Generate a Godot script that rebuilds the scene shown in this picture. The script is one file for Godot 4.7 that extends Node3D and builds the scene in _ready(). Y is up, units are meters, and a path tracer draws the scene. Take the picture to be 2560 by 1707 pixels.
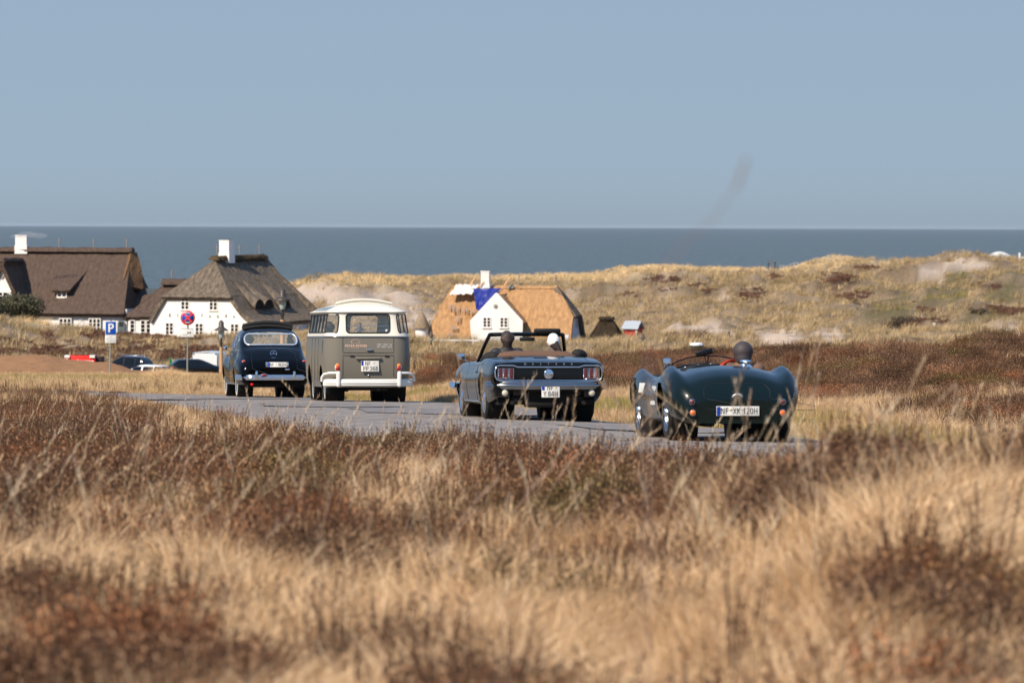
extends Node3D
# A convoy of classic cars on a heath road above the sea, thatched houses and dunes behind.

const FOCAL := 14222.0
var eye := Vector3(0, 31, 0)
var look: Basis
var rng := RandomNumberGenerator.new()
var noise_a := FastNoiseLite.new()
var noise_b := FastNoiseLite.new()
var taken := {}
var mats := {}

# ------------------------------------------------------------------ helpers
func at(u: float, v: float, d: float) -> Vector3:
	return eye + look * Vector3((u - 1280.0) / FOCAL * d, (853.5 - v) / FOCAL * d, -d)

func seen(p: Vector3) -> Vector3:   # photograph column, row and depth of a point
	var q: Vector3 = look.inverse() * (p - eye)
	return Vector3(1280.0 + FOCAL * q.x / -q.z, 853.5 - FOCAL * q.y / -q.z, -q.z)

func ss(a: float, b: float, x: float) -> float:
	var t := clampf((x - a) / (b - a), 0.0, 1.0)
	return t * t * (3.0 - 2.0 * t)

func mat(key: String, c: Color, rough := 0.6, metal := 0.0, more := {}) -> StandardMaterial3D:
	if mats.has(key):
		return mats[key]
	var m := StandardMaterial3D.new()
	m.resource_name = key
	m.albedo_color = c
	m.roughness = rough
	m.metallic = metal
	for k in more:
		m.set(k, more[k])
	mats[key] = m
	return m

func noise_tex(freq: float, lo: float, hi: float, s: int, size := 512, octaves := 4) -> NoiseTexture2D:
	var n := FastNoiseLite.new()
	n.seed = s
	n.frequency = freq
	n.noise_type = FastNoiseLite.TYPE_SIMPLEX_SMOOTH
	n.fractal_octaves = octaves
	var t := NoiseTexture2D.new()
	t.width = size
	t.height = size
	t.seamless = true
	t.noise = n
	var g := Gradient.new()
	g.set_color(0, Color(lo, lo, lo))
	g.set_color(1, Color(hi, hi, hi))
	t.color_ramp = g
	return t

func numbered(n: String) -> String:
	if not taken.has(n):
		taken[n] = 0
		return n
	taken[n] += 1
	return "%s_%03d" % [n, taken[n]]

func tag(o: Node3D, label: String, category := "", group := "", kind := "") -> Node3D:
	if label:
		o.set_meta("label", label)
	if category:
		o.set_meta("category", category)
	if group:
		o.set_meta("group", group)
	if kind:
		o.set_meta("kind", kind)
	return o

func thing(n: String, label: String, category: String, p := Vector3.ZERO, turn := 0.0, group := "", kind := "") -> Node3D:
	var o := Node3D.new()
	o.name = numbered(n)
	add_child(o)
	o.position = p
	o.rotation.y = turn
	return tag(o, label, category, group, kind)

func st() -> SurfaceTool:
	var s := SurfaceTool.new()
	s.begin(Mesh.PRIMITIVE_TRIANGLES)
	return s

func obj(n: String, s: SurfaceTool, m: Material, parent: Node3D = null, ready_normals := false) -> MeshInstance3D:
	if not ready_normals:
		s.generate_normals()
	var o := MeshInstance3D.new()
	o.mesh = s.commit()
	o.material_override = m
	if parent:
		o.name = n
		parent.add_child(o, true)
	else:
		o.name = numbered(n)
		add_child(o, true)
	return o

func again(n: String, from: MeshInstance3D, xf: Transform3D, parent: Node3D) -> MeshInstance3D:   # a further part that shares a mesh
	var o := MeshInstance3D.new()
	o.mesh = from.mesh
	o.material_override = from.material_override
	o.name = n
	parent.add_child(o, true)
	o.transform = xf
	return o

func tri(s: SurfaceTool, a: Vector3, b: Vector3, c: Vector3) -> void:   # counter-clockwise seen from outside
	s.add_vertex(a)
	s.add_vertex(c)
	s.add_vertex(b)

func quad(s: SurfaceTool, a: Vector3, b: Vector3, c: Vector3, d: Vector3) -> void:
	tri(s, a, b, c)
	tri(s, a, c, d)

func box(s: SurfaceTool, c: Vector3, size: Vector3, b := Basis.IDENTITY) -> SurfaceTool:
	s.set_smooth_group(-1)
	var h := size / 2.0
	var p := []
	for i in 8:
		p.append(c + b * Vector3(h.x * (1 if i & 1 else -1), h.y * (1 if i & 2 else -1), h.z * (1 if i & 4 else -1)))
	quad(s, p[4], p[5], p[7], p[6])
	quad(s, p[1], p[0], p[2], p[3])
	quad(s, p[0], p[4], p[6], p[2])
	quad(s, p[5], p[1], p[3], p[7])
	quad(s, p[6], p[7], p[3], p[2])
	quad(s, p[0], p[1], p[5], p[4])
	return s

func rbox(s: SurfaceTool, c: Vector3, size: Vector3, r: float, b := Basis.IDENTITY) -> SurfaceTool:   # rounded box
	s.set_smooth_group(1)
	var n := 4
	var rings := []
	for i in range(-n, n + 1):
		var el := PI / 2.0 * i / n
		var ring := PackedVector3Array()
		for j in 16:
			var az := TAU * (j + 0.5) / 16.0
			var o := Vector3(cos(az) * cos(el), sin(el), sin(az) * cos(el))
			var core := Vector3(signf(cos(az)) * (size.x / 2 - r), signf(i if i else 1) * (size.y / 2 - r), signf(sin(az)) * (size.z / 2 - r))
			ring.append(c + b * (core + o * r))
		rings.append(ring)
		if i == 0:
			var ring2 := PackedVector3Array()
			for q in ring:
				ring2.append(c + b * ((b.inverse() * (q - c)) * Vector3(1, -1, 1)))
			rings.insert(rings.size() - 1, ring2)
	for i in rings.size() - 1:
		for j in 16:
			var k := (j + 1) % 16
			quad(s, rings[i][k], rings[i][j], rings[i + 1][j], rings[i + 1][k])
	for e in [0, rings.size() - 1]:
		for j in 16:
			tri(s, rings[e][0], rings[e][j], rings[e][(j + 1) % 16])
	return s

func tube(s: SurfaceTool, pts: Array, r0: float, r1 := -1.0, seg := 6, closed := false) -> SurfaceTool:
	s.set_smooth_group(1)
	if r1 < 0.0:
		r1 = r0
	var n := pts.size()
	var rings := []
	var side := Vector3.ZERO
	for i in n:
		var a: Vector3 = pts[(i - 1 + n) % n] if closed else pts[maxi(i - 1, 0)]
		var b: Vector3 = pts[(i + 1) % n] if closed else pts[mini(i + 1, n - 1)]
		var t := (b - a).normalized()
		if side == Vector3.ZERO:
			side = t.cross(Vector3.UP if absf(t.y) < 0.9 else Vector3.RIGHT).normalized()
		else:
			side = (side - t * side.dot(t)).normalized()
		var up := side.cross(t)
		var r := lerpf(r0, r1, float(i) / maxf(n - 1, 1))
		var ring := PackedVector3Array()
		for j in seg:
			var w := TAU * j / seg
			ring.append(pts[i] + (side * cos(w) + up * sin(w)) * r)
		rings.append(ring)
	for i in (n if closed else n - 1):
		for j in seg:
			var k := (j + 1) % seg
			quad(s, rings[i][j], rings[i][k], rings[(i + 1) % n][k], rings[(i + 1) % n][j])
	if not closed:
		s.set_smooth_group(-1)
		for j in range(1, seg - 1):
			tri(s, rings[0][0], rings[0][j], rings[0][j + 1])
			tri(s, rings[n - 1][0], rings[n - 1][j + 1], rings[n - 1][j])
	return s

func lathe(s: SurfaceTool, prof: Array, xf := Transform3D.IDENTITY, seg := 24) -> SurfaceTool:   # prof: Vector2(radius, height) turned about y
	s.set_smooth_group(1)
	for i in prof.size() - 1:
		for j in seg:
			var p := []
			for e in [[i, j], [i, j + 1], [i + 1, j + 1], [i + 1, j]]:
				var w: float = TAU * e[1] / seg
				p.append(xf * Vector3(prof[e[0]].x * cos(w), prof[e[0]].y, prof[e[0]].x * sin(w)))
			quad(s, p[1], p[0], p[3], p[2])
	return s

func ellipsoid(s: SurfaceTool, c: Vector3, r: Vector3, b := Basis.IDENTITY, n := 8) -> SurfaceTool:
	var prof := []
	for i in n + 1:
		var e := -PI / 2 + PI * i / n
		prof.append(Vector2(cos(e), sin(e)))
	return lathe(s, prof, Transform3D(b * Basis.from_scale(r), c), n * 2)

func plate_poly(s: SurfaceTool, pts: Array, thick: float) -> SurfaceTool:   # flat polygon (front towards its normal, counter-clockwise) with depth
	s.set_smooth_group(-1)
	var n := Vector3.ZERO
	for i in pts.size():
		n += (pts[i] as Vector3).cross(pts[(i + 1) % pts.size()])
	n = n.normalized()
	var x: Vector3 = (pts[1] - pts[0]).normalized()
	var y := n.cross(x)
	var flat := PackedVector2Array()
	for p in pts:
		flat.append(Vector2(x.dot(p), y.dot(p)))
	var idx := Geometry2D.triangulate_polygon(flat)
	for i in range(0, idx.size(), 3):
		var a: Vector3 = pts[idx[i]]
		var b: Vector3 = pts[idx[i + 1]]
		var c: Vector3 = pts[idx[i + 2]]
		if (b - a).cross(c - a).dot(n) < 0:
			var t := b
			b = c
			c = t
		tri(s, a, b, c)
		tri(s, a - n * thick, c - n * thick, b - n * thick)
	for i in pts.size():
		var a: Vector3 = pts[i]
		var b: Vector3 = pts[(i + 1) % pts.size()]
		quad(s, a, a - n * thick, b - n * thick, b)
	return s

func letters(n: String, text: String, height: float, m: Material, parent: Node3D, xf: Transform3D, width := -1.0, font := "Droid Sans", bold := true) -> MeshInstance3D:
	var f := SystemFont.new()
	f.font_names = PackedStringArray([font])
	f.font_weight = 700 if bold else 400
	var t := TextMesh.new()
	t.font = f
	t.text = text
	t.font_size = 64
	t.pixel_size = height / (64 * 0.714)
	t.depth = height * 0.06
	t.curve_step = 3
	var o := MeshInstance3D.new()
	o.mesh = t
	o.material_override = m
	o.name = n
	parent.add_child(o, true)
	var size := t.get_aabb().size
	if width > 0.0 and size.x > 0.0:
		xf = xf * Transform3D(Basis.from_scale(Vector3(width / size.x, 1, 1)))
	o.transform = xf
	return o

# ------------------------------------------------------------------ lofted bodies
func pchip(xs: Array, ys: Array, x: float) -> float:
	var n := xs.size()
	var i := 0
	while i < n - 2 and x > xs[i + 1]:
		i += 1
	var h: float = xs[i + 1] - xs[i]
	var dl: float = (ys[i + 1] - ys[i]) / h
	var m := [0.0, 0.0]
	for e in 2:
		var j := i + e
		if j == 0 or j == n - 1:
			m[e] = dl
			continue
		var a: float = (ys[j] - ys[j - 1]) / (xs[j] - xs[j - 1])
		var b: float = (ys[j + 1] - ys[j]) / (xs[j + 1] - xs[j])
		m[e] = 0.0 if a * b <= 0.0 else 2.0 * a * b / (a + b)
	var t := clampf((x - xs[i]) / h, 0.0, 1.0)
	var t2 := t * t
	var t3 := t2 * t
	return ys[i] * (2 * t3 - 3 * t2 + 1) + m[0] * h * (t3 - 2 * t2 + t) + ys[i + 1] * (3 * t2 - 2 * t3) + m[1] * h * (t3 - t2)

func loft(secs: Array, cell: float, sub: int) -> Array:   # secs: [z, x0, y0, x1, y1, ...] right half, bottom to top middle, z falling
	var n := secs.size()
	var k: int = (secs[0].size() - 1) / 2
	var xs := []
	for q in secs:
		xs.append(-q[0])
	var cols := []
	for c in k * 2:
		var y := []
		for q in secs:
			y.append(q[c + 1])
		cols.append(y)
	var zs := []
	for i in n - 1:
		var m := maxi(2, int(ceil((xs[i + 1] - xs[i]) / cell)))
		for j in m:
			zs.append(lerpf(xs[i], xs[i + 1], float(j) / m))
	zs.append(xs[n - 1])
	var grid := []
	for z in zs:
		var c := []
		for i in k:
			c.append(Vector2(pchip(xs, cols[2 * i], z), pchip(xs, cols[2 * i + 1], z)))
		var row := PackedVector3Array()
		for i in k - 1:
			var a: Vector2 = c[maxi(i - 1, 0)]
			var d: Vector2 = c[i + 2] if i + 2 < k else Vector2(-c[k - 2].x, c[k - 2].y)
			for j in sub:
				var p: Vector2 = (c[i] as Vector2).cubic_interpolate(c[i + 1], a, d, float(j) / sub)
				row.append(Vector3(maxf(p.x, 0.0), p.y, -z))
		row.append(Vector3(0, c[k - 1].y, -z))
		grid.append(row)
	return grid

func skin(grid: Array, part_of: Callable, mirror := true) -> Dictionary:   # part name ("" leaves a hole) -> SurfaceTool with smooth normals
	var out := {}
	var n := grid.size()
	var m: int = grid[0].size()
	var nor := []
	for i in n:
		var row := PackedVector3Array()
		for j in m:
			var du: Vector3 = grid[mini(i + 1, n - 1)][j] - grid[maxi(i - 1, 0)][j]
			var dv: Vector3 = grid[i][mini(j + 1, m - 1)] - grid[i][maxi(j - 1, 0)]
			var q := du.cross(dv).normalized()
			if mirror and j == m - 1:
				q.x = 0.0
			row.append(q.normalized() if q.length() > 0.1 else Vector3.UP)
		nor.append(row)
	for i in n - 1:
		for j in m - 1:
			for side in ([1.0, -1.0] if mirror else [1.0]):
				var f := Vector3(side, 1, 1)
				var mid: Vector3 = (grid[i][j] + grid[i + 1][j] + grid[i + 1][j + 1] + grid[i][j + 1]) / 4.0 * f
				var g: String = part_of.call(mid, nor[i][j] * f)
				if g == "":
					continue
				if not out.has(g):
					out[g] = st()
				var s: SurfaceTool = out[g]
				var o := [[i, j], [i + 1, j + 1], [i + 1, j], [i, j], [i, j + 1], [i + 1, j + 1]]
				if side < 0:
					o.reverse()
				for e in o:
					s.set_normal(nor[e[0]][e[1]] * f)
					s.add_vertex(grid[e[0]][e[1]] * f)
	return out

func hit(grid: Array, from: Vector3, dir: Vector3) -> Vector3:   # where a ray meets the right or left half of a lofted body
	var f := Vector3(1, 1, 1)
	if from.x < 0.0:
		f.x = -1.0
	var o := from * f
	var d := dir * f
	var best := 1e9
	var axis := d.abs().max_axis_index()
	for i in grid.size() - 1:
		for j in grid[0].size() - 1:
			var a: Vector3 = grid[i][j]
			if axis == 2 and (absf(a.x - o.x) > 0.25 or absf(a.y - o.y) > 0.25):
				continue
			if axis == 0 and (absf(a.z - o.z) > 0.25 or absf(a.y - o.y) > 0.25):
				continue
			if axis == 1 and (absf(a.z - o.z) > 0.25 or absf(a.x - o.x) > 0.25):
				continue
			for t in [[a, grid[i + 1][j], grid[i + 1][j + 1]], [a, grid[i + 1][j + 1], grid[i][j + 1]]]:
				var r = Geometry3D.ray_intersects_triangle(o, d, t[0], t[1], t[2])
				if r != null and (r - o).length() < best:
					best = (r - o).length()
	return from + dir * (best if best < 1e8 else 0.0)

func rear_line(grid: Array, pts: Array, lift := 0.003) -> Array:   # points (x, y) laid onto the rear of a body
	var out := []
	for p in pts:
		out.append(hit(grid, Vector3(p[0], p[1], 4.0), Vector3(0, 0, -1)) + Vector3(0, 0, lift))
	return out

func side_line(grid: Array, left: bool, pts: Array, lift := 0.003) -> Array:   # points (z, y) laid onto a side
	var out := []
	var s := -1.0 if left else 1.0
	for p in pts:
		out.append(hit(grid, Vector3(3.0 * s, p[1], p[0]), Vector3(-s, 0, 0)) + Vector3(lift * s, 0, 0))
	return out

func top_line(grid: Array, pts: Array, lift := 0.003) -> Array:   # points (x, z) laid onto the top
	var out := []
	for p in pts:
		out.append(hit(grid, Vector3(p[0] if p[0] else 1e-4, 3.0, p[1]), Vector3(0, -1, 0)) + Vector3(0, lift, 0))
	return out

func rrect(cx: float, cy: float, w: float, h: float, r: float, n := 5) -> Array:   # outline of a rounded rectangle as [x, y]
	var out := []
	for q in [[1, 1, 0], [-1, 1, 1], [-1, -1, 2], [1, -1, 3]]:
		for i in n + 1:
			var a: float = PI / 2 * (q[2] + float(i) / n)
			out.append([cx + q[0] * (w / 2 - r) + cos(a) * r, cy + q[1] * (h / 2 - r) + sin(a) * r])
	return out

func in_rrect(x: float, y: float, cx: float, cy: float, w: float, h: float, r: float) -> bool:
	var dx := maxf(absf(x - cx) - (w / 2 - r), 0.0)
	var dy := maxf(absf(y - cy) - (h / 2 - r), 0.0)
	return absf(x - cx) < w / 2 and absf(y - cy) < h / 2 and dx * dx + dy * dy < r * r

func wheel(parent: Node3D, p: Vector3, radius: float, width: float, out: float, style: String) -> Node3D:   # out: 1 right, -1 left
	var w := MeshInstance3D.new()
	var s := st()
	var h := width / 2
	var prof := []
	for e in [[0.66, -0.9], [0.74, -1.0], [0.88, -1.0], [0.96, -0.86], [1.0, -0.55], [1.0, 0.55], [0.96, 0.86], [0.88, 1.0], [0.74, 1.0], [0.66, 0.9], [0.62, 0.7]]:
		prof.append(Vector2(e[0] * radius, e[1] * h))
	var turn := Transform3D(Basis(Vector3(0, 0, 1), -PI / 2 * out), Vector3.ZERO)
	lathe(s, prof, turn, 32)
	for g in [-0.6, -0.2, 0.2, 0.6]:   # tread grooves
		lathe(s, [Vector2(radius * 1.004, (g - 0.12) * h), Vector2(radius * 1.012, g * h), Vector2(radius * 1.004, (g + 0.12) * h)], turn, 32)
	s.generate_normals()
	w.mesh = s.commit()
	w.material_override = mat("tyre rubber", Color(0.075, 0.072, 0.07), 0.85)
	w.name = "wheel"
	parent.add_child(w, true)
	w.position = p
	var chrome := mat("chrome", Color(0.86, 0.87, 0.88), 0.08, 1.0)
	var rim := st()
	if style == "wire":
		lathe(rim, [Vector2(radius * 0.70, h * 0.9), Vector2(radius * 0.64, h * 0.95), Vector2(radius * 0.62, h * 0.4), Vector2(radius * 0.62, -h * 0.8)], turn, 32)
		obj("rim", rim, mat("wheel silver", Color(0.7, 0.71, 0.72), 0.25, 1.0), w)
		var sp := st()
		for i in 40:
			var a := TAU * i / 40.0
			var b := a + (0.3 if i % 2 else -0.3)
			var q: Array = [turn * Vector3(cos(a) * radius * 0.63, h * (0.3 if i % 4 < 2 else -0.2), sin(a) * radius * 0.63), turn * Vector3(cos(b) * 0.05, h * (0.95 if i % 4 < 2 else 0.4), sin(b) * 0.05)]
			tube(sp, q, 0.004, 0.004, 4)
		obj("spokes", sp, mat("wheel silver", Color.WHITE), w)
		var hub := st()
		lathe(hub, [Vector2(0.06, 0), Vector2(0.055, h * 1.05), Vector2(0.03, h * 1.3), Vector2(0.0, h * 1.35)], turn, 16)
		box(hub, turn * Vector3(0, h * 1.3, 0), Vector3(0.03, 0.16, 0.03))
		obj("hub_spinner", hub, chrome, w)
	elif style == "styled":
		lathe(rim, [Vector2(radius * 0.69, h * 0.92), Vector2(radius * 0.64, h * 1.0), Vector2(radius * 0.58, h * 0.7), Vector2(radius * 0.3, h * 0.55), Vector2(radius * 0.2, h * 0.6)], turn, 32)
		obj("rim", rim, chrome, w)
		var sp := st()
		for i in 5:
			var a := TAU * i / 5.0
			var b := Basis(turn.basis * Vector3(0, 1, 0), -a * out)
			box(sp, b * Vector3(out * h * 0.72, radius * 0.42, 0), Vector3(0.035, radius * 0.4, 0.07), b)
		obj("spokes", sp, chrome, w)
		var hub := st()
		lathe(hub, [Vector2(radius * 0.24, h * 0.55), Vector2(radius * 0.22, h * 0.95), Vector2(radius * 0.1, h * 1.1), Vector2(0, h * 1.12)], turn, 20)
		obj("hub_cap", hub, chrome, w)
	else:
		var body_m: Material = chrome
		lathe(rim, [Vector2(radius * 0.67, h * 0.95), Vector2(radius * 0.60, h * 0.9), Vector2(radius * 0.5, h * 0.75), Vector2(radius * 0.38, h * 0.85), Vector2(radius * 0.25, h * 1.05), Vector2(0, h * 1.12)], turn, 28)
		if style == "modern":
			body_m = mat("wheel silver", Color(0.7, 0.71, 0.72), 0.25, 1.0)
		obj("hub_cap", rim, body_m, w)
		if style == "whitewall":
			var ww := st()
			lathe(ww, [Vector2(radius * 0.69, h * 1.0), Vector2(radius * 0.72, h * 1.02), Vector2(radius * 0.89, h * 1.015), Vector2(radius * 0.905, h * 0.99)], turn, 32)
			obj("white_wall", ww, mat("white wall rubber", Color(0.83, 0.81, 0.77), 0.7), w)
	return w

func number_plate(parent: Node3D, xf: Transform3D, w: float, h: float, lines: Array) -> void:   # lines: [text, x, y, height, width]
	var s := st()
	rbox(s, Vector3.ZERO, Vector3(w, h, 0.012), 0.005)
	var p := obj("number_plate", s, mat("plate white", Color(0.84, 0.84, 0.82), 0.45), parent)
	p.transform = xf
	var b := st()
	var bh := h if lines.size() == 1 else h * 0.46
	box(b, Vector3(-w / 2 + 0.026, h / 2 - bh / 2 - 0.002, 0.0065), Vector3(0.044, bh - 0.008, 0.004))
	obj("blue_band", b, mat("plate blue", Color(0.03, 0.2, 0.6), 0.45), p)
	var black := mat("lettering black", Color(0.03, 0.03, 0.035), 0.5)
	for l in lines:
		for part in l[0]:
			letters("lettering", part[0], l[2], black, p, Transform3D(Basis.IDENTITY, Vector3(part[1], l[1], 0.008)), part[2], "Droid Sans", false)
	var seal := st()
	var sl: Array = lines[0][3]
	lathe(seal, [Vector2(0.016, 0), Vector2(0.016, 0.003), Vector2(0, 0.003)], Transform3D(Basis(Vector3.RIGHT, PI / 2), Vector3(sl[0], sl[1], 0.006)), 12)
	obj("inspection_seal", seal, mat("seal", Color(sl[2]), 0.5), p)

# ------------------------------------------------------------------ bodies of people: smooth union of tapered capsules, meshed with surface nets
func net(s: SurfaceTool, bones: Array, cell: float, blend: float) -> SurfaceTool:   # bones: [a, b, ra, rb, colour]
	var lo := Vector3(1e9, 1e9, 1e9)
	var hi := -lo
	for b in bones:
		for e in 2:
			var r: Vector3 = Vector3.ONE * (b[2 + e] + cell * 2 + blend)
			lo = lo.min(b[e] - r)
			hi = hi.max(b[e] + r)
	var nx := int((hi.x - lo.x) / cell) + 2
	var ny := int((hi.y - lo.y) / cell) + 2
	var nz := int((hi.z - lo.z) / cell) + 2
	var f := PackedFloat32Array()
	f.resize(nx * ny * nz)
	f.fill(1.0)
	var near := PackedFloat32Array()
	near.resize(nx * ny * nz)
	near.fill(9.0)
	var who := PackedInt32Array()
	who.resize(nx * ny * nz)
	for bi in bones.size():
		var b: Array = bones[bi]
		var pa: Vector3 = b[0]
		var ab: Vector3 = b[1] - pa
		var l2: float = maxf(ab.length_squared(), 1e-9)
		var ra: float = b[2]
		var rb: float = b[3]
		var pad := maxf(ra, rb) + blend + cell * 2
		var p0: Vector3 = ((pa.min(b[1]) - Vector3.ONE * pad - lo) / cell).floor().max(Vector3.ZERO)
		var p1: Vector3 = ((pa.max(b[1]) + Vector3.ONE * pad - lo) / cell).ceil().min(Vector3(nx - 1, ny - 1, nz - 1))
		for z in range(int(p0.z), int(p1.z) + 1):
			for y in range(int(p0.y), int(p1.y) + 1):
				for x in range(int(p0.x), int(p1.x) + 1):
					var q := lo + Vector3(x, y, z) * cell - pa
					var t := clampf(q.dot(ab) / l2, 0.0, 1.0)
					var d := (q - ab * t).length() - lerpf(ra, rb, t)
					var i := x + nx * (y + ny * z)
					if d < near[i]:
						near[i] = d
						who[i] = bi
					var g := f[i]
					var h := maxf(blend - absf(g - d), 0.0) / blend
					f[i] = minf(g, d) - h * h * blend * 0.25
	s.set_smooth_group(1)
	var vert := {}
	for z in nz - 1:
		for y in ny - 1:
			for x in nx - 1:
				var i := x + nx * (y + ny * z)
				var inside := 0
				var sum := Vector3.ZERO
				var cnt := 0
				var val := []
				for c in 8:
					var g := f[i + (c & 1) + nx * ((c >> 1 & 1) + ny * (c >> 2))]
					val.append(g)
					inside += 1 if g < 0 else 0
				if inside == 0 or inside == 8:
					continue
				for c in 8:
					for ax in [1, 2, 4]:
						if c & ax == 0 and (val[c] < 0) != (val[c | ax] < 0):
							var t: float = val[c] / (val[c] - val[c | ax])
							var p := Vector3(c & 1, c >> 1 & 1, c >> 2)
							p[0 if ax == 1 else 1 if ax == 2 else 2] += t
							sum += p
							cnt += 1
				vert[i] = lo + (Vector3(x, y, z) + sum / cnt) * cell
	var step := [1, nx, nx * ny]
	for i in vert:
		for ax in 3:
			var j: int = i + step[ax]
			if (f[i] < 0) == (f[j] < 0):
				continue
			var u: int = step[(ax + 1) % 3]
			var v: int = step[(ax + 2) % 3]
			if not (vert.has(i - u) and vert.has(i - v) and vert.has(i - u - v)):
				continue
			var col: Color = bones[who[i]][4]
			s.set_color(col)
			if f[i] < 0:
				quad(s, vert[i - u - v], vert[i - v], vert[i], vert[i - u])
			else:
				quad(s, vert[i - u - v], vert[i - u], vert[i], vert[i - v])
	return s

# ------------------------------------------------------------------ land
const COLS := 17
var land_d := []      # distances of the survey rows
var land_h := []      # drop below the eye at 17 bearings each
var road_pts := [Vector2(17, 16), Vector2(9.6, 30), Vector2(5.2, 45), Vector2(2.75, 58), Vector2(1.1, 69), Vector2(-1.1, 88), Vector2(-4.3, 113), Vector2(-7.1, 130.5), Vector2(-11, 139), Vector2(-17, 144.5), Vector2(-27, 147), Vector2(-48, 147), Vector2(-80, 146)]
var road_line := PackedVector2Array()

func survey() -> void:
	for d in [3.0, 7.0, 11.0, 15.0, 20.0, 25.0, 31.0, 38.0, 46.0, 56.0, 69.0, 80.0, 95.0, 111.0, 130.0, 150.0]:
		var row := PackedFloat32Array()
		for i in COLS:
			var u := 160.0 * i
			var h: float = 1.25 + 0.0205 * d + 0.1 * ss(112, 130, d)
			var bump := exp(-pow((d - 27.0) / 7.5, 2.0))
			h -= bump * (0.42 * ss(1450, 2300, u) + 0.05)
			h += 0.1 * exp(-pow((d - 62.0) / 9.0, 2.0)) * ss(500, 900, u) * (1.0 - ss(1000, 1200, u))
			row.append(h)
		land_d.append(d)
		land_h.append(row)
	# the low heather bank on the far side of the road
	var banks := {80: [[12, 2.78], [13, 2.75], [14, 2.72], [15, 2.70], [16, 2.68]], 95: [[11, 2.98], [12, 2.82], [13, 2.76], [14, 2.72], [15, 2.68], [16, 2.66]],
		111: [[8, 3.36], [9, 3.26], [10, 3.18], [11, 3.08], [12, 2.93], [13, 2.88], [14, 2.84], [15, 2.76], [16, 2.70]],
		130: [[7, 3.75], [8, 3.48], [9, 3.42], [10, 3.40], [11, 3.33], [12, 3.22], [13, 3.18], [14, 3.14], [15, 3.02], [16, 2.87]],
		150: [[6, 4.28], [7, 4.0], [8, 3.92], [9, 3.88], [10, 3.84], [11, 3.78], [12, 3.7], [13, 3.65], [14, 3.6], [15, 3.5], [16, 3.4]]}
	for k in banks:
		for e in banks[k]:
			land_h[land_d.find(float(k))][e[0]] = e[1]
	var far := {
		200: [943, 943, 943, 943, 945, 948, 950, 950, 945, 940, 935, 932, 928, 925, 922, 918, 915],
		260: [946, 946, 946, 946, 948, 950, 952, 955, 955, 950, 945, 940, 936, 932, 928, 924, 920],
		340: [952, 952, 952, 952, 952, 950, 950, 955, 955, 950, 945, 940, 934, 930, 925, 918, 910],
		430: [950, 952, 953, 953, 950, 945, 936, 940, 940, 930, 918, 908, 905, 902, 898, 890, 882],
		520: [890, 893, 896, 894, 884, 894, 900, 905, 905, 895, 885, 878, 872, 870, 868, 860, 852],
		600: [800, 824, 850, 856, 858, 855, 864, 872, 872, 866, 860, 856, 850, 846, 842, 835, 828],
		660: [852, 852, 852, 852, 850, 838, 840, 850, 856, 850, 840, 838, 832, 824, 818, 808, 800],
		740: [828, 828, 828, 826, 815, 798, 795, 820, 836, 815, 800, 795, 785, 775, 765, 752, 742],
		820: [815, 812, 808, 800, 770, 735, 735, 770, 790, 765, 748, 738, 728, 716, 708, 692, 690],
		880: [805, 800, 795, 785, 740, 708, 708, 730, 738, 718, 680, 685, 712, 692, 672, 660, 670],
		960: [800, 795, 790, 780, 735, 706, 700, 706, 706, 700, 694, 698, 702, 676, 656, 646, 656],
		1060: [795, 790, 785, 770, 724, 702, 687, 687, 684, 678, 660, 663, 667, 635, 650, 636, 650],
		1160: [870, 870, 870, 860, 850, 830, 820, 820, 820, 815, 800, 800, 800, 790, 790, 790, 790]}
	for d in far:
		var row := PackedFloat32Array()
		for i in COLS:
			row.append((far[d][i] + (10.0 if d >= 880 else 0.0) - 562.0 - (160.0 * i - 1280.0) * 0.0034) * d / FOCAL)
		land_d.append(float(d))
		land_h.append(row)
	var beach := PackedFloat32Array()
	beach.resize(COLS)
	beach.fill(30.5)
	land_d.append(1300.0)
	land_h.append(beach)
	var under := beach.duplicate()
	under.fill(36.0)
	land_d.append(1500.0)
	land_h.append(under)
	var c := Curve2D.new()
	for i in road_pts.size():
		var t: Vector2 = (road_pts[mini(i + 1, road_pts.size() - 1)] - road_pts[maxi(i - 1, 0)]) / 6.0
		c.add_point(road_pts[i], -t, t)
	road_line = c.tessellate_even_length(5, 1.0)

func row_at(i: int, x: float) -> float:
	x = clampf(x, 0.0, COLS - 1.001)
	var k := int(x)
	var r: PackedFloat32Array = land_h[i]
	return cubic_interpolate(r[k], r[k + 1], r[maxi(k - 1, 0)], r[mini(k + 2, COLS - 1)], x - k)

func drop_at(u: float, d: float) -> float:
	var n := land_d.size()
	if d <= land_d[0]:
		return row_at(0, u / 160.0)
	if d >= land_d[n - 1]:
		return 36.0
	var i: int = land_d.bsearch(d) - 1
	i = clampi(i, 0, n - 2)
	var x := u / 160.0
	var h: float = land_d[i + 1] - land_d[i]
	var a := row_at(i, x)
	var b := row_at(i + 1, x)
	var dl := (b - a) / h
	var ma := dl
	var mb := dl
	if i > 0:
		var q: float = (a - row_at(i - 1, x)) / (land_d[i] - land_d[i - 1])
		ma = 0.0 if q * dl <= 0.0 else 2.0 * q * dl / (q + dl)
	if i < n - 2:
		var q: float = (row_at(i + 2, x) - b) / (land_d[i + 2] - land_d[i + 1])
		mb = 0.0 if q * dl <= 0.0 else 2.0 * q * dl / (q + dl)
	var t: float = (d - land_d[i]) / h
	var t2 := t * t
	var t3 := t2 * t
	return a * (2 * t3 - 3 * t2 + 1) + ma * h * (t3 - 2 * t2 + t) + b * (3 * t2 - 2 * t3) + mb * h * (t3 - t2)

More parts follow.
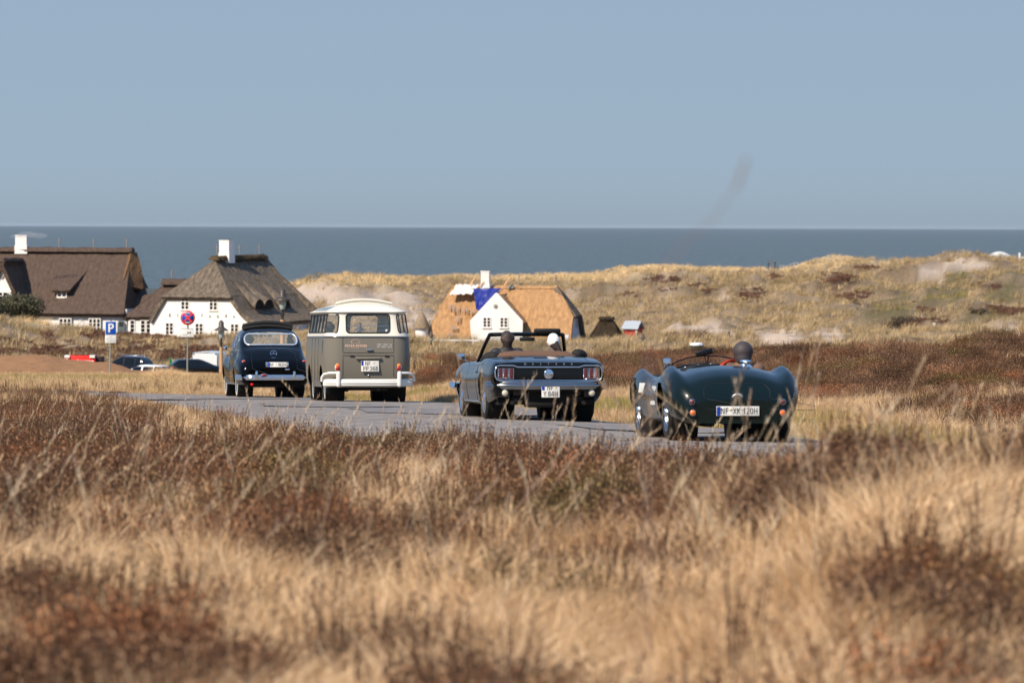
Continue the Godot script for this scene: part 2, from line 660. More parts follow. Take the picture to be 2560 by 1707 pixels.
func road_dist(x: float, d: float) -> float:   # distance to the middle of the road; negative on the near side
	if d > 160.0:
		return 99.0
	var best := 1e9
	var side := 1.0
	var p := Vector2(x, d)
	for i in range(0, road_line.size() - 1):
		var a := road_line[i]
		if absf(a.x - x) > 14.0 or absf(a.y - d) > 14.0:
			continue
		var q := Geometry2D.get_closest_point_to_segment(p, a, road_line[i + 1])
		var l := p.distance_squared_to(q)
		if l < best:
			best = l
			side = signf((road_line[i + 1] - a).cross(p - a))
	if best > 1e8:
		return 99.0
	return sqrt(best) * (-1.0 if side > 0 else 1.0)

func ground_y(x: float, z: float, rough := true) -> float:
	var d := sqrt(x * x + z * z)
	if z > 0.0:
		return eye.y - drop_at(1280.0, 3.0) + 0.01 * minf(z, 60.0) + noise_a.get_noise_2d(x, z) * 0.4
	var u := 1280.0 + FOCAL * clampf(atan2(x, -z), -0.3, 0.3)
	var y := eye.y - drop_at(u, d)
	if rough:
		var q := 1.0
		var calm := 1.0 - 0.7 * ss(560, 600, d) * (1.0 - ss(690, 730, d)) * (1.0 - ss(1620, 1720, u))
		if d < 160.0:
			q = ss(3.5, 6.5, absf(road_dist(x, d)))
		y += noise_a.get_noise_2d(x, z) * lerpf(0.10, 2.3, ss(150, 760, d)) * q * (1.0 - 0.65 * ss(950, 1060, d)) * calm
		if d < 90.0 and q > 0.0:   # tussocky hummocks
			y += 0.20 * q * noise_b.get_noise_2d(x * 8.0 + 60.0, z * 5.0) * (1.0 - ss(60.0, 90.0, d))
		if d < 150.0 and d > 60.0 and q > 0.0:   # hummocks of the heather bank
			y += 0.45 * q * (noise_b.get_noise_2d(x * 3.0, z * 1.6) + 0.4 * noise_a.get_noise_2d(x * 8.0, z * 6.0)) * ss(0.0, 6.0, road_dist(x, d) - 5.0)
		if d > 780.0 and d < 1000.0:   # crests and the hollows behind them
			for e in [[1690, 868, 95, 26, 0.9], [1680, 925, 210, 28, -2.6], [2110, 905, 90, 26, 1.3], [2010, 925, 70, 26, -1.8], [2260, 880, 80, 28, 1.2], [2190, 930, 60, 30, -1.5], [2420, 890, 90, 30, 1.4], [2345, 925, 60, 28, -1.6], [1890, 850, 80, 24, 0.9], [1800, 880, 50, 24, -1.2], [1480, 850, 110, 26, 0.8], [1400, 900, 120, 26, -1.2], [2520, 930, 60, 30, -1.2]]:
				var k: float = pow((u - e[0]) / e[2], 2.0) + pow((d - e[1]) / e[3], 2.0)
				if k < 6.0:
					y += e[4] * exp(-k)
		if d > 400.0:
			y += (noise_b.get_noise_2d(x * 0.7, z * 0.7) * 1.3 * (1.0 - 0.6 * ss(980, 1060, d)) + noise_b.get_noise_2d(x * 2.3 + 50.0, z * 2.3) * 0.35) * ss(400, 600, d) * calm
	return y

# patches of ground that the photograph shows, as [column, row, half width, half height, kind]; s sand, h heather, m moss, g golden grass
var patches := [[905, 748, 175, 36, "s"], [820, 735, 110, 32, "s"], [1140, 800, 160, 40, "s"], [1950, 846, 80, 26, "s"], [1760, 824, 90, 18, "s"], [1796, 742, 34, 8, "s"], [2070, 838, 60, 16, "s"], [2316, 684, 60, 24, "s"], [2420, 664, 60, 16, "s"],
	[1790, 729, 34, 9, "h"], [1878, 738, 40, 13, "h"], [2092, 700, 44, 15, "h"], [2160, 672, 34, 6, "h"], [1580, 740, 18, 8, "h"], [1935, 693, 20, 6, "h"], [1660, 728, 26, 6, "h"], [1745, 713, 18, 6, "h"],
	[2360, 738, 70, 26, "m"], [2400, 690, 50, 14, "m"], [2500, 744, 66, 16, "m"], [2530, 706, 50, 30, "m"], [2230, 788, 80, 24, "m"], [2330, 770, 60, 12, "h"], [2240, 735, 50, 12, "m"], [2520, 780, 50, 14, "h"], [2300, 812, 70, 10, "h"], [2150, 745, 50, 8, "h"], [2480, 716, 40, 8, "h"], [1640, 700, 60, 10, "h"], [2460, 790, 90, 16, "m"],
	[1700, 664, 420, 18, "g"], [2060, 642, 110, 14, "g"], [1350, 690, 300, 14, "g"], [880, 704, 150, 16, "g"], [2520, 836, 60, 10, "s"], [150, 800, 130, 16, "g"], [330, 842, 200, 10, "h"], [120, 884, 200, 10, "h"], [420, 888, 120, 16, "h"]]

func cover(p: Vector3) -> Array:   # [kind, strength] of the ground cover
	var q := seen(p)
	var best := ""
	var w := 0.0
	if q.z > 250.0:
		var wob := noise_a.get_noise_2d(p.x * 3.4 + 90.0, p.z * 1.3) * 1.5 + noise_b.get_noise_2d(p.x * 4.0, p.z * 1.5) * 0.8
		for e in patches:
			var k: float = 1.0 - sqrt(pow((q.x - e[0]) / e[2], 2.0) + pow((q.y - e[1]) / e[3], 2.0)) + wob * 0.6
			if k > w:
				w = k
				best = e[4]
	return [best, clampf(w * 3.0, 0.0, 1.0), q]

func ground_color(p: Vector3) -> Color:
	var n := noise_a.get_noise_2d(p.x * 2.0, p.z * 2.0) * 0.5 + 0.5
	var n2 := noise_b.get_noise_2d(p.x * 1.5 + 40.0, p.z * 1.5) * 0.5 + 0.5
	var d := Vector2(p.x, p.z).length()
	if p.z > -3.0 or d < 240.0:
		var c := Color(0.24, 0.165, 0.095).lerp(Color(0.12, 0.075, 0.045), n)
		var r := absf(road_dist(p.x, d)) if p.z < 0 else 99.0
		c = c.lerp(Color(0.26, 0.22, 0.10).lerp(Color(0.36, 0.27, 0.15), n2), (1.0 - ss(4.5, 7.0, r)) if r < 20 else (ss(146, 154, d) * (1.0 - ss(-2.0, 12.0, p.x))))
		return c
	var n3 := noise_b.get_noise_2d(p.x * 4.0 + 7.0, p.z * 2.6) * 0.5 + 0.5
	var c := Color(0.40, 0.295, 0.18).lerp(Color(0.25, 0.175, 0.105), ss(0.35, 0.65, n))
	c = c.lerp(Color(0.46, 0.36, 0.26), ss(0.62, 0.74, n2) * 0.7)
	c = c.lerp(Color(0.20, 0.155, 0.09), ss(0.58, 0.70, n3) * 0.8)
	var k := cover(p)
	if k[1] > 0.0:
		var t: Color = {"s": Color(0.71, 0.565, 0.44), "h": Color(0.10, 0.055, 0.04), "m": Color(0.15, 0.13, 0.055), "g": Color(0.62, 0.47, 0.28)}[k[0]]
		c = c.lerp(t, k[1] * (0.75 + 0.25 * n) * (0.8 if k[0] == "m" else 1.0))
	return c

func build_land() -> void:
	var bear := []
	var a := -PI
	while a < PI - 0.001:
		bear.append(a)
		var w := absf(a)
		a += 0.0011 if w < 0.115 else 0.006 if w < 0.2 else 0.03 if w < 0.5 else 0.12
	var radii := [0.4, 1.5]
	var r := 3.0
	while r < 1500.0:
		radii.append(r)
		r *= 1.06 if r < 12.0 else 1.018 if r < 400.0 else 1.012
	radii.append(1600.0)
	var n := bear.size()
	var ver := PackedVector3Array()
	var col := PackedColorArray()
	for q in radii:
		for b in bear:
			var x: float = sin(b) * q
			var z: float = -cos(b) * q
			var p := Vector3(x, ground_y(x, z), z)
			if q > 60.0 and absf(b) > 1.2:   # inland, out of view: level heath
				p.y = maxf(p.y, lerpf(p.y, 29.0, ss(1.2, 1.6, absf(b))))
			ver.append(p)
			col.append(ground_color(p) if absf(b) < 0.2 or q < 60 else Color(0.24, 0.165, 0.095))
	var idx := PackedInt32Array()
	for i in radii.size() - 1:
		for j in n:
			var k := (j + 1) % n
			var o := [i * n + j, (i + 1) * n + j, (i + 1) * n + k, i * n + j, (i + 1) * n + k, i * n + k]
			idx.append_array(PackedInt32Array(o))
	var arr := []
	arr.resize(Mesh.ARRAY_MAX)
	arr[Mesh.ARRAY_VERTEX] = ver
	arr[Mesh.ARRAY_COLOR] = col
	arr[Mesh.ARRAY_INDEX] = idx
	var am := ArrayMesh.new()
	am.add_surface_from_arrays(Mesh.PRIMITIVE_TRIANGLES, arr)
	var s := SurfaceTool.new()
	s.create_from(am, 0)
	s.generate_normals()
	var m := mat("heath ground", Color.WHITE, 0.95, 0.0, {"vertex_color_use_as_albedo": true, "albedo_texture": noise_tex(0.02, 0.72, 1.0, 5, 1024, 6), "uv1_triplanar": true, "uv1_world_triplanar": true, "uv1_scale": Vector3.ONE * 0.09, "metallic_specular": 0.2})
	tag(obj("ground", s, m, null, true), "heath and dune ground sloping down to the sea", "ground", "", "structure")

func build_road() -> void:
	var s := st()
	s.set_smooth_group(1)
	var n := road_line.size()
	var rows := []
	for i in n:
		var t := (road_line[mini(i + 1, n - 1)] - road_line[maxi(i - 1, 0)]).normalized()
		var side := Vector2(-t.y, t.x)
		var row := PackedVector3Array()
		for k in 9:
			var wob := 0.18 * noise_b.get_noise_2d(i * 3.0, k * 50.0) if k in [0, 8] else 0.0
			var p := road_line[i] + side * (lerpf(3.25, -3.25, k / 8.0) + wob)
			row.append(Vector3(p.x, ground_y(p.x, -p.y, false) + 0.035 + 0.03 * (1.0 - pow(k / 4.0 - 1.0, 2.0)) - (0.05 if k in [0, 8] else 0.0), -p.y))
		rows.append(row)
	for i in n - 1:
		for k in 8:
			quad(s, rows[i][k + 1], rows[i + 1][k + 1], rows[i + 1][k], rows[i][k])
	var m := mat("worn asphalt", Color(0.63, 0.60, 0.575), 0.9, 0.0, {"albedo_texture": noise_tex(0.012, 0.62, 1.0, 11, 1024, 7), "uv1_triplanar": true, "uv1_world_triplanar": true, "uv1_scale": Vector3(0.16, 0.16, 0.11), "metallic_specular": 0.3, "heightmap_enabled": true, "heightmap_texture": noise_tex(0.2, 0, 1, 3, 512, 3), "heightmap_scale": 1.0})
	var o := obj("road", s, m)
	tag(o, "grey worn asphalt road the cars drive along, bending left", "road", "", "structure")
	var p := st()   # bitumen repairs and cracks
	for e in [[-1.2, 96.0, 1.5, 9.0], [-3.5, 104.0, 1.2, 6.0], [-6.0, 122.0, 1.6, 5.0], [1.8, 78.0, 0.9, 7.0], [-12.0, 143.0, 2.2, 3.0], [-7.4, 118.5, 0.9, 5.0]]:
		var ring := []
		for i in 14:
			var w := TAU * i / 14.0
			var x: float = e[0] + cos(w) * e[2] * (1.0 + 0.3 * sin(i * 5.0)) - (sin(w) * e[3] * 0.12)
			var d: float = e[1] + sin(w) * e[3] / 2.0
			ring.append(Vector3(x, ground_y(x, -d, false) + 0.075, -d))
		for i in range(1, 13):
			tri(p, ring[0], ring[i], ring[i + 1])
	obj("repair_patch", p, mat("bitumen repair", Color(0.56, 0.54, 0.53), 0.85, 0.0, {"metallic_specular": 0.3, "albedo_texture": noise_tex(0.03, 0.7, 1.0, 12, 256), "uv1_triplanar": true, "uv1_world_triplanar": true, "uv1_scale": Vector3.ONE * 0.3}), o)

func build_sea() -> void:
	var s := st()
	s.set_smooth_group(1)
	var ds := [1150.0, 1600.0, 2500.0, 4500.0, 9000.0, 20000.0, 60000.0]
	for i in ds.size() - 1:
		for j in 24:
			var a0 := lerpf(-1.35, 1.35, j / 24.0)
			var a1 := lerpf(-1.35, 1.35, (j + 1) / 24.0)
			var p := func(a, d): return Vector3(sin(a) * d, 0, -cos(a) * d)
			quad(s, p.call(a0, ds[i]), p.call(a1, ds[i]), p.call(a1, ds[i + 1]), p.call(a0, ds[i + 1]))
	var m := mat("sea water", Color(0.375, 0.43, 0.445), 0.55, 0.0, {"metallic_specular": 0.25, "albedo_texture": noise_tex(0.016, 0.70, 1.0, 21, 1024, 6), "uv1_triplanar": true, "uv1_world_triplanar": true, "uv1_scale": Vector3(0.006, 0.006, 0.0011)})
	tag(obj("sea", s, m), "grey blue sea reaching to the horizon", "sea", "", "structure")

# ------------------------------------------------------------------ vegetation
func heather_mat() -> StandardMaterial3D:
	return mat("heather", Color.WHITE, 0.8, 0.0, {"vertex_color_use_as_albedo": true, "metallic_specular": 0.2})

func tussock(blades: int, radius: float, height: float, spread: float, wind: float, width: float, seed_: int, tones: Array) -> ArrayMesh:
	var g := RandomNumberGenerator.new()
	g.seed = seed_
	var s := st()
	s.set_smooth_group(-1)
	for i in blades:
		var w := g.randf() * TAU
		var p := Vector3(cos(w), 0, sin(w)) * radius * sqrt(g.randf())
		var az := w + g.randfn(0.0, 0.7)
		var out := Vector3(cos(az), 0, sin(az)) * spread * g.randf_range(0.3, 1.2) + Vector3(wind, 0, -wind * 0.3) * g.randf_range(0.5, 1.3)
		var h := height * g.randf_range(0.55, 1.15)
		var face := g.randf() * PI
		var side := Vector3(cos(face), 0, sin(face)) * width * g.randf_range(0.6, 1.3)
		var col: Color = tones[g.randi() % tones.size()]
		col = col * g.randf_range(0.8, 1.15)
		s.set_color(col)
		var prev := p - Vector3(0, 0.05, 0)
		var pw := side
		for k in range(1, 4):
			var t := k / 3.0
			var q := p + Vector3(0, h * (t - 0.18 * t * t * out.length() * 1.5), 0) + out * h * t * t
			var qw := side * (1.0 - t * 0.92)
			if k == 3:
				tri(s, prev - pw, prev + pw, q)
			else:
				quad(s, prev - pw, prev + pw, q + qw, q - qw)
			prev = q
			pw = qw
	s.generate_normals()
	return s.commit()

func heather_bush(stems: int, radius: float, height: float, seed_: int, tones: Array, leaf: float) -> ArrayMesh:
	var g := RandomNumberGenerator.new()
	g.seed = seed_
	var s := st()
	for i in stems:
		var w := g.randf() * TAU
		var p := Vector3(cos(w), 0, sin(w)) * radius * sqrt(g.randf())
		var lean := Vector3(cos(w), 0, sin(w)) * g.randf_range(0.05, 0.6) + Vector3(0.12, 0, 0)
		var h := height * g.randf_range(0.55, 1.1)
		s.set_color(tones[0] * g.randf_range(0.7, 1.2))
		var pts := [p - Vector3(0, 0.05, 0), p + Vector3(0, h * 0.5, 0) + lean * h * 0.2, p + Vector3(0, h, 0) + lean * h * 0.6]
		tube(s, pts, 0.004, 0.0015, 3)
		s.set_smooth_group(-1)
		for k in 11:
			var t := 0.3 + 0.7 * (k + g.randf()) / 11.0
			var q: Vector3 = pts[0].lerp(pts[1], t * 2.0) if t < 0.5 else pts[1].lerp(pts[2], t * 2.0 - 1.0)
			var az := g.randf() * TAU
			var o := Vector3(cos(az), g.randf_range(0.4, 1.6), sin(az)).normalized() * leaf * g.randf_range(0.6, 1.3)
			var cr := o.cross(Vector3(sin(az), 0, -cos(az))).normalized() * leaf * 0.22
			s.set_color(tones[g.randi() % tones.size()] * g.randf_range(0.75, 1.2))
			quad(s, q, q + o * 0.5 + cr, q + o, q + o * 0.5 - cr)
	s.generate_normals()
	return s.commit()

func stalk_mesh(h: float, wind: float, seed_: int, tone: Color) -> ArrayMesh:   # a tall flowering stem with a loose head
	var g := RandomNumberGenerator.new()
	g.seed = seed_
	var s := st()
	s.set_color(tone)
	var pts := []
	for k in 7:
		var t := k / 6.0
		pts.append(Vector3(wind * t * t * h, h * t * (1.0 - 0.12 * absf(wind) * t), wind * 0.15 * sin(t * 5.0) * 0.2))
	tube(s, pts, 0.0015, 0.0007, 4)
	s.set_smooth_group(-1)
	for k in 26:
		var t := 0.78 + 0.22 * k / 26.0
		var i := mini(int(t * 6.0), 5)
		var q: Vector3 = (pts[i] as Vector3).lerp(pts[i + 1], t * 6.0 - i)
		var az := g.randf() * TAU
		var o := Vector3(cos(az) * 0.5 + wind * 0.4, 1.0, sin(az) * 0.5).normalized() * h * 0.06 * g.randf_range(0.5, 1.2)
		var cr := Vector3(-sin(az), 0, cos(az)) * 0.0025
		tri(s, q - cr, q + cr, q + o)
	s.generate_normals()
	return s.commit()

func plant(n: String, mesh: Mesh, m: Material, spots: Array, parent: Node3D) -> void:   # spots: [Transform3D, Color]
	if spots.is_empty():
		return
	var mm := MultiMesh.new()
	mm.transform_format = MultiMesh.TRANSFORM_3D
	mm.use_colors = true
	mm.mesh = mesh
	mm.instance_count = spots.size()
	for i in spots.size():
		mm.set_instance_transform(i, spots[i][0])
		mm.set_instance_color(i, spots[i][1])
	var o := MultiMeshInstance3D.new()
	o.multimesh = mm
	o.material_override = m
	o.name = n
	parent.add_child(o, true)
	o.set_meta("kind", "stuff")

# near heath: where heather grows instead of grass, as [column, distance, half width, half depth, strength]
var heaths := [[200, 45, 420, 11, 1.0], [640, 44, 260, 6, 0.9], [150, 75, 300, 22, 0.45], [1180, 54, 360, 6, 0.75], [1480, 30, 210, 2.6, 1.0], [2090, 26.3, 230, 2.4, 0.8], [2480, 33, 140, 3, 0.6], [420, 17.4, 300, 1.1, 0.9], [1075, 15, 120, 1.2, 0.75], [1820, 15.0, 220, 0.9, 1.0], [2380, 19.3, 220, 1.0, 0.85], [2420, 16.8, 160, 0.8, 0.6], [830, 26, 200, 2.5, 0.4], [1700, 42, 300, 6, 0.6], [760, 21, 120, 1.0, 0.4], [1350, 37, 200, 3, 0.4], [60, 21, 120, 1.2, 0.5], [1250, 22, 160, 1.0, 0.3]]

var clearings := [[2330, 22.8, 520, 3.0], [2350, 32, 480, 6], [2250, 43, 400, 6], [1500, 19.5, 600, 2.2], [950, 15.6, 420, 0.8], [900, 22.5, 500, 2.0]]   # where straw grows alone

func heathery(x: float, d: float, rd: float) -> float:
	var u := 1280.0 + FOCAL * x / d
	var w := 0.0
	if rd > 0.0 and d > 66.0:   # the bank beyond the road
		w = 0.02 + 0.48 * ss(4.6, 8.0, rd) + noise_a.get_noise_2d(x * 3.0, d * 1.2) * 0.9 + noise_b.get_noise_2d(x * 4.0, d * 2.0 + 31.0) * 0.4
		w *= ss(1000, 1080, u)
	else:
		w = -0.15 + noise_a.get_noise_2d(x * 6.0 + 30.0, d * 4.0) * 0.40 + noise_b.get_noise_2d(x * 10.0 + 3.0, d * 6.0) * 0.52 + noise_b.get_noise_2d(x * 20.0 + 3.0, d * 11.0) * 0.3
		var wob := noise_b.get_noise_2d(x * 5.0, d * 3.0) * 0.9
		for e in heaths:
			var k: float = 1.0 - sqrt(pow((u - e[0]) / e[2], 2.0) + pow((d - e[1]) / e[3], 2.0)) + wob * 0.45
			w = maxf(w, clampf(k * 2.0, 0.0, 0.72) * e[4] + 0.4 * w)
		for e in clearings:
			var k: float = 1.0 - sqrt(pow((u - e[0]) / e[2], 2.0) + pow((d - e[1]) / e[3], 2.0)) + wob * 0.5
			w -= 0.4 * clampf(k * 2.0, 0.0, 1.0)
	return w

func build_vegetation() -> void:
	var straw := [Color(0.66, 0.45, 0.25), Color(0.72, 0.515, 0.305), Color(0.50, 0.325, 0.17), Color(0.74, 0.565, 0.37), Color(0.36, 0.225, 0.12)]
	var brown := [Color(0.108, 0.060, 0.039), Color(0.16, 0.086, 0.051), Color(0.068, 0.040, 0.029), Color(0.24, 0.145, 0.09), Color(0.35, 0.225, 0.14)]
	var gm := mat("dry grass", Color.WHITE, 0.65, 0.0, {"vertex_color_use_as_albedo": true, "metallic_specular": 0.3, "backlight_enabled": true, "backlight": Color(0.25, 0.25, 0.25)})
	var hm := heather_mat()
	var tus := []
	for i in 6:
		tus.append([tussock(44, 0.12, 0.26, 0.95, [0.4, 1.1, 1.6, 0.7, -0.2, 1.25][i], 0.0026, 100 + i, straw), []])
	var short := []
	for i in 3:
		short.append([tussock(46, 0.2, 0.10, 0.6, 0.25, 0.003, 150 + i, straw), []])
	var hea := []
	for i in 5:
		hea.append([heather_bush(46, 0.17, 0.30, 200 + i, brown, 0.024), []])
	for i in 4:
		hea.append([heather_bush(14, 0.075, 0.40, 240 + i, brown, 0.020), []])
	var g := RandomNumberGenerator.new()
	g.seed = 77
	# near field and the bank beyond the road
	for i in 190000:
		var d := g.randf_range(8.5, 152.0)
		var x := g.randf_range(-1.0, 1.0) * d * 0.112
		var rd := road_dist(x, d)
		var r := absf(rd)
		if r < 3.3:
			continue
		if d > 40.0 and g.randf() > 46.0 / d + 0.28:
			continue
		var p := Vector3(x, ground_y(x, -sqrt(maxf(d * d - x * x, 0.0))), -sqrt(maxf(d * d - x * x, 0.0)))
		var b := Basis(Vector3.UP, g.randf_range(-1.4, 1.4))
		var h := heathery(x, d, rd) + g.randf_range(-0.28, 0.28)
		var verge := (r < 4.8 and rd > 0.0) or (r < 3.9)
		if verge and r < 20.0:
			if g.randf() < 0.85:
				var green := ss(0.45, 0.75, noise_b.get_noise_2d(x * 2.0, d) * 0.5 + 0.55)
				var sc := g.randf_range(0.7, 1.5) * (1.0 if r < 4.4 else 1.6)
				short[i % 3][1].append([Transform3D(b.scaled(Vector3(1.3, sc, 1.3)), p), Color(0.78, 0.74, 0.68).lerp(Color(0.48, 0.55, 0.32), green)])
			continue
		var fine := noise_b.get_noise_2d(x * 22.0, d * 14.0)
		var sprig := h <= 0.42 and h + 0.8 * noise_a.get_noise_2d(x * 15.0, d * 9.0) + 0.2 * fine > 0.47
		if h > 0.42 or sprig:
			var tint := Color(1, 1, 1).lerp(Color(1.6, 1.05, 0.75), ss(0.1, 0.5, noise_b.get_noise_2d(x * 5.0, d * 2.5 + 70.0)) * 0.6)
			tint = tint.lerp(Color(1.45, 1.25, 1.1), ss(0.15, 0.5, noise_a.get_noise_2d(x * 6.0 + 200.0, d * 4.0)) * 0.6)
			if d > 66.0 and rd > 0.0:
				tint *= 1.0 + 0.55 * clampf(noise_b.get_noise_2d(x * 7.0 + 9.0, d * 2.6) * 2.0, -1.0, 1.0)
			tint = tint.lerp(Color(0.95, 1.25, 0.8), ss(0.2, 0.5, noise_a.get_noise_2d(x * 7.0 + 20.0, d * 3.0 + 99.0)) * 0.7)
			var k := g.randf_range(0.7, 1.25) * (1.0 - 0.22 * ss(55, 75, d))
			var which := (5 + i % 4) if sprig or g.randf() < 0.3 else i % 5
			hea[which][1].append([Transform3D(b.scaled(Vector3(k, k * (0.85 if d < 30 else 1.0), k)), p), tint])
			if g.randf() > (0.5 if sprig else 0.3):
				continue
		elif noise_a.get_noise_2d(x * 26.0 + 5.0, d * 16.0) < -0.08 and g.randf() < 0.85:   # bare gaps between the tussocks
			continue
		var tone := 1.03 + 0.22 * noise_a.get_noise_2d(x * 6.0, d * 4.0) + 0.32 * fine + g.randf_range(-0.27, 0.24)
		var c := Color(tone, tone, tone).lerp(Color(0.80, 0.72, 0.64), ss(0.1, 0.5, noise_b.get_noise_2d(x * 3.0 + 11.0, d * 2.0)) * 0.8)
		var sc := g.randf_range(0.6, 1.45) * (1.0 - 0.2 * ss(60, 110, d))
		tus[i % 6][1].append([Transform3D(b.scaled(Vector3(sc, sc, sc)), p), c])
	# verge and grass on the far side of the bend
	for i in 16000:
		var d := g.randf_range(146.0, 262.0)
		var x := g.randf_range(-0.115, 0.03) * d
		if absf(road_dist(x, d)) < 3.5 or sand_height(x, d) > 0.12:
			continue
		var p := Vector3(x, ground_y(x, -d), -d)
		var green := ss(-0.1, 0.35, noise_b.get_noise_2d(x, d)) * (1.0 - ss(190, 215, d))
		var sc := g.randf_range(1.0, 2.2)
		short[i % 3][1].append([Transform3D(Basis(Vector3.UP, g.randf() * TAU).scaled(Vector3(1.9, sc, 1.9)), p), Color(0.9, 0.88, 0.84).lerp(Color(0.5, 0.56, 0.32), green * 0.8)])
	for i in 260:   # the tall golden tussocks by the no-stopping sign
		var q := at(g.randf_range(362, 470), 950, g.randf_range(184, 192))
		q.y = ground_y(q.x, q.z)
		var sc := g.randf_range(1.2, 2.1) * (1.0 - absf((seen(q).x - 405.0) / 130.0))
		tus[i % 6][1].append([Transform3D(Basis(Vector3.UP, g.randf()).scaled(Vector3(sc, maxf(sc, 0.4), sc)), q), Color(1.15, 1.12, 1.05)])
	var o := thing("dry_grass", "straw coloured dry grass covering the heath around the road", "grass", Vector3.ZERO, 0, "", "stuff")
	for t in tus:
		plant("grass_tussocks", t[0], gm, t[1], o)
	var sg := thing("verge_grass", "short yellow green grass on the road verges", "grass", Vector3.ZERO, 0, "", "stuff")
	for t in short:
		plant("grass_blades", t[0], gm, t[1], sg)
	var ho := thing("heather", "dark brown winter heather growing among the dry grass", "heather", Vector3.ZERO, 0, "", "stuff")
	for t in hea:
		plant("heather_bushes", t[0], hm, t[1], ho)
	# dunes
	var mar := []
	for i in 4:
		mar.append([tussock(20, 0.34, 0.72, 0.5, 0.4, 0.016, 300 + i, [Color(0.62, 0.47, 0.27), Color(0.70, 0.56, 0.36), Color(0.48, 0.35, 0.19)]), []])
	var low := []
	for i in 2:
		low.append([heather_bush(12, 0.5, 0.42, 320 + i, [Color(0.12, 0.065, 0.045), Color(0.16, 0.09, 0.06)], 0.16), []])
	for i in 150000:
		var d := sqrt(g.randf_range(420.0 * 420.0, 1110.0 * 1110.0))
		var x := g.randf_range(-1.0, 1.0) * d * 0.107
		var z := -sqrt(d * d - x * x)
		var p := Vector3(x, ground_y(x, z), z)
		var k := cover(p)
		var den := 0.50 + 0.75 * noise_a.get_noise_2d(x * 2.2, z * 1.4) + 0.6 * noise_b.get_noise_2d(x * 4.0, z * 2.0)
		var c := Color(0.80, 0.775, 0.73)
		var v := noise_b.get_noise_2d(x * 0.8 + 20.0, z * 0.8)
		c = c.lerp(Color(0.58, 0.56, 0.48), ss(-0.15, 0.3, v))
		var b := Basis(Vector3.UP, g.randf_range(-1.0, 1.0))
		var heat: bool = k[0] == "h" and k[1] > 0.45
		if k[1] > 0.3:
			if k[0] == "s":
				den -= 0.95 * k[1]
				c = Color(0.95, 0.95, 0.95)
			elif k[0] == "m":
				den -= 0.42
				c = c.lerp(Color(0.42, 0.46, 0.28), k[1])
			elif k[0] == "g":
				den += 0.5
				c = Color(1.2, 1.16, 1.07)
		if d < 600.0 and v < -0.12 and g.randf() < 0.5 and not k[0] == "g":
			heat = heat or (seen(p).x < 700.0 and d < 560.0)
		if g.randf() > den:
			continue
		var sc := g.randf_range(0.55, 1.45) * (1.0 - 0.35 * ss(980, 1050, d))
		if heat:
			low[i % 2][1].append([Transform3D(b.scaled(Vector3(sc, sc * 0.8, sc)), p), Color.WHITE * g.randf_range(0.8, 1.3)])
		else:
			mar[i % 4][1].append([Transform3D(b.scaled(Vector3(sc * 1.1, sc, sc * 1.1)), p), c * g.randf_range(0.55, 1.25)])
	var mo := thing("marram_grass", "golden marram grass covering the dunes behind the houses", "grass", Vector3.ZERO, 0, "", "stuff")
	for t in mar:
		plant("marram_tufts", t[0], gm, t[1], mo)
	var lo := thing("dune_heath", "dark brown crowberry and heather patches on the dunes", "heather", Vector3.ZERO, 0, "", "stuff")
	for t in low:
		plant("heather_bushes", t[0], hm, t[1], lo)
	# tall stems that stand up against the cars and the sky
	var so := thing("tall_stems", "pale tall grass stems standing up out of the near heath", "grass stems", Vector3.ZERO, 0, "", "stuff")
	var kinds := []
	for i in 6:
		kinds.append([stalk_mesh(0.75, [0.25, 0.5, -0.15, 0.7, 0.1, 0.35][i], 400 + i, [Color(0.55, 0.42, 0.27), Color(0.50, 0.37, 0.27), Color(0.6, 0.5, 0.36)][i % 3]), []])
	for i in 800:
		var d := g.randf_range(20.0, 66.0)
		var x := g.randf_range(-0.1, 0.1) * d
		var rd := road_dist(x, d)
		if absf(rd) < 3.6 or (rd > 0 and rd < 90.0):
			continue
		var sc := g.randf_range(0.5, 1.0)
		kinds[i % 6][1].append([Transform3D(Basis(Vector3.UP, g.randf_range(-0.6, 0.6)).scaled(Vector3.ONE * sc), Vector3(x, ground_y(x, -d), -d)), Color.WHITE * g.randf_range(0.8, 1.2)])
	for e in [[1640, 30, 1.25, 0], [1700, 27, 1.35, 1], [1745, 33, 1.2, 3], [1790, 28, 1.3, 2], [1850, 31, 1.1, 4], [1900, 26, 1.2, 5], [1960, 30, 1.3, 2], [2010, 34, 1.5, 4], [1985, 33, 1.4, 0], [1600, 36, 1.2, 3], [1180, 40, 1.5, 4], [1205, 41, 1.4, 0], [1230, 42, 1.3, 5], [1480, 40, 1.4, 1], [1500, 38, 1.2, 3], [1330, 42, 1.3, 2], [1365, 40, 1.1, 4], [1420, 39, 1.2, 0], [820, 50, 1.3, 3], [640, 52, 1.2, 5], [1090, 35, 1.1, 2], [900, 47, 1.2, 0], [1660, 28, 1.1, 5], [1720, 32, 1.3, 0], [1880, 33, 1.2, 3]]:
		var p := at(e[0], 1100, e[1])
		p.y = ground_y(p.x, p.z)
		kinds[e[3]][1].append([Transform3D(Basis(Vector3.UP, e[0] * 0.7).scaled(Vector3.ONE * e[2]), p), Color(0.8, 0.78, 0.78)])
	for e in kinds:
		plant("grass_stems", e[0], gm, e[1], so)
	# one stem close to the lens that rises into the sky, well out of focus
	var s := st()
	var tall := []
	for e in [[1622, 900], [1642, 740], [1672, 655], [1712, 612], [1785, 545], [1840, 470], [1868, 396]]:
		tall.append(at(e[0], e[1], 8.2))
	var foot := at(1600, 1000, 8.2)
	foot.y = ground_y(foot.x, foot.z)
	tall.insert(0, foot)
	tube(s, tall, 0.0014, 0.0011, 5)
	tube(s, [tall[6], tall[7]], 0.0030, 0.0020, 5)
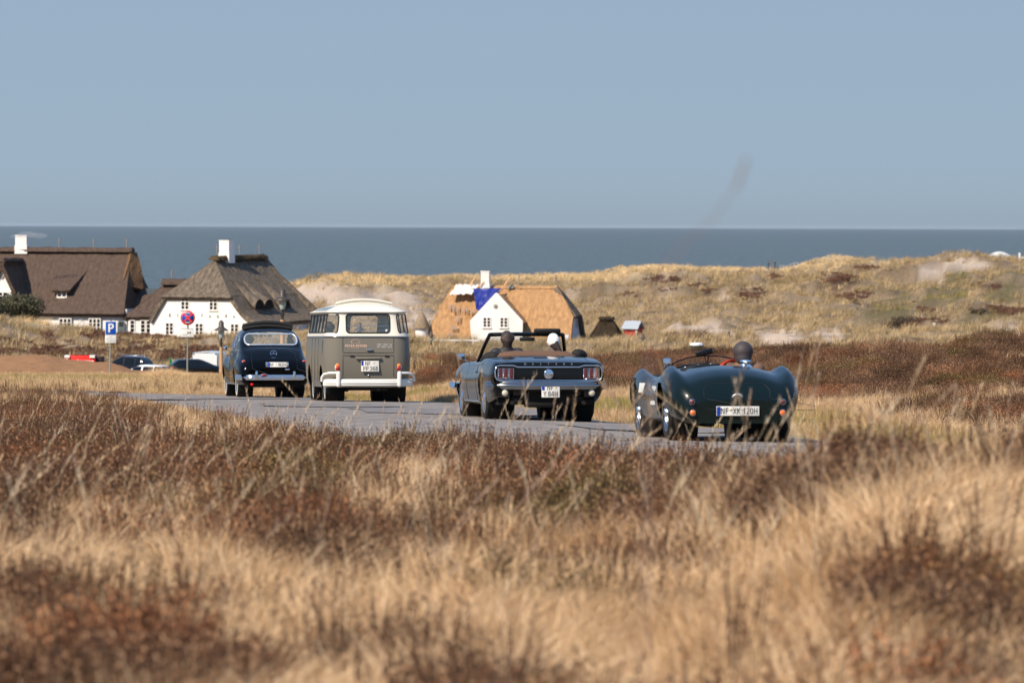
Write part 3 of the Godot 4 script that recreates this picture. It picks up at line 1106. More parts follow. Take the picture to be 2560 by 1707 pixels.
	tag(obj("bent_stem", s, mat("dead stem", Color(0.50, 0.43, 0.42), 0.8)), "blurred bent grass stem close to the lens rising into the sky", "grass stem")

# bare earth heap by the bend: height above the ground
func sand_height(x: float, d: float) -> float:
	var u := 1280.0 + FOCAL * x / d
	if d < 196.0 or d > 262.0 or u < -500.0 or u > 640.0:
		return 0.0
	var top := pchip([-500.0, -100.0, 107.0, 155.0, 250.0, 297.0, 340.0, 420.0, 560.0, 640.0], [0.0, .84, .90, .74, .64, .52, .30, .26, .26, 0.0], u)
	top *= 1.0 + 0.12 * noise_a.get_noise_2d(x * 3.0, d)
	return maxf(top * ss(200, 226, d) * (1.0 - ss(240, 262, d)) - 0.04, 0.0)

func build_sand_heap() -> void:
	var s := st()
	s.set_smooth_group(1)
	var rows := []
	for i in 60:
		var d := 196.0 + 66.0 * i / 59.0
		var row := PackedVector3Array()
		for j in 90:
			var u := -520.0 + 1180.0 * j / 89.0
			var x := (u - 1280.0) / FOCAL * d
			row.append(Vector3(x, ground_y(x, -d) + sand_height(x, d) + noise_b.get_noise_2d(x * 9.0, d * 4.0) * 0.07 - 0.03 + (0.0 if sand_height(x, d) > 0.02 else -0.25), -d))
		rows.append(row)
	for i in 59:
		for j in 89:
			quad(s, rows[i][j], rows[i][j + 1], rows[i + 1][j + 1], rows[i + 1][j])
	var m := mat("bare earth", Color(0.66, 0.50, 0.36), 0.95, 0.0, {"albedo_texture": noise_tex(0.02, 0.75, 1.0, 31, 512, 5), "uv1_triplanar": true, "uv1_world_triplanar": true, "uv1_scale": Vector3.ONE * 0.2, "metallic_specular": 0.15})
	tag(obj("sand_heap", s, m), "bare brown heap of sandy earth by the road bend", "sand heap", "", "structure")

func shrub(n: String, label: String, c: Vector3, r: Vector3, tone: Color, seed_: int, leaf: float, count: int, group := "") -> void:
	var g := RandomNumberGenerator.new()
	g.seed = seed_
	var o := thing(n, label, "shrub", c, 0, group)
	var tw := st()
	var lv := st()
	var lobes := []
	for i in 9:
		lobes.append(Vector3(g.randf_range(-0.7, 0.7) * r.x, g.randf_range(0.35, 0.85) * r.y, g.randf_range(-0.6, 0.6) * r.z))
	for q in lobes:
		tube(tw, [Vector3(q.x * 0.25, -0.2, q.z * 0.25), Vector3(q.x * 0.7, q.y * 0.55, q.z * 0.7), q], 0.05 * r.y, 0.012, 5)
	lv.set_smooth_group(-1)
	for i in count:
		var q: Vector3 = lobes[g.randi() % 9]
		var dir := Vector3(g.randfn(), g.randfn(), g.randfn()).normalized()
		var p := q + dir * Vector3(r.x, r.y, r.z) * 0.42 * pow(g.randf(), 0.4)
		if p.y < 0.0:
			continue
		var a := Vector3(g.randfn(), g.randfn() + 0.6, g.randfn()).normalized() * leaf * g.randf_range(0.6, 1.4)
		var b := a.cross(dir + Vector3(0.01, 0, 0)).normalized() * leaf * 0.4
		lv.set_color(tone * g.randf_range(0.6, 1.4))
		quad(lv, p, p + a * 0.5 + b, p + a, p + a * 0.5 - b)
	obj("branches", tw, mat("shrub wood", Color(0.25, 0.2, 0.16), 0.9), o)
	obj("foliage", lv, heather_mat(), o)

# ------------------------------------------------------------------ vehicles (rear axle at the origin, nose towards -z)
func drive(u: float, d: float, heading: float) -> Transform3D:
	var p := at(u, 1000, d)
	p.y = ground_y(p.x, p.z, false) + 0.062
	var b := Basis(Vector3.UP, deg_to_rad(heading)) * Basis(Vector3.RIGHT, -0.0203)
	return Transform3D(b, p)

func paint(key: String, c: Color, rough := 0.22, coat := 0.8) -> StandardMaterial3D:
	return mat(key, c, rough, 0.0, {"clearcoat_enabled": true, "clearcoat": coat, "clearcoat_roughness": 0.03, "metallic_specular": 0.2})

func close_end(parent: Node3D, g: Array, i: int, m: Material) -> void:   # flat panel that closes the first or last row of a loft
	var s := st()
	s.set_smooth_group(-1)
	var loop := []
	for p in g[i]:
		loop.append(p)
	for j in range(g[i].size() - 1, -1, -1):
		loop.append(g[i][j] * Vector3(-1, 1, 1))
	var c := Vector3.ZERO
	for p in loop:
		c += p
	c /= loop.size()
	for j in loop.size():
		var a: Vector3 = loop[j]
		var b: Vector3 = loop[(j + 1) % loop.size()]
		if (b - a).length() < 1e-4:
			continue
		if i == 0:
			tri(s, c, a, b)
		else:
			tri(s, c, b, a)
	obj("end_panel", s, m, parent)

func chrome() -> StandardMaterial3D:
	return mat("chrome", Color(0.86, 0.87, 0.88), 0.08, 1.0)

func glass(key := "window glass", c := Color(0.85, 0.93, 0.92, 0.08)) -> StandardMaterial3D:
	return mat(key, c, 0.02, 0.0, {"transparency": BaseMaterial3D.TRANSPARENCY_ALPHA, "metallic_specular": 0.36})

func dark() -> StandardMaterial3D:
	return mat("underside black", Color(0.05, 0.05, 0.052), 0.9)

func rubber() -> StandardMaterial3D:
	return mat("seal rubber", Color(0.06, 0.06, 0.065), 0.6)

func emit_skin(parts: Dictionary, parent: Node3D, use: Dictionary) -> void:
	for k in parts:
		obj(k, parts[k], use[k], parent, true)

func well(parent: Node3D, z: float, y: float, r: float, x0: float, x1: float) -> void:
	for s in [-1.0, 1.0]:
		var q := st()
		lathe(q, [Vector2(0, x0), Vector2(r, x0), Vector2(r, x1)], Transform3D(Basis(Vector3(0, 0, 1), -PI / 2 * s), Vector3(0, y, z)), 28)
		obj("wheel_well", q, dark(), parent)

func round_lamp(parent: Node3D, n: String, p: Vector3, r: float, c: Color, squash := Vector3.ONE, depth := 0.6) -> void:
	var s := st()
	ellipsoid(s, Vector3.ZERO, Vector3(r, r, r * depth) * squash)
	var o := obj(n, s, mat("lens %s" % c.to_html(), c, 0.12, 0.0, {"clearcoat_enabled": true}), parent)
	o.position = p
	var ring := st()
	var pts := []
	for i in 20:
		var a := TAU * i / 20.0
		pts.append(Vector3(cos(a) * r * squash.x * 1.02, sin(a) * r * squash.y * 1.02, 0))
	tube(ring, pts, r * 0.14, r * 0.14, 6, true)
	obj("lamp_ring", ring, chrome(), o)

func lines(parent: Node3D, n: String, sets: Array, r: float, m: Material) -> void:
	var s := st()
	for p in sets:
		tube(s, p, r, r, 5)
	obj(n, s, m, parent)

func lerp_pts(a: Array, n: int) -> Array:   # denser polyline of [x, y] pairs
	var out := []
	for i in a.size() - 1:
		for j in n:
			out.append([lerpf(a[i][0], a[i + 1][0], float(j) / n), lerpf(a[i][1], a[i + 1][1], float(j) / n)])
	out.append(a[-1])
	return out

func small_print(parent: Node3D, xf: Transform3D, width: float, height: float, count: int, m: Material) -> void:   # lettering too small in the photograph to be read
	var s := st()
	var w := width / count
	for i in count:
		if (i * 7 + count) % 6 == 5:
			continue
		var x := -width / 2 + (i + .5) * w
		var k := (i * 5 + count) % 4
		box(s, Vector3(x - w * .28, 0, 0), Vector3(w * .2, height, .003))
		if k != 1:
			box(s, Vector3(x + w * .02, height * .42, 0), Vector3(w * .42, height * .16, .003))
		if k != 2:
			box(s, Vector3(x + w * .02, -height * .42 * (1 if k else 0), 0), Vector3(w * .42, height * .16, .003))
		if k == 3:
			box(s, Vector3(x + w * .22, 0, 0), Vector3(w * .18, height * .8, .0028))
	var o := obj("small_print", s, m, parent)
	o.transform = xf

# ---- the dark green open racing car
func build_green_roadster() -> void:
	var xf := drive(1817, 69, 6.6)
	var car := thing("green_roadster", "dark green open racing roadster with faired wings, last car of the convoy", "vintage car")
	car.transform = xf
	var g := loft([
		[0.87, .24, .215, .44, .22, .505, .26, .53, .33, .515, .41, .46, .465, .36, .485, .24, .495, .12, .50, 0, .50],
		[0.83, .27, .21, .49, .215, .59, .27, .625, .37, .61, .475, .54, .55, .42, .575, .28, .59, .14, .60, 0, .60],
		[0.66, .3, .205, .57, .21, .70, .30, .75, .44, .74, .60, .655, .705, .52, .71, .36, .755, .18, .78, 0, .785],
		[0.35, .3, .22, .64, .23, .765, .35, .815, .52, .805, .70, .70, .845, .55, .80, .38, .84, .19, .87, 0, .875],
		[0.0, .3, .22, .66, .23, .785, .36, .825, .54, .815, .74, .69, .90, .54, .835, .38, .87, .19, .90, 0, .905],
		[-0.4, .3, .2, .66, .21, .77, .36, .80, .52, .785, .69, .68, .835, .56, .81, .41, .87, .2, .90, 0, .91],
		[-0.9, .3, .2, .66, .21, .75, .36, .775, .50, .755, .62, .70, .71, .62, .755, .48, .80, .22, .83, 0, .84],
		[-1.5, .3, .2, .66, .21, .75, .36, .77, .50, .75, .62, .69, .71, .60, .765, .44, .85, .2, .91, 0, .92],
		[-2.1, .3, .2, .66, .21, .765, .36, .80, .52, .795, .68, .70, .80, .52, .745, .35, .80, .17, .845, 0, .855],
		[-2.5, .3, .22, .66, .23, .78, .36, .82, .53, .805, .71, .68, .855, .50, .72, .33, .76, .16, .805, 0, .815],
		[-2.95, .3, .25, .60, .26, .72, .35, .775, .48, .755, .63, .64, .74, .48, .64, .31, .66, .15, .685, 0, .695],
		[-3.2, .15, .36, .30, .37, .42, .40, .48, .46, .46, .52, .40, .56, .30, .55, .2, .555, .1, .56, 0, .565]], 0.035, 5)
	var parts := skin(g, func(p, n):
		for z in [0.0, -2.44]:
			if Vector2(p.z - z, p.y - 0.34).length() < (0.375 if z == 0.0 else 0.40) and absf(p.x) > 0.5:
				return ""
		if n.y > 0.5 and p.z < -0.42 and p.z > -1.42 and p.y > 0.7 and absf(p.x) < 0.54 - 0.1 * ss(-0.6, -0.42, p.z):
			return "" if p.x > 0.02 else "tonneau_cover"
		return "body")
	emit_skin(parts, car, {"body": paint("dark green paint", Color(0.04, 0.092, 0.095), 0.25, 0.5), "tonneau_cover": mat("black canvas", Color(0.07, 0.07, 0.075), 0.8)})
	close_end(car, g, 0, mats["dark green paint"])
	var floor_pan := st()
	box(floor_pan, Vector3(0, .24, -1.2), Vector3(1.1, .06, 3.6))
	box(floor_pan, Vector3(0, .33, .45), Vector3(.9, .2, .5))
	tube(floor_pan, [Vector3(-.3, .2, .8), Vector3(-.3, .2, -.6)], .035)
	tube(floor_pan, [Vector3(-.7, .34, 0), Vector3(.7, .34, 0)], .05)
	obj("chassis", floor_pan, dark(), car)
	well(car, 0, .34, .42, .40, .70)
	well(car, -2.44, .34, .44, .40, .70)
	for z in [0.0, -2.44]:
		for s in [-1.0, 1.0]:
			wheel(car, Vector3(.665 * s, .335, z), .335, .165, s, "wire")
	# cockpit: passenger side under the cover, driver side open
	var cab := st()
	box(cab, Vector3(.27, .52, -.5), Vector3(.46, .5, .06), Basis(Vector3.RIGHT, -0.25))
	box(cab, Vector3(.27, .36, -.85), Vector3(.46, .14, .55))
	box(cab, Vector3(0.015, .55, -.9), Vector3(.03, .45, 1.0))
	box(cab, Vector3(.27, .7, -1.42), Vector3(.5, .2, .04))
	obj("seat", cab, mat("seat leather", Color(0.19, 0.11, 0.07), 0.6), car)
	var rail := st()
	tube(rail, top_line(g, [[-.52, -.44], [-.5, -.7], [-.51, -1.1], [-.5, -1.4], [-.3, -1.43], [0.0, -1.43]], .012), .013)
	tube(rail, top_line(g, [[-.5, -.43], [-.3, -.42], [-.02, -.42]], .012), .013)
	obj("cockpit_edge", rail, rubber(), car)
	var stud := st()
	for x in [-.44, -.28, -.12]:
		ellipsoid(stud, top_line(g, [[x, -.47]], .02)[0], Vector3.ONE * .013, Basis.IDENTITY, 4)
	for z in [-.6, -.9, -1.2]:
		ellipsoid(stud, top_line(g, [[-.49, z]], .02)[0], Vector3.ONE * .013, Basis.IDENTITY, 4)
	obj("cover_studs", stud, chrome(), car)
	var sw := st()
	var ring := []
	for i in 20:
		var a := TAU * i / 20.0
		ring.append(Vector3(.29 + cos(a) * .19, .80 + sin(a) * .18, -1.2 - sin(a) * .06))
	tube(sw, ring, .013, .013, 6, true)
	tube(sw, [ring[0], ring[10]], .01)
	obj("steering_wheel", sw, mat("wheel rim wood", Color(0.2, 0.1, 0.05), 0.4), car)
	# low screen across the scuttle
	var scr := []
	var base := []
	for i in 11:
		var x := lerpf(-.50, .50, i / 10.0)
		base.append([x, -1.44 - .1 * (1.0 - pow(x / .5, 2.0))])
	var foot := top_line(g, base, 0.0)
	for q in foot:
		scr.append(q + Vector3(-q.x * 0.08, .10, .07))
	var pane := st()
	var fr := st()
	for i in 10:
		quad(pane, foot[i], foot[i + 1], scr[i + 1], scr[i])
	tube(fr, scr, .009)
	tube(fr, [foot[0], scr[0]], .011)
	tube(fr, [foot[10], scr[10]], .011)
	tube(fr, [foot[5], scr[5]], .008)
	var ws := obj("windscreen", pane, glass(), car)
	obj("screen_frame", fr, mat("black paint", Color(0.03, 0.03, 0.035), 0.35), ws)
	var mir := st()
	rbox(mir, Vector3(-.06, 1.06, -1.42), Vector3(.22, .075, .04), .018, Basis(Vector3(0, 0, 1), 0.22))
	tube(mir, [Vector3(-.02, .92, -1.48), Vector3(-.06, 1.05, -1.44)], .008)
	obj("centre_mirror", mir, mat("black paint", Color(0.03, 0.03, 0.035), 0.35), car)
	var sm := st()
	rbox(sm, Vector3(-.56, .93, -1.18), Vector3(.09, .12, .03), .014)
	tube(sm, [Vector3(-.55, .78, -1.18), Vector3(-.56, .9, -1.18)], .008)
	obj("side_mirror", sm, chrome(), car)
	var strap := st()
	tube(strap, [Vector3(.0, .885, -.55), Vector3(.06, .93, -.58), Vector3(.15, .965, -.68), Vector3(.22, .955, -.75)], .02, .016)
	obj("harness_strap", strap, mat("orange webbing", Color(0.72, 0.20, 0.06), 0.7), car)
	# rear details
	var fc := st()
	var fp: Vector3 = top_line(g, [[.25, -.12]], 0)[0]
	lathe(fc, [Vector2(.085, -.03), Vector2(.08, .012), Vector2(.058, .02), Vector2(.055, .05), Vector2(.068, .055), Vector2(.065, .075), Vector2(.03, .085), Vector2(0, .085)], Transform3D(Basis(Vector3.RIGHT, .12), fp), 20)
	rbox(fc, fp + Vector3(0, .045, .075), Vector3(.035, .05, .03), .01)
	obj("fuel_filler_cap", fc, chrome(), car)
	var lid := lerp_pts([[-.40, .36], [-.40, .62], [-.33, .70], [.33, .70], [.40, .62], [.40, .36]], 5)
	lines(car, "lid_gap", [rear_line(g, lid, .0)], .003, rubber())
	var hp := rear_line(g, [[-.05, .55], [0, .57], [.05, .55]], .025)
	lines(car, "lid_handle", [[rear_line(g, [[-.055, .535]], 0)[0], hp[0], hp[1], hp[2], rear_line(g, [[.055, .535]], 0)[0]]], .014, mat("polished trim", Color(0.85, 0.87, 0.90), 0.35, 0.6))
	for s in [-1.0, 1.0]:
		var q: Vector3 = rear_line(g, [[.55 * s, .475]], .025)[0]
		round_lamp(car, "tail_lamp", q, .032, Color(0.35, 0.02, 0.03), Vector3.ONE, 1.4)
		q = rear_line(g, [[.545 * s, .345]], .03)[0]
		round_lamp(car, "indicator_lamp", q, .034, Color(0.95, 0.44, 0.04), Vector3.ONE, 1.0)
		q = rear_line(g, [[.38 * s, .30]], .03)[0]
		round_lamp(car, "rear_reflector", q, .027, Color(0.75, 0.05, 0.06), Vector3.ONE, .7)
	var px := Transform3D(Basis(Vector3.RIGHT, -0.05), Vector3(-.0, .365, .90))
	number_plate(car, px, .52, .115, [[[["NF", -.165, .09], ["XK", -.015, .09], ["120H", .15, .17]], 0.0, .072, [-.085, .012, "b9a5a0"]]])
	var br := st()
	box(br, Vector3(0, .33, .875), Vector3(.4, .05, .03))
	obj("plate_bracket", br, dark(), car)
	var dl := st()
	# race number panels on the left flank
	var sp := side_line(g, true, [[-.70, .42], [-.70, .65], [-1.15, .65], [-1.15, .42]], .006)
	plate_poly(dl, [sp[1], sp[0], sp[3], sp[2]], .004)
	var rd := obj("number_roundel", dl, mat("decal white", Color(0.8, 0.81, 0.8), 0.5), car)
	var nb := Basis(Vector3.UP, -PI / 2)
	small_print(rd, Transform3D(nb, (sp[0] + sp[2]) / 2 + Vector3(-.008, 0, 0)), .22, .06, 5, mat("lettering black", Color(0.03, 0.03, 0.035), 0.5))
	var d2 := st()
	sp = side_line(g, true, [[-1.75, .56], [-1.75, .68], [-1.98, .68], [-1.98, .56]], .006)
	plate_poly(d2, [sp[1], sp[0], sp[3], sp[2]], .004)
	obj("wing_sticker", d2, mat("decal white", Color(0.8, 0.81, 0.8), 0.5), car)
	lines(car, "door_gap", [side_line(g, true, lerp_pts([[-.7, .3], [-.68, .66]], 4), 0), side_line(g, true, lerp_pts([[-1.3, .3], [-1.32, .66]], 4), 0)], .004, rubber())
	seated_person("person", "person in dark helmet and brown jacket driving the green open racer", car.transform, Vector3(.30, .41, -.72), .50, 0.10, {"top": Color(0.16, 0.085, 0.05), "legs": Color(0.05, 0.06, 0.09), "head": "helmet", "wheel": Vector3(.29, .80, -1.2)})

# ---- the dark blue convertible
func build_blue_convertible() -> void:
	var xf := drive(1345, 88, 7.8)
	var car := thing("blue_convertible", "dark blue open American convertible with triple red tail lamps", "vintage car")
	car.transform = xf
	var g := loft([
		[1.15, .4, .45, .70, .455, .79, .49, .83, .57, .845, .66, .842, .765, .80, .86, .68, .885, .34, .89, 0, .89],
		[1.05, .4, .36, .74, .37, .83, .43, .865, .55, .875, .66, .865, .78, .815, .885, .69, .905, .35, .912, 0, .914],
		[0.8, .4, .3, .77, .31, .855, .40, .888, .53, .895, .65, .88, .78, .83, .90, .715, .932, .36, .945, 0, .947],
		[0.4, .4, .24, .79, .25, .86, .37, .892, .52, .90, .65, .885, .79, .84, .915, .73, .958, .37, .978, 0, .982],
		[0.0, .4, .22, .79, .23, .86, .36, .892, .52, .90, .645, .885, .79, .84, .92, .735, .965, .38, .99, 0, .995],
		[-0.5, .4, .22, .79, .23, .86, .36, .89, .52, .895, .635, .87, .76, .83, .895, .745, .93, .4, .95, 0, .955],
		[-1.2, .4, .22, .79, .23, .86, .36, .885, .52, .888, .625, .865, .745, .82, .86, .74, .885, .4, .90, 0, .90],
		[-1.9, .4, .22, .79, .23, .86, .36, .885, .52, .888, .625, .865, .745, .82, .86, .73, .89, .38, .925, 0, .93],
		[-2.75, .4, .22, .79, .23, .86, .36, .885, .52, .888, .625, .865, .745, .81, .855, .70, .88, .35, .915, 0, .925],
		[-3.3, .4, .26, .76, .27, .84, .38, .87, .52, .873, .62, .855, .73, .79, .81, .68, .825, .34, .85, 0, .86],
		[-3.5, .4, .36, .70, .37, .78, .44, .82, .53, .825, .62, .81, .70, .76, .76, .66, .77, .33, .78, 0, .785]], 0.05, 5)
	var parts := skin(g, func(p, n):
		for z in [0.0, -2.74]:
			if Vector2(p.z - z, p.y - 0.34).length() < 0.385 and absf(p.x) > 0.5:
				return ""
		if p.z < -0.42 and p.z > -1.92 and n.y > 0.5 and absf(p.x) < 0.68:
			return ""
		return "body")
	emit_skin(parts, car, {"body": paint("midnight blue paint", Color(0.035, 0.05, 0.068), 0.2, 0.6)})
	var under := st()
	box(under, Vector3(0, .30, -1.2), Vector3(1.5, .12, 4.2))
	box(under, Vector3(0, .40, .75), Vector3(1.1, .22, .6))
	box(under, Vector3(0, .55, 1.1), Vector3(1.45, .2, .06))
	tube(under, [Vector3(-.68, .33, 0), Vector3(.68, .33, 0)], .06)
	ellipsoid(under, Vector3(0, .33, 0), Vector3(.17, .15, .2))
	rbox(under, Vector3(-.1, .27, .95), Vector3(.5, .14, .22), .05)
	for s in [-1.0, 1.0]:
		tube(under, [Vector3(.55 * s, .24, -.4), Vector3(.55 * s, .3, .4), Vector3(.55 * s, .27, 1.16)], .03)
	obj("chassis", under, dark(), car)
	well(car, 0, .34, .43, .42, .80)
	well(car, -2.74, .34, .43, .42, .80)
	for z in [0.0, -2.74]:
		for s in [-1.0, 1.0]:
			wheel(car, Vector3(.745 * s, .335, z), .335, .20, s, "styled")
	var nose := st()
	box(nose, Vector3(0, .57, -3.49), Vector3(1.5, .36, .04))
	obj("nose_panel", nose, dark(), car)
	# tail panel with lamps
	var tp := st()
	plate_poly(tp, [Vector3(-.78, .60, 1.135), Vector3(.78, .60, 1.135), Vector3(.80, .70, 1.135), Vector3(.76, .845, 1.135), Vector3(-.76, .845, 1.135), Vector3(-.80, .70, 1.135)], .03)
	obj("tail_panel", tp, paint("black gloss panel", Color(0.03, 0.035, 0.045), 0.3), car)
	var up := st()
	plate_poly(up, [Vector3(-.80, .44, 1.14), Vector3(.80, .44, 1.14), Vector3(.83, .60, 1.14), Vector3(-.83, .60, 1.14)], .02)
	plate_poly(up, [Vector3(-.83, .842, 1.143), Vector3(.83, .842, 1.143), Vector3(.80, .868, 1.143), Vector3(.5, .887, 1.143), Vector3(-.5, .887, 1.143), Vector3(-.80, .868, 1.143)], .02)
	obj("valance", up, mats["midnight blue paint"], car)
	var mould := []
	for e in [[-.80, .63], [-.825, .68], [-.825, .76], [-.805, .825], [-.76, .843], [-.56, .843], [-.52, .835], [-.48, .818], [.48, .818], [.52, .835], [.56, .843], [.76, .843], [.805, .825], [.825, .76], [.825, .68], [.80, .63], [.75, .612], [-.75, .612]]:
		mould.append(Vector3(e[0], e[1], 1.162))
	var ms := st()
	tube(ms, mould, .0115, .0115, 8, true)
	obj("chrome_surround", ms, chrome(), car)
	for s in [-1.0, 1.0]:
		for k in 3:
			var x: float = s * (.575 + .085 * k)
			var cl := st()
			rbox(cl, Vector3.ZERO, Vector3(.058, .155, .035), .012)
			var lamp := obj("tail_lamp", cl, mat("lens dark red", Color(0.30, 0.012, 0.02), 0.15, 0.0, {"clearcoat_enabled": true}), car)
			lamp.position = Vector3(x, .72, 1.15)
			var bz := st()
			tube(bz, [Vector3(-.034, -.08, .012), Vector3(.034, -.08, .012), Vector3(.034, .08, .012), Vector3(-.034, .08, .012)], .0075, .0075, 5, true)
			obj("lamp_bezel", bz, chrome(), lamp)
	var badge := st()
	lathe(badge, [Vector2(.078, -.01), Vector2(.078, .03), Vector2(.06, .045), Vector2(.048, .04), Vector2(.03, .05), Vector2(0, .052)], Transform3D(Basis(Vector3.RIGHT, PI / 2), Vector3(0, .71, 1.15)), 28)
	obj("fuel_filler_cap", badge, chrome(), car)
	var word := "MUSTANG"
	for i in 7:
		var p: Vector3 = Vector3(lerpf(-.36, .36, i / 6.0), .866, 1.147)
		letters("lettering", word[i], .03, chrome(), car, Transform3D(Basis.IDENTITY, p))
	lines(car, "boot_lid_gap", [top_line(g, lerp_pts([[-.62, 1.1], [-.64, .2], [-.55, .02], [.55, .02], [.64, .2], [.62, 1.1]], 5), -.001)], .005, rubber())
	# bumper
	var bm := st()
	for row in [[.535, .03], [.575, .028], [.50, .024]]:
		var pts := []
		for i in 21:
			var x := lerpf(-.86, .86, i / 20.0)
			pts.append(Vector3(x, row[0], 1.20 - .16 * pow(absf(x) / .86, 4.0) + (.02 if row[0] == .535 else 0.0)))
		pts.insert(0, Vector3(-.90, row[0], .80))
		pts.append(Vector3(.90, row[0], .80))
		tube(bm, pts, row[1] * 1.15, row[1] * 1.15, 8)
	obj("rear_bumper", bm, mat("bumper chrome", Color(0.62, 0.63, 0.64), 0.18, 1.0), car)
	for s in [-1.0, 1.0]:
		round_lamp(car, "reversing_lamp", Vector3(.67 * s, .425, 1.14), .045, Color(0.78, 0.76, 0.66), Vector3.ONE, .6)
	number_plate(car, Transform3D(Basis(Vector3.RIGHT, -0.05), Vector3(0.02, .455, 1.245)), .28, .20, [[[["NF", -.01, .09]], .05, .075, [.08, .05, "a8936a"]], [[["Y", -.09, .045], ["84H", .035, .15]], -.045, .075, []]])
	var fb := st()
	var fpts := []
	for i in 15:
		var x := lerpf(-.88, .88, i / 14.0)
		fpts.append(Vector3(x, .50, -3.58 + .12 * pow(absf(x) / .88, 4.0)))
	fpts.insert(0, Vector3(-.93, .52, -3.25))
	fpts.append(Vector3(.93, .52, -3.25))
	tube(fb, fpts, .05, .05, 8)
	obj("front_bumper", fb, chrome(), car)
	# sides
	for left in [true, false]:
		lines(car, "door_gap", [side_line(g, left, lerp_pts([[-.62, .84], [-.62, .40], [-.72, .30]], 4), 0), side_line(g, left, lerp_pts([[-1.78, .84], [-1.8, .30]], 4), 0)], .004, rubber())
		lines(car, "sill_trim", [side_line(g, left, lerp_pts([[-.5, .28], [-2.25, .28]], 3), .004)], .012, chrome())
		var hs := st()
		var hx := -1.0 if left else 1.0
		rbox(hs, side_line(g, left, [[-.72, .74]], .02)[0], Vector3(.03, .03, .13), .012)
		obj("door_handle", hs, chrome(), car)
	# windscreen with frame, mirror and visors
	var bl := Vector3(-.70, .93, -1.83)
	var br := Vector3(.70, .93, -1.83)
	var tl := Vector3(-.58, 1.315, -1.30)
	var tr := Vector3(.58, 1.315, -1.30)
	var gl := st()
	var fr := st()
	var topp := []
	var botp := []
	for i in 11:
		var t := i / 10.0
		var bow := -.10 * (1.0 - pow(2.0 * t - 1.0, 2.0))
		topp.append(tl.lerp(tr, t) + Vector3(0, .008 * (1.0 - pow(2.0 * t - 1.0, 2.0)), bow))
		botp.append(bl.lerp(br, t) + Vector3(0, 0, bow))
	gl.set_smooth_group(1)
	for i in 10:
		quad(gl, botp[i], botp[i + 1], topp[i + 1], topp[i])
	tube(fr, topp, .032, .032, 8)
	tube(fr, [bl - Vector3(0, .05, 0), bl.lerp(tl, .5), tl], .03, .03, 8)
	tube(fr, [br - Vector3(0, .05, 0), br.lerp(tr, .5), tr], .03, .03, 8)
	tube(fr, botp, .02, .02, 6)
	var scr := obj("windscreen", gl, glass("screen glass", Color(0.78, 0.92, 0.83, 0.32)), car)
	obj("screen_frame", fr, paint("black gloss panel", Color.BLACK), scr)
	var vis := st()
	rbox(vis, Vector3(.33, 1.368, -1.29), Vector3(.42, .085, .07), .025, Basis(Vector3.RIGHT, .2))
	rbox(vis, Vector3(-.36, 1.325, -1.30), Vector3(.34, .03, .1), .013)
	obj("sun_visor", vis, mat("black vinyl", Color(0.04, 0.04, 0.045), 0.6), car)
	var rm := st()
	rbox(rm, Vector3(.02, 1.245, -1.36), Vector3(.24, .06, .035), .016)
	tube(rm, [Vector3(.02, 1.25, -1.37), Vector3(.02, 1.33, -1.39)], .007)
	obj("rear_view_mirror", rm, mats["black vinyl"], car)
	var smr := st()
	rbox(smr, Vector3(-1.0, .97, -1.55), Vector3(.13, .09, .06), .025)
	tube(smr, [Vector3(-.86, .87, -1.58), Vector3(-.97, .94, -1.56)], .012)
	obj("door_mirror", smr, chrome(), car)
	# cabin
	var seats := st()
	for x in [-.37, .37]:
		rbox(seats, Vector3(x, .62, -.78), Vector3(.52, .56, .14), .06, Basis(Vector3.RIGHT, -.22))
		rbox(seats, Vector3(x, .44, -1.08), Vector3(.52, .16, .5), .06)
	rbox(seats, Vector3(0, .66, -.47), Vector3(1.2, .36, .12), .05, Basis(Vector3.RIGHT, -.3))
	obj("seats", seats, mats["black vinyl"], car)
	var dash := st()
	rbox(dash, Vector3(0, .84, -1.78), Vector3(1.34, .14, .22), .05)
	box(dash, Vector3(0, .45, -1.2), Vector3(1.4, .03, 1.5))
	for s in [-1.0, 1.0]:
		box(dash, Vector3(.70 * s, .66, -1.2), Vector3(.04, .38, 1.5))
	obj("dashboard", dash, mats["black vinyl"], car)
	var sw := st()
	var ring := []
	for i in 20:
		var a := TAU * i / 20.0
		ring.append(Vector3(-.37 + cos(a) * .2, .86 + sin(a) * .18, -1.45 - sin(a) * .09))
	tube(sw, ring, .013, .013, 6, true)
	tube(sw, [ring[0], ring[10]], .01)
	obj("steering_wheel", sw, mats["black vinyl"], car)
	# folded hood under its cover
	var hood := st()
	hood.set_smooth_group(1)
	var rows := []
	for i in 25:
		var x := lerpf(-.66, .66, i / 24.0)
		var f := 1.0 - pow(absf(x) / .70, 6.0)
		var row := PackedVector3Array()
		for j in 9:
			var w := PI * j / 8.0
			row.append(Vector3(x, .93 + .135 * sin(w) * f, -.28 + .24 * cos(w) * (0.6 + 0.4 * f)))
		rows.append(row)
	for i in 24:
		for j in 8:
			quad(hood, rows[i][j], rows[i + 1][j], rows[i + 1][j + 1], rows[i][j + 1])
	obj("folded_hood", hood, mat("tan hood cover", Color(0.40, 0.29, 0.20), 0.7), car)
	var ends := st()
	for s in [-1.0, 1.0]:
		for e in [[.70, .97, -.32, .10], [.73, .95, -.45, .085], [.66, .99, -.24, .085], [.76, .925, -.56, .065]]:
			ellipsoid(ends, Vector3(e[0] * s, e[1] + (.02 if s > 0 else -.02), e[2]), Vector3(e[3] * 1.2, e[3], e[3] * 1.2))
	obj("hood_folds", ends, mat("black canvas", Color(0.07, 0.07, 0.075), 0.8), car)
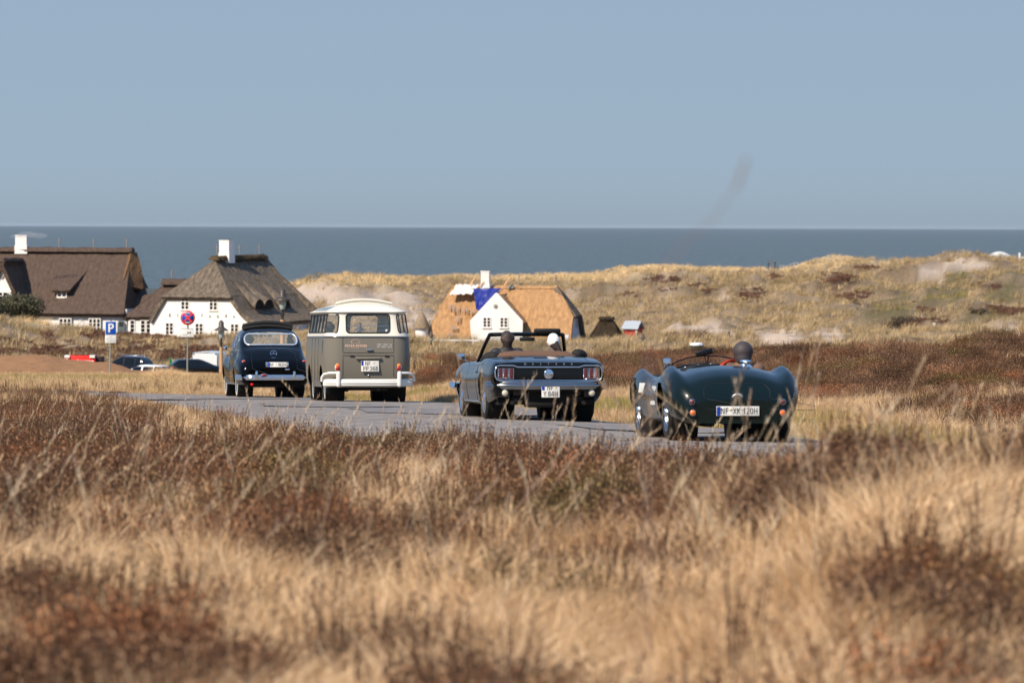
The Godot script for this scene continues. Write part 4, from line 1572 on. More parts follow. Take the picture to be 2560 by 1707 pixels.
	seated_person("person", "driver of the blue convertible, dark haired, in a black jacket", xf, Vector3(-.37, .52, -.98), .56, 0.16, {"top": Color(0.022, 0.022, 0.026), "legs": Color(0.04, 0.05, 0.08), "head": "short", "wheel": Vector3(-.37, .86, -1.45)})
	seated_person("person", "passenger of the blue convertible in a white cap with dark ponytail", xf, Vector3(.36, .52, -.96), .51, 0.16, {"top": Color(0.10, 0.07, 0.06), "legs": Color(0.05, 0.07, 0.12), "head": "cap"})

# ---- the two-tone bus
func bus_row(y: float) -> Array:   # [half width, rear, front, corner radius]
	var ys := [.28, .45, .80, 1.27, 1.30, 1.74, 1.755, 1.775, 1.80, 1.86, 1.91, 1.94, 1.952]
	return [pchip(ys, [.80, .85, .862, .845, .838, .775, .785, .785, .745, .62, .43, .22, .02], y),
		pchip(ys, [.74, .83, .87, .835, .825, .715, .73, .73, .66, .50, .28, .0, -.6], y),
		pchip(ys, [-3.32, -3.42, -3.46, -3.36, -3.34, -3.08, -3.10, -3.10, -3.0, -2.85, -2.6, -2.3, -1.5], y),
		pchip(ys, [.30, .33, .34, .33, .33, .31, .31, .31, .30, .28, .22, .15, .01], y)]

func bus_loop(y: float) -> PackedVector3Array:   # right half outline from the rear middle to the front middle
	var e := bus_row(y)
	var out := PackedVector3Array()
	for i in 26:
		out.append(Vector3((e[0] - e[3]) * i / 26.0, y, e[1]))
	for i in 14:
		var a := PI / 2 * i / 14.0
		out.append(Vector3(e[0] - e[3] + sin(a) * e[3], y, e[1] - e[3] + cos(a) * e[3]))
	for i in 120:
		out.append(Vector3(e[0], y, lerpf(e[1] - e[3], e[2] + e[3], i / 120.0)))
	for i in 14:
		var a := PI / 2 * i / 14.0
		out.append(Vector3(e[0] - e[3] + cos(a) * e[3], y, e[2] + e[3] - sin(a) * e[3]))
	for i in 21:
		out.append(Vector3((e[0] - e[3]) * (1.0 - i / 20.0), y, e[2]))
	return out

func bus_window(p: Vector3) -> bool:
	if p.y < 1.30 or p.y > 1.76:
		return false
	var e := bus_row(p.y)
	var x := absf(p.x)
	if p.z > e[1] - 0.02:   # rear middle
		return in_rrect(p.x, p.y, 0, 1.542, .86, .37, .06)
	if p.z > e[1] - e[3] - .02 and x > .5:   # rounded rear corners, measured along the bend
		var a := atan2(x - (e[0] - e[3]), p.z - (e[1] - e[3]))
		return in_rrect(a, p.y, .87, 1.54, 1.05, .36, .07)
	if p.z < e[2] + .06 or (p.z < e[2] + e[3] and x < e[0] - .1):   # split windscreen
		return in_rrect(x, p.y, .335, 1.52, .58, .40, .08)
	for k in 5:
		if in_rrect(p.z, p.y, .18 - .665 * k, 1.54, .56, .36, .05):
			return true
	return false

func bus_skylight(p: Vector3) -> bool:
	if p.y < 1.80 or p.y > 1.885 or absf(p.x) < .4:
		return false
	for k in 4:
		if absf(p.z - (-.25 - .62 * k)) < .25:
			return true
	return false

func build_bus() -> void:
	var xf := drive(909, 113, 7.5)
	var car := thing("minibus", "grey and cream vintage minibus with white bumpers and folded roof", "vintage bus")
	car.transform = xf
	var g := []
	var y := .28
	while y < 1.951:
		g.append(bus_loop(y))
		y += .017 if y > 1.26 and y < 1.79 else .03 if y < 1.26 else .012
	g.append(bus_loop(1.952))
	# rows run upwards here, so turn the grid to give outward normals
	var h := []
	for j in g[0].size():
		var col := PackedVector3Array()
		for i in g.size():
			col.append(g[i][j])
		h.append(col)
	var parts := skin(h, func(p, n):
		if absf(p.x) > .55:
			for z in [0.0, -2.4]:
				if Vector2(p.z - z, p.y - .35).length() < .37:
					return ""
		if bus_window(p):
			return "window_panes"
		if bus_skylight(p):
			return "skylights"
		return "lower_body" if p.y < 1.272 else "upper_body", true)
	var cream := paint("cream paint", Color(0.86, 0.845, 0.79), 0.4, 0.25)
	var grey := paint("grey brown paint", Color(0.44, 0.425, 0.39), 0.35, 0.3)
	emit_skin(parts, car, {"lower_body": grey, "upper_body": cream, "window_panes": glass("bus glass", Color(0.75, 0.83, 0.86, 0.07)), "skylights": glass("skylight glass", Color(0.45, 0.55, 0.6, 0.5))})
	# rubber seals round the panes
	var seal := st()
	var place := func(kind: String, pts: Array, s: float) -> Array:
		var out := []
		for q in pts:
			var e := bus_row(q[1])
			match kind:
				"rear": out.append(Vector3(q[0], q[1], e[1] + .004))
				"corner": out.append(Vector3(s * (e[0] - e[3] + sin(q[0]) * (e[3] + .004)), q[1], e[1] - e[3] + cos(q[0]) * (e[3] + .004)))
				"front": out.append(Vector3(s * q[0], q[1], e[2] - .004))
				"side": out.append(Vector3(s * (e[0] + .004), q[1], q[0]))
		return out
	tube(seal, place.call("rear", rrect(0, 1.542, .86, .37, .06), 1.0), .013, .013, 6, true)
	for s in [-1.0, 1.0]:
		tube(seal, place.call("corner", rrect(.87, 1.54, 1.05, .36, .07), s), .013, .013, 6, true)
		tube(seal, place.call("front", rrect(.335, 1.52, .58, .40, .08), s), .013, .013, 6, true)
		for k in 5:
			tube(seal, place.call("side", rrect(.18 - .665 * k, 1.54, .56, .36, .05), s), .012, .012, 6, true)
	obj("window_seals", seal, rubber(), car)
	# belt moulding, gutter
	var belt := st()
	var gut := st()
	for s in [-1.0, 1.0]:
		var a := []
		var b := []
		for q in bus_loop(1.283):
			a.append(Vector3(q.x * s, 1.283, q.z + (.012 if q.z > .5 else -.012 if q.z < -3.2 else 0.0)) + Vector3(.012 * s if absf(q.x) > .5 else 0.0, 0, 0))
		for q in bus_loop(1.77):
			b.append(Vector3(q.x * s, 1.77, q.z) + Vector3(.01 * s if absf(q.x) > .4 else 0.0, 0, .01 if q.z > .3 else 0.0))
		tube(belt, a, .014, .014, 6)
		tube(gut, b, .014, .014, 6)
	obj("belt_moulding", belt, mat("bright trim", Color(0.75, 0.75, 0.74), 0.2, 1.0), car)
	obj("rain_gutter", gut, cream, car)
	# opened folding roof lying at the rear
	var fold := st()
	for k in 3:
		var pts := []
		for i in 13:
			var x := lerpf(-.555, .555, i / 12.0)
			pts.append(Vector3(x, 1.975 - .075 * pow(absf(x) / .555, 2.0) - .02 * k + .035, -.02 - .10 * k))
		tube(fold, pts, .036, .036, 8)
	for k in 2:
		var pts := []
		for i in 13:
			var x := lerpf(-.56, .56, i / 12.0)
			pts.append(Vector3(x, 1.945 - .075 * pow(absf(x) / .56, 2.0), .02 - .34 * k))
		tube(fold, pts, .03, .03, 8)
	obj("folded_sunroof", fold, mat("cream canvas", Color(0.78, 0.765, 0.71), 0.8), car)
	# floor, wheel wells, wheels
	var fl := st()
	box(fl, Vector3(0, .36, -1.3), Vector3(1.5, .12, 3.9))
	box(fl, Vector3(0, .30, .45), Vector3(.8, .16, .5))
	tube(fl, [Vector3(-.62, .34, 0), Vector3(.62, .34, 0)], .05)
	tube(fl, [Vector3(.22, .25, .4), Vector3(.22, .22, .84)], .025)
	box(fl, Vector3(-.38, .24, -.2), Vector3(.16, .1, .3))
	obj("chassis", fl, dark(), car)
	well(car, 0, .36, .42, .42, .80)
	well(car, -2.4, .36, .42, .42, .80)
	for z in [0.0, -2.4]:
		for s in [-1.0, 1.0]:
			wheel(car, Vector3(.685 * s, .325, z), .325, .17, s, "whitewall")
	# tail: lids, handle, lamps, plate
	var rear := func(pts: Array, lift: float) -> Array:
		var out := []
		for q in pts:
			out.append(Vector3(q[0], q[1], bus_row(q[1])[1] + lift))
		return out
	lines(car, "hatch_gap", [rear.call(lerp_pts([[-.505, 1.262], [-.505, .965], [.505, .965], [.505, 1.262]], 4), 0.001)], .0055, rubber())
	lines(car, "engine_lid_gap", [rear.call(lerp_pts([[-.505, .50], [-.505, .91], [.505, .91], [.505, .50]], 4), 0.001)], .0055, rubber())
	var hin := st()
	for x in [-.33, .36]:
		rbox(hin, Vector3(x, .905, .885), Vector3(.09, .02, .03), .008)
	obj("lid_hinges", hin, dark(), car)
	var hd := st()
	rbox(hd, Vector3(.02, 1.025, .885), Vector3(.13, .035, .04), .015)
	obj("hatch_handle", hd, chrome(), car)
	var ph := st()
	rbox(ph, Vector3(.0, .855, .885), Vector3(.50, .05, .08), .022)
	obj("plate_lamp_housing", ph, grey, car)
	var lt := st()
	ellipsoid(lt, Vector3(.0, .52, .845), Vector3(.022, .03, .02))
	obj("lid_latch", lt, chrome(), car)
	number_plate(car, Transform3D(Basis(Vector3.RIGHT, -.05), Vector3(.03, .702, .895)), .355, .215, [[[["NF", -.05, .10]], .05, .08, [.075, .062, "30425e"]], [[["PP", -.085, .10], ["368", .075, .155]], -.05, .08, []]])
	for s in [-1.0, 1.0]:
		var z: float = bus_row(.68)[1]
		var base := st()
		ellipsoid(base, Vector3.ZERO, Vector3(.062, .092, .03))
		var lamp := obj("tail_lamp", base, mat("lamp rim white", Color(0.8, 0.79, 0.75), 0.3), car)
		lamp.position = Vector3(.605 * s, .68, z - .035)
		var red := st()
		ellipsoid(red, Vector3(0, -.022, .018), Vector3(.047, .052, .03))
		obj("red_lens", red, mat("lens red", Color(0.62, 0.02, 0.02), 0.12, 0.0, {"clearcoat_enabled": true}), lamp)
		var amb := st()
		ellipsoid(amb, Vector3(0, .035, .018), Vector3(.044, .042, .028))
		obj("amber_lens", amb, mat("lens amber", Color(0.95, 0.46, 0.03), 0.12, 0.0, {"clearcoat_enabled": true}), lamp)
	# bumper: blade, overriders and hoops
	var white := paint("white paint", Color(0.86, 0.86, 0.84), 0.3)
	var bb := st()
	for yy in [.335, .375, .415]:
		var pts := []
		for i in 25:
			var x := lerpf(-.87, .87, i / 24.0)
			pts.append(Vector3(x, yy, .985 - .24 * pow(absf(x) / .87, 4.0) + (.012 if yy == .375 else 0.0)))
		tube(bb, pts, .034, .034, 8)
	var bumper := obj("rear_bumper", bb, white, car)
	for s in [-1.0, 1.0]:
		var ov := st()
		rbox(ov, Vector3(.605 * s, .445, .965), Vector3(.085, .32, .10), .04)
		obj("overrider", ov, white, bumper)
		var hoop := st()
		tube(hoop, [Vector3(.62 * s, .565, .95), Vector3(.78 * s, .565, .90), Vector3(.88 * s, .54, .84), Vector3(.915 * s, .48, .79), Vector3(.915 * s, .40, .77)], .027, .027, 8)
		obj("bumper_hoop", hoop, white, bumper)
	# lettering on the hatch
	var cop := mat("lettering rose", Color(0.86, 0.72, 0.64), 0.5)
	var wht := mat("lettering white", Color(0.85, 0.85, 0.84), 0.5)
	var flat := func(x: float, yy: float) -> Transform3D:
		return Transform3D(Basis(Vector3.RIGHT, -.03), Vector3(x, yy, bus_row(yy)[1] + .004))
	letters("lettering", "PETER PETERS", .045, cop, car, flat.call(-.245, 1.10), .43)
	small_print(car, flat.call(-.25, 1.152), .17, .022, 8, cop)
	small_print(car, flat.call(-.25, 1.06), .16, .014, 9, cop)
	lines(car, "crest_outline", [rear.call([[-.34, 1.168], [-.33, 1.2], [-.28, 1.222], [-.25, 1.235], [-.22, 1.222], [-.17, 1.2], [-.16, 1.168]], .004)], .004, cop)
	small_print(car, flat.call(.32, 1.128), .30, .026, 13, wht)
	small_print(car, flat.call(.32, 1.082), .30, .028, 14, wht)
	# flank: louvres behind the side windows
	var lv := st()
	for s in [-1.0, 1.0]:
		for k in 8:
			rbox(lv, Vector3(.862 * s, .98 + .032 * k, .30), Vector3(.025, .014, .17), .006)
	obj("cooling_louvres", lv, grey, car)
	for s in [-1.0, 1.0]:
		var sp := st()
		for e in [[-.55, .3, 1.25], [-1.2, .3, 1.25], [-1.85, .3, 1.25]]:
			tube(sp, [Vector3(.862 * s, e[1] + .1, e[0]), Vector3(.863 * s, .8, e[0]), Vector3(.848 * s, e[2], e[0])], .005, .005, 4)
		obj("door_gap", sp, rubber(), car)
	# inside
	var ins := st()
	for r in [[-.55, 1.32, 1.30], [-1.35, 1.32, 1.30]]:
		rbox(ins, Vector3(0, .92, r[0]), Vector3(r[2], .70, .12), .05)
		rbox(ins, Vector3(0, .72, r[0] - .3), Vector3(r[2], .16, .5), .05)
	for x in [-.42, .42]:
		rbox(ins, Vector3(x, .95, -2.35), Vector3(.5, .66, .12), .05)
	box(ins, Vector3(0, .42, -1.4), Vector3(1.56, .02, 3.7))
	box(ins, Vector3(0, .98, -3.12), Vector3(1.5, .26, .2))
	obj("seats", ins, mat("grey upholstery", Color(0.34, 0.33, 0.32), 0.8), car)
	var bars := st()
	tube(bars, [Vector3(-.43, 1.49, .735), Vector3(.43, 1.49, .735)], .006)
	tube(bars, [Vector3(-.43, 1.40, .755), Vector3(.43, 1.40, .755)], .006)
	obj("window_guard_bars", bars, chrome(), car)
	var stk := st()
	lathe(stk, [Vector2(.028, 0), Vector2(.028, .002), Vector2(0, .002)], Transform3D(Basis(Vector3.RIGHT, PI / 2), Vector3(.37, 1.40, .80)), 14)
	obj("round_sticker", stk, mat("decal white", Color(0.8, 0.81, 0.8), 0.5), car)
	seated_person("person", "driver of the minibus, seen dark through its rear window", xf, Vector3(-.44, .78, -2.62), .52, 0.1, {"top": Color(0.05, 0.055, 0.07), "legs": Color(0.05, 0.05, 0.07), "head": "short"})

# ---- the black saloon
func build_black_saloon() -> void:
	var xf := drive(674.5, 130.5, 7.9)
	var car := thing("black_saloon", "black 1950s saloon with chrome bumper and open fabric sunroof, first of the convoy", "vintage car")
	car.transform = xf
	var g := loft([
		[1.14, .3, .32, .54, .325, .62, .37, .66, .45, .64, .54, .58, .61, .46, .645, .32, .66, .16, .665, 0, .665],
		[1.10, .35, .28, .62, .29, .71, .36, .745, .48, .725, .60, .65, .69, .53, .735, .38, .765, .19, .775, 0, .78],
		[0.90, .4, .27, .68, .28, .78, .38, .81, .54, .79, .70, .71, .80, .62, .865, .48, .905, .24, .925, 0, .93],
		[0.60, .4, .26, .72, .27, .815, .38, .838, .58, .82, .77, .745, .88, .68, .975, .58, 1.05, .30, 1.085, 0, 1.095],
		[0.38, .4, .26, .73, .27, .825, .38, .845, .60, .83, .81, .755, .92, .71, 1.04, .645, 1.12, .42, 1.155, 0, 1.165],
		[0.20, .4, .26, .73, .27, .825, .38, .845, .60, .83, .82, .765, .935, .725, 1.08, .665, 1.20, .50, 1.275, 0, 1.30],
		[-0.05, .4, .26, .73, .27, .82, .38, .84, .60, .82, .80, .765, .93, .735, 1.12, .67, 1.32, .50, 1.445, 0, 1.49],
		[-0.40, .4, .26, .73, .27, .80, .38, .815, .58, .79, .76, .77, .90, .745, 1.14, .67, 1.38, .50, 1.54, 0, 1.585],
		[-0.9, .4, .26, .73, .27, .78, .38, .79, .58, .78, .74, .775, .90, .75, 1.14, .67, 1.39, .51, 1.565, 0, 1.615],
		[-1.45, .4, .26, .73, .27, .78, .38, .79, .58, .78, .74, .775, .90, .745, 1.13, .665, 1.37, .50, 1.545, 0, 1.595],
		[-1.75, .4, .26, .73, .27, .78, .38, .79, .58, .78, .74, .77, .89, .73, 1.11, .65, 1.27, .48, 1.37, 0, 1.42],
		[-2.0, .4, .26, .73, .27, .79, .38, .805, .58, .79, .75, .745, .88, .66, 1.03, .55, 1.09, .36, 1.12, 0, 1.13],
		[-2.85, .4, .26, .73, .27, .82, .38, .84, .60, .83, .80, .74, .92, .50, .90, .40, .96, .25, 1.03, 0, 1.05],
		[-3.35, .4, .3, .66, .31, .76, .40, .79, .56, .77, .72, .68, .80, .46, .80, .34, .88, .2, .94, 0, .96],
		[-3.5, .4, .4, .58, .41, .66, .46, .68, .55, .66, .64, .60, .70, .42, .74, .31, .8, .18, .86, 0, .88]], 0.045, 6)
	var parts := skin(g, func(p, n):
		for z in [0.0, -2.84]:
			if Vector2(p.z - z, p.y - 0.34).length() < 0.365 and absf(p.x) > 0.5:
				return ""
		if n.z > 0.3 and p.z > -.5 and in_rrect(p.x, p.y - .05 * (1.0 - pow(p.x / .6, 2.0)), 0, 1.305, 1.20, .25, .11):
			return "rear_window"
		if absf(n.x) > .75 and p.y > 1.10 and p.y < 1.42 and (in_rrect(p.z, p.y, -.50, 1.25, .62, .27, .10) or in_rrect(p.z, p.y, -1.22, 1.25, .66, .27, .07)):
			return "side_windows"
		if n.z < -.3 and p.z < -1.55 and p.y > 1.14 and p.y < 1.5 and absf(p.x) < .56:
			return "windscreen"
		return "body")
	var gl := glass()
	emit_skin(parts, car, {"body": paint("black paint gloss", Color(0.014, 0.015, 0.018), 0.12, 0.22), "rear_window": gl, "side_windows": gl, "windscreen": gl})
	var fr := []
	for q in rrect(0, 1.305, 1.20, .25, .11, 8):
		var yy: float = q[1] + .05 * (1.0 - pow(q[0] / .6, 2.0))
		fr.append(rear_line(g, [[q[0], yy]], .008)[0])
	var fs := st()
	tube(fs, fr, .019, .019, 6, true)
	obj("window_trim", fs, mat("polished trim", Color(0.85, 0.87, 0.90), 0.35, 0.6), car)
	var st2 := st()
	for left in [true, false]:
		for w in [[-.50, .62, .10], [-1.22, .66, .07]]:
			tube(st2, side_line(g, left, rrect(w[0], 1.25, w[1], .27, w[2]), .004), .010, .010, 5, true)
		tube(st2, side_line(g, left, lerp_pts([[.3, 1.07], [-1.9, 1.07]], 6), .003), .008, .008, 5)
	obj("side_trim", st2, chrome(), car)
	close_end(car, g, 0, mats["black paint gloss"])
	close_end(car, g, g.size() - 1, mats["black paint gloss"])
	# folded fabric sunroof stacked on the roof
	var fold := st()
	for k in 3:
		var pts := []
		for i in 11:
			var x := lerpf(-.57, .57, i / 10.0)
			pts.append(Vector3(x, 1.71 - .025 * k - .06 * pow(absf(x) / .5, 2.0), -.60 - .09 * k))
		tube(fold, pts, .045, .045, 8)
	for k in 2:
		var pts := []
		for i in 11:
			var x := lerpf(-.57, .57, i / 10.0)
			pts.append(Vector3(x, 1.63 - .05 * pow(absf(x) / .5, 2.0), -.58 - .2 * k))
		tube(fold, pts, .045, .045, 8)
	obj("folded_sunroof", fold, mat("black canvas", Color(0.07, 0.07, 0.075), 0.8), car)
	var under := st()
	box(under, Vector3(0, .33, -1.2), Vector3(1.4, .14, 4.2))
	box(under, Vector3(0, .33, .7), Vector3(1.2, .2, .7))
	tube(under, [Vector3(-.62, .33, 0), Vector3(.62, .33, 0)], .05)
	obj("chassis", under, dark(), car)
	well(car, 0, .34, .40, .42, .74)
	well(car, -2.84, .34, .40, .42, .74)
	for z in [0.0, -2.84]:
		for s in [-1.0, 1.0]:
			wheel(car, Vector3(.69 * s, .335, z), .335, .165, s, "whitewall")
	# tail
	lines(car, "boot_lid_gap", [rear_line(g, lerp_pts([[-.50, .50], [-.52, .80], [-.50, 1.0], [-.36, 1.09], [.36, 1.09], [.50, 1.0], [.52, .80], [.50, .50]], 4), 0)], .0045, rubber())
	var star := st()
	var sp: Vector3 = rear_line(g, [[0, 1.0]], .03)[0]
	var ring := []
	for i in 24:
		var a := TAU * i / 24.0
		ring.append(sp + Vector3(cos(a), sin(a) * .9, -sin(a) * .4) * .072)
	tube(star, ring, .007, .007, 5, true)
	for k in 3:
		var a := PI / 2 + TAU * k / 3.0
		tube(star, [sp, sp + Vector3(cos(a), sin(a) * .9, -sin(a) * .4) * .07], .013, .004, 5)
	obj("star_badge", star, chrome(), car)
	var tp: Vector3 = rear_line(g, [[0, .905]], .008)[0]
	small_print(car, Transform3D(Basis(Vector3.RIGHT, -.5), tp), .13, .022, 6, chrome())
	var pz: float = rear_line(g, [[.05, .745]], .03)[0].z
	number_plate(car, Transform3D(Basis(Vector3.RIGHT, -.2), Vector3(.05, .745, pz + .01)), .43, .115, [[[["NF", -.125, .08], ["W2H", .11, .17]], 0.0, .07, [-.02, .012, "c9b48c"]]])
	for s in [-1.0, 1.0]:
		var pl := st()
		ellipsoid(pl, Vector3(.05 + .245 * s, .745, pz + .01), Vector3(.022, .065, .03))
		obj("plate_lamp", pl, chrome(), car)
		var q: Vector3 = rear_line(g, [[.69 * s, .82]], .02)[0]
		round_lamp(car, "indicator_lamp", q, .034, Color(0.75, 0.18, 0.03), Vector3(1.3, .8, 1), .9)
		q = rear_line(g, [[.52 * s, .52]], .03)[0]
		round_lamp(car, "tail_lamp", q, .045, Color(0.45, 0.05, 0.04), Vector3(1.7, .8, 1), .8)
	var lh := st()
	rbox(lh, rear_line(g, [[.0, .655]], .02)[0], Vector3(.10, .03, .04), .012)
	obj("boot_handle", lh, chrome(), car)
	var fogl := st()
	rbox(fogl, Vector3(-.52, .30, 1.12), Vector3(.07, .06, .05), .02)
	obj("fog_lamp", fogl, mat("lens red bright", Color(0.85, 0.03, 0.04), 0.2), car)
	var bb := st()
	for yy in [.42, .455, .49]:
		var pts := []
		for i in 21:
			var x := lerpf(-.78, .78, i / 20.0)
			pts.append(Vector3(x, yy, 1.24 - .22 * pow(absf(x) / .78, 3.0) + (.012 if yy == .455 else 0.0)))
		pts.insert(0, Vector3(-.85, yy, .72))
		pts.append(Vector3(.85, yy, .72))
		tube(bb, pts, .031, .031, 8)
	var bumper := obj("rear_bumper", bb, chrome(), car)
	for s in [-1.0, 1.0]:
		var ov := st()
		rbox(ov, Vector3(.43 * s, .50, 1.255), Vector3(.065, .20, .09), .03)
		obj("overrider", ov, chrome(), bumper)
	var fend := st()
	for left in [true, false]:
		tube(fend, side_line(g, left, lerp_pts([[-.40, .30], [-2.42, .30]], 4), .012), .014, .014, 5)
	obj("sill_trim", fend, chrome(), car)
	for left in [true, false]:
		lines(car, "door_gap", [side_line(g, left, lerp_pts([[-.16, 1.06], [-.40, .80], [-.44, .34]], 4), 0), side_line(g, left, lerp_pts([[-.88, 1.4], [-.88, .34]], 5), 0), side_line(g, left, lerp_pts([[-1.72, 1.1], [-1.72, .34]], 5), 0)], .004, rubber())
		var dh := st()
		rbox(dh, side_line(g, left, [[-.80, .97]], .02)[0], Vector3(.03, .025, .13), .01)
		rbox(dh, side_line(g, left, [[-1.0, .97]], .02)[0], Vector3(.03, .025, .13), .01)
		obj("door_handles", dh, chrome(), car)
	var sm := st()
	ellipsoid(sm, Vector3(-.88, 1.12, -1.75), Vector3(.055, .05, .03))
	tube(sm, [Vector3(-.74, 1.02, -1.78), Vector3(-.86, 1.1, -1.76)], .008)
	obj("door_mirror", sm, chrome(), car)
	var ins := st()
	rbox(ins, Vector3(0, .80, -.38), Vector3(1.3, .62, .14), .06)
	rbox(ins, Vector3(-.35, .80, -1.25), Vector3(.56, .62, .13), .06)
	rbox(ins, Vector3(.35, .80, -1.25), Vector3(.56, .62, .13), .06)
	rbox(ins, Vector3(0, 1.0, -1.82), Vector3(1.2, .16, .16), .05)
	obj("seats", ins, mat("grey upholstery", Color(0.34, 0.33, 0.32), 0.8), car)
	var rm := st()
	rbox(rm, Vector3(-.02, 1.46, -1.58), Vector3(.17, .045, .03), .014)
	obj("rear_view_mirror", rm, mats["black vinyl"] if mats.has("black vinyl") else dark(), car)
	seated_person("person", "driver of the black saloon, dim behind its rear window", xf, Vector3(-.36, .62, -1.45), .52, 0.12, {"top": Color(0.06, 0.06, 0.07), "legs": Color(0.05, 0.05, 0.06), "head": "short"})

# ---- people
func head_bones(c: Vector3, style: String) -> Array:
	var skin_c := Color(0.56, 0.36, 0.26)
	var hair := Color(0.035, 0.022, 0.016)
	var b := [[c + Vector3(0, .03, .015), c + Vector3(0, .03, -.02), .088, .085, skin_c], [c + Vector3(0, -.05, -.045), c + Vector3(0, -.085, -.055), .062, .045, skin_c],
		[c + Vector3(0, -.005, -.105), c + Vector3(0, -.03, -.122), .012, .017, skin_c], [c + Vector3(-.018, -.065, -.098), c + Vector3(.018, -.065, -.098), .011, .011, Color(0.4, 0.18, 0.15)]]
	for s in [-1.0, 1.0]:
		b.append([c + Vector3(.085 * s, .0, .01), c + Vector3(.092 * s, .03, .015), .017, .02, skin_c])
		b.append([c + Vector3(.034 * s, .015, -.092), c + Vector3(.034 * s, .015, -.094), .013, .012, Color(0.05, 0.04, 0.04)])
	match style:
		"short":
			b.append([c + Vector3(0, .055, .03), c + Vector3(0, .08, -.03), .095, .085, hair])
			b.append([c + Vector3(0, .0, .05), c + Vector3(0, -.085, .04), .084, .066, hair])
			b.append([c + Vector3(-.05, .03, .05), c + Vector3(.06, .05, .045), .06, .055, hair * 1.6])
			b.append([c + Vector3(0, -.085, -.06), c + Vector3(0, -.06, -.04), .05, .06, hair])
		"cap":
			b.append([c + Vector3(0, .05, .02), c + Vector3(0, .085, -.02), .100, .088, Color(0.80, 0.78, 0.76)])
			b.append([c + Vector3(-.05, .055, -.13), c + Vector3(.05, .055, -.13), .018, .018, Color(0.80, 0.78, 0.76)])
			b.append([c + Vector3(0, -.01, .06), c + Vector3(.02, -.05, .06), .06, .06, hair])
			b.append([c + Vector3(.03, .02, .105), c + Vector3(.09, -.13, .10), .03, .045, hair])
		"helmet":
			b.append([c + Vector3(0, .03, .01), c + Vector3(0, .035, -.01), .122, .122, Color(0.045, 0.038, 0.04)])
			b.append([c + Vector3(0, -.05, .03), c + Vector3(0, -.04, .0), .10, .10, Color(0.045, 0.038, 0.04)])
	return b

func hand_bones(w: Vector3, tip: Vector3, curl: Vector3, skin_c: Color) -> Array:   # a loosely closed hand with five fingers
	var f := (tip - w).normalized()
	var side := f.cross(curl).normalized()
	var b := [[w, w + f * .075, .026, .032, skin_c]]
	for k in 4:
		var o := side * (.024 * k - .036)
		var a: Vector3 = w + f * .075 + o
		var l: float = [.038, .044, .042, .032][k]
		b.append([a, a + f * l, .010, .009, skin_c])
		b.append([a + f * l, a + f * l * 1.3 + curl * l, .009, .0085, skin_c])
		b.append([a + f * l * 1.3 + curl * l, a + f * l * 0.9 + curl * l * 1.8, .0085, .008, skin_c])
	b.append([w + f * .02 + side * -.03, w + f * .05 - side * .055 + curl * .02, .013, .011, skin_c])
	b.append([w + f * .05 - side * .055 + curl * .02, w + f * .07 - side * .05 + curl * .05, .011, .009, skin_c])
	return b

func seated_person(n: String, label: String, xf: Transform3D, hip: Vector3, torso: float, lean: float, o: Dictionary) -> void:
	var root := thing(n, label, "person")
	root.transform = xf
	var skin_c := Color(0.56, 0.36, 0.26)
	var top: Color = o.top
	var neck := hip + Vector3(0, torso, lean)
	var chest := hip + Vector3(0, torso * .68, lean * .8)
	var b := [[hip, hip + Vector3(0, torso * .35, lean * .4), .15, .14, o.legs], [hip + Vector3(0, torso * .3, lean * .35), chest, .14, .15, top]]
	for s in [-1.0, 1.0]:
		var sh := neck + Vector3(.185 * s, -.055, -.01)
		b.append([chest + Vector3(.06 * s, .02, 0), sh, .11, .07, top])
		b.append([neck + Vector3(.03 * s, -.03, 0), sh, .055, .066, top])
		var el := sh + Vector3(.075 * s, -.25, -.12)
		var hand: Vector3 = hip + Vector3(.13 * s, .10, -.32)
		if o.has("wheel"):
			hand = o.wheel + Vector3(.17 * s, .03, .05)
		b.append([sh, el, .058, .046, top])
		b.append([el, hand, .046, .033, top])
		var knee := hip + Vector3(.10 * s, .05, -.43)
		b.append([hip + Vector3(.08 * s, -.01, 0), knee, .09, .065, o.legs])
		b.append([knee, knee + Vector3(0, -.24, -.30), .06, .04, o.legs])
		b.append([knee + Vector3(0, -.25, -.30), knee + Vector3(0, -.24, -.42), .04, .035, Color(0.05, 0.04, 0.04)])
	var hc := neck + Vector3(0, .135, .0 if o.head == "helmet" else -.01)
	b.append([neck, hc, .056, .052, skin_c])
	b.append([neck + Vector3(0, -.02, .01), neck + Vector3(0, .035, .018), .078, .070, top])
	var s := st()
	net(s, b, .014, .05)
	if o.has("wheel"):
		for k in [-1.0, 1.0]:
			var w: Vector3 = o.wheel + Vector3(.17 * k, .03, .05)
			net(s, hand_bones(w, w + Vector3(0, .06, -.08), Vector3(0, -.4, -.6), skin_c), .006, .006)
	net(s, head_bones(hc, o.head), .008, .018)
	obj("body", s, mat("people", Color.WHITE, 0.65, 0.0, {"vertex_color_use_as_albedo": true}), root)

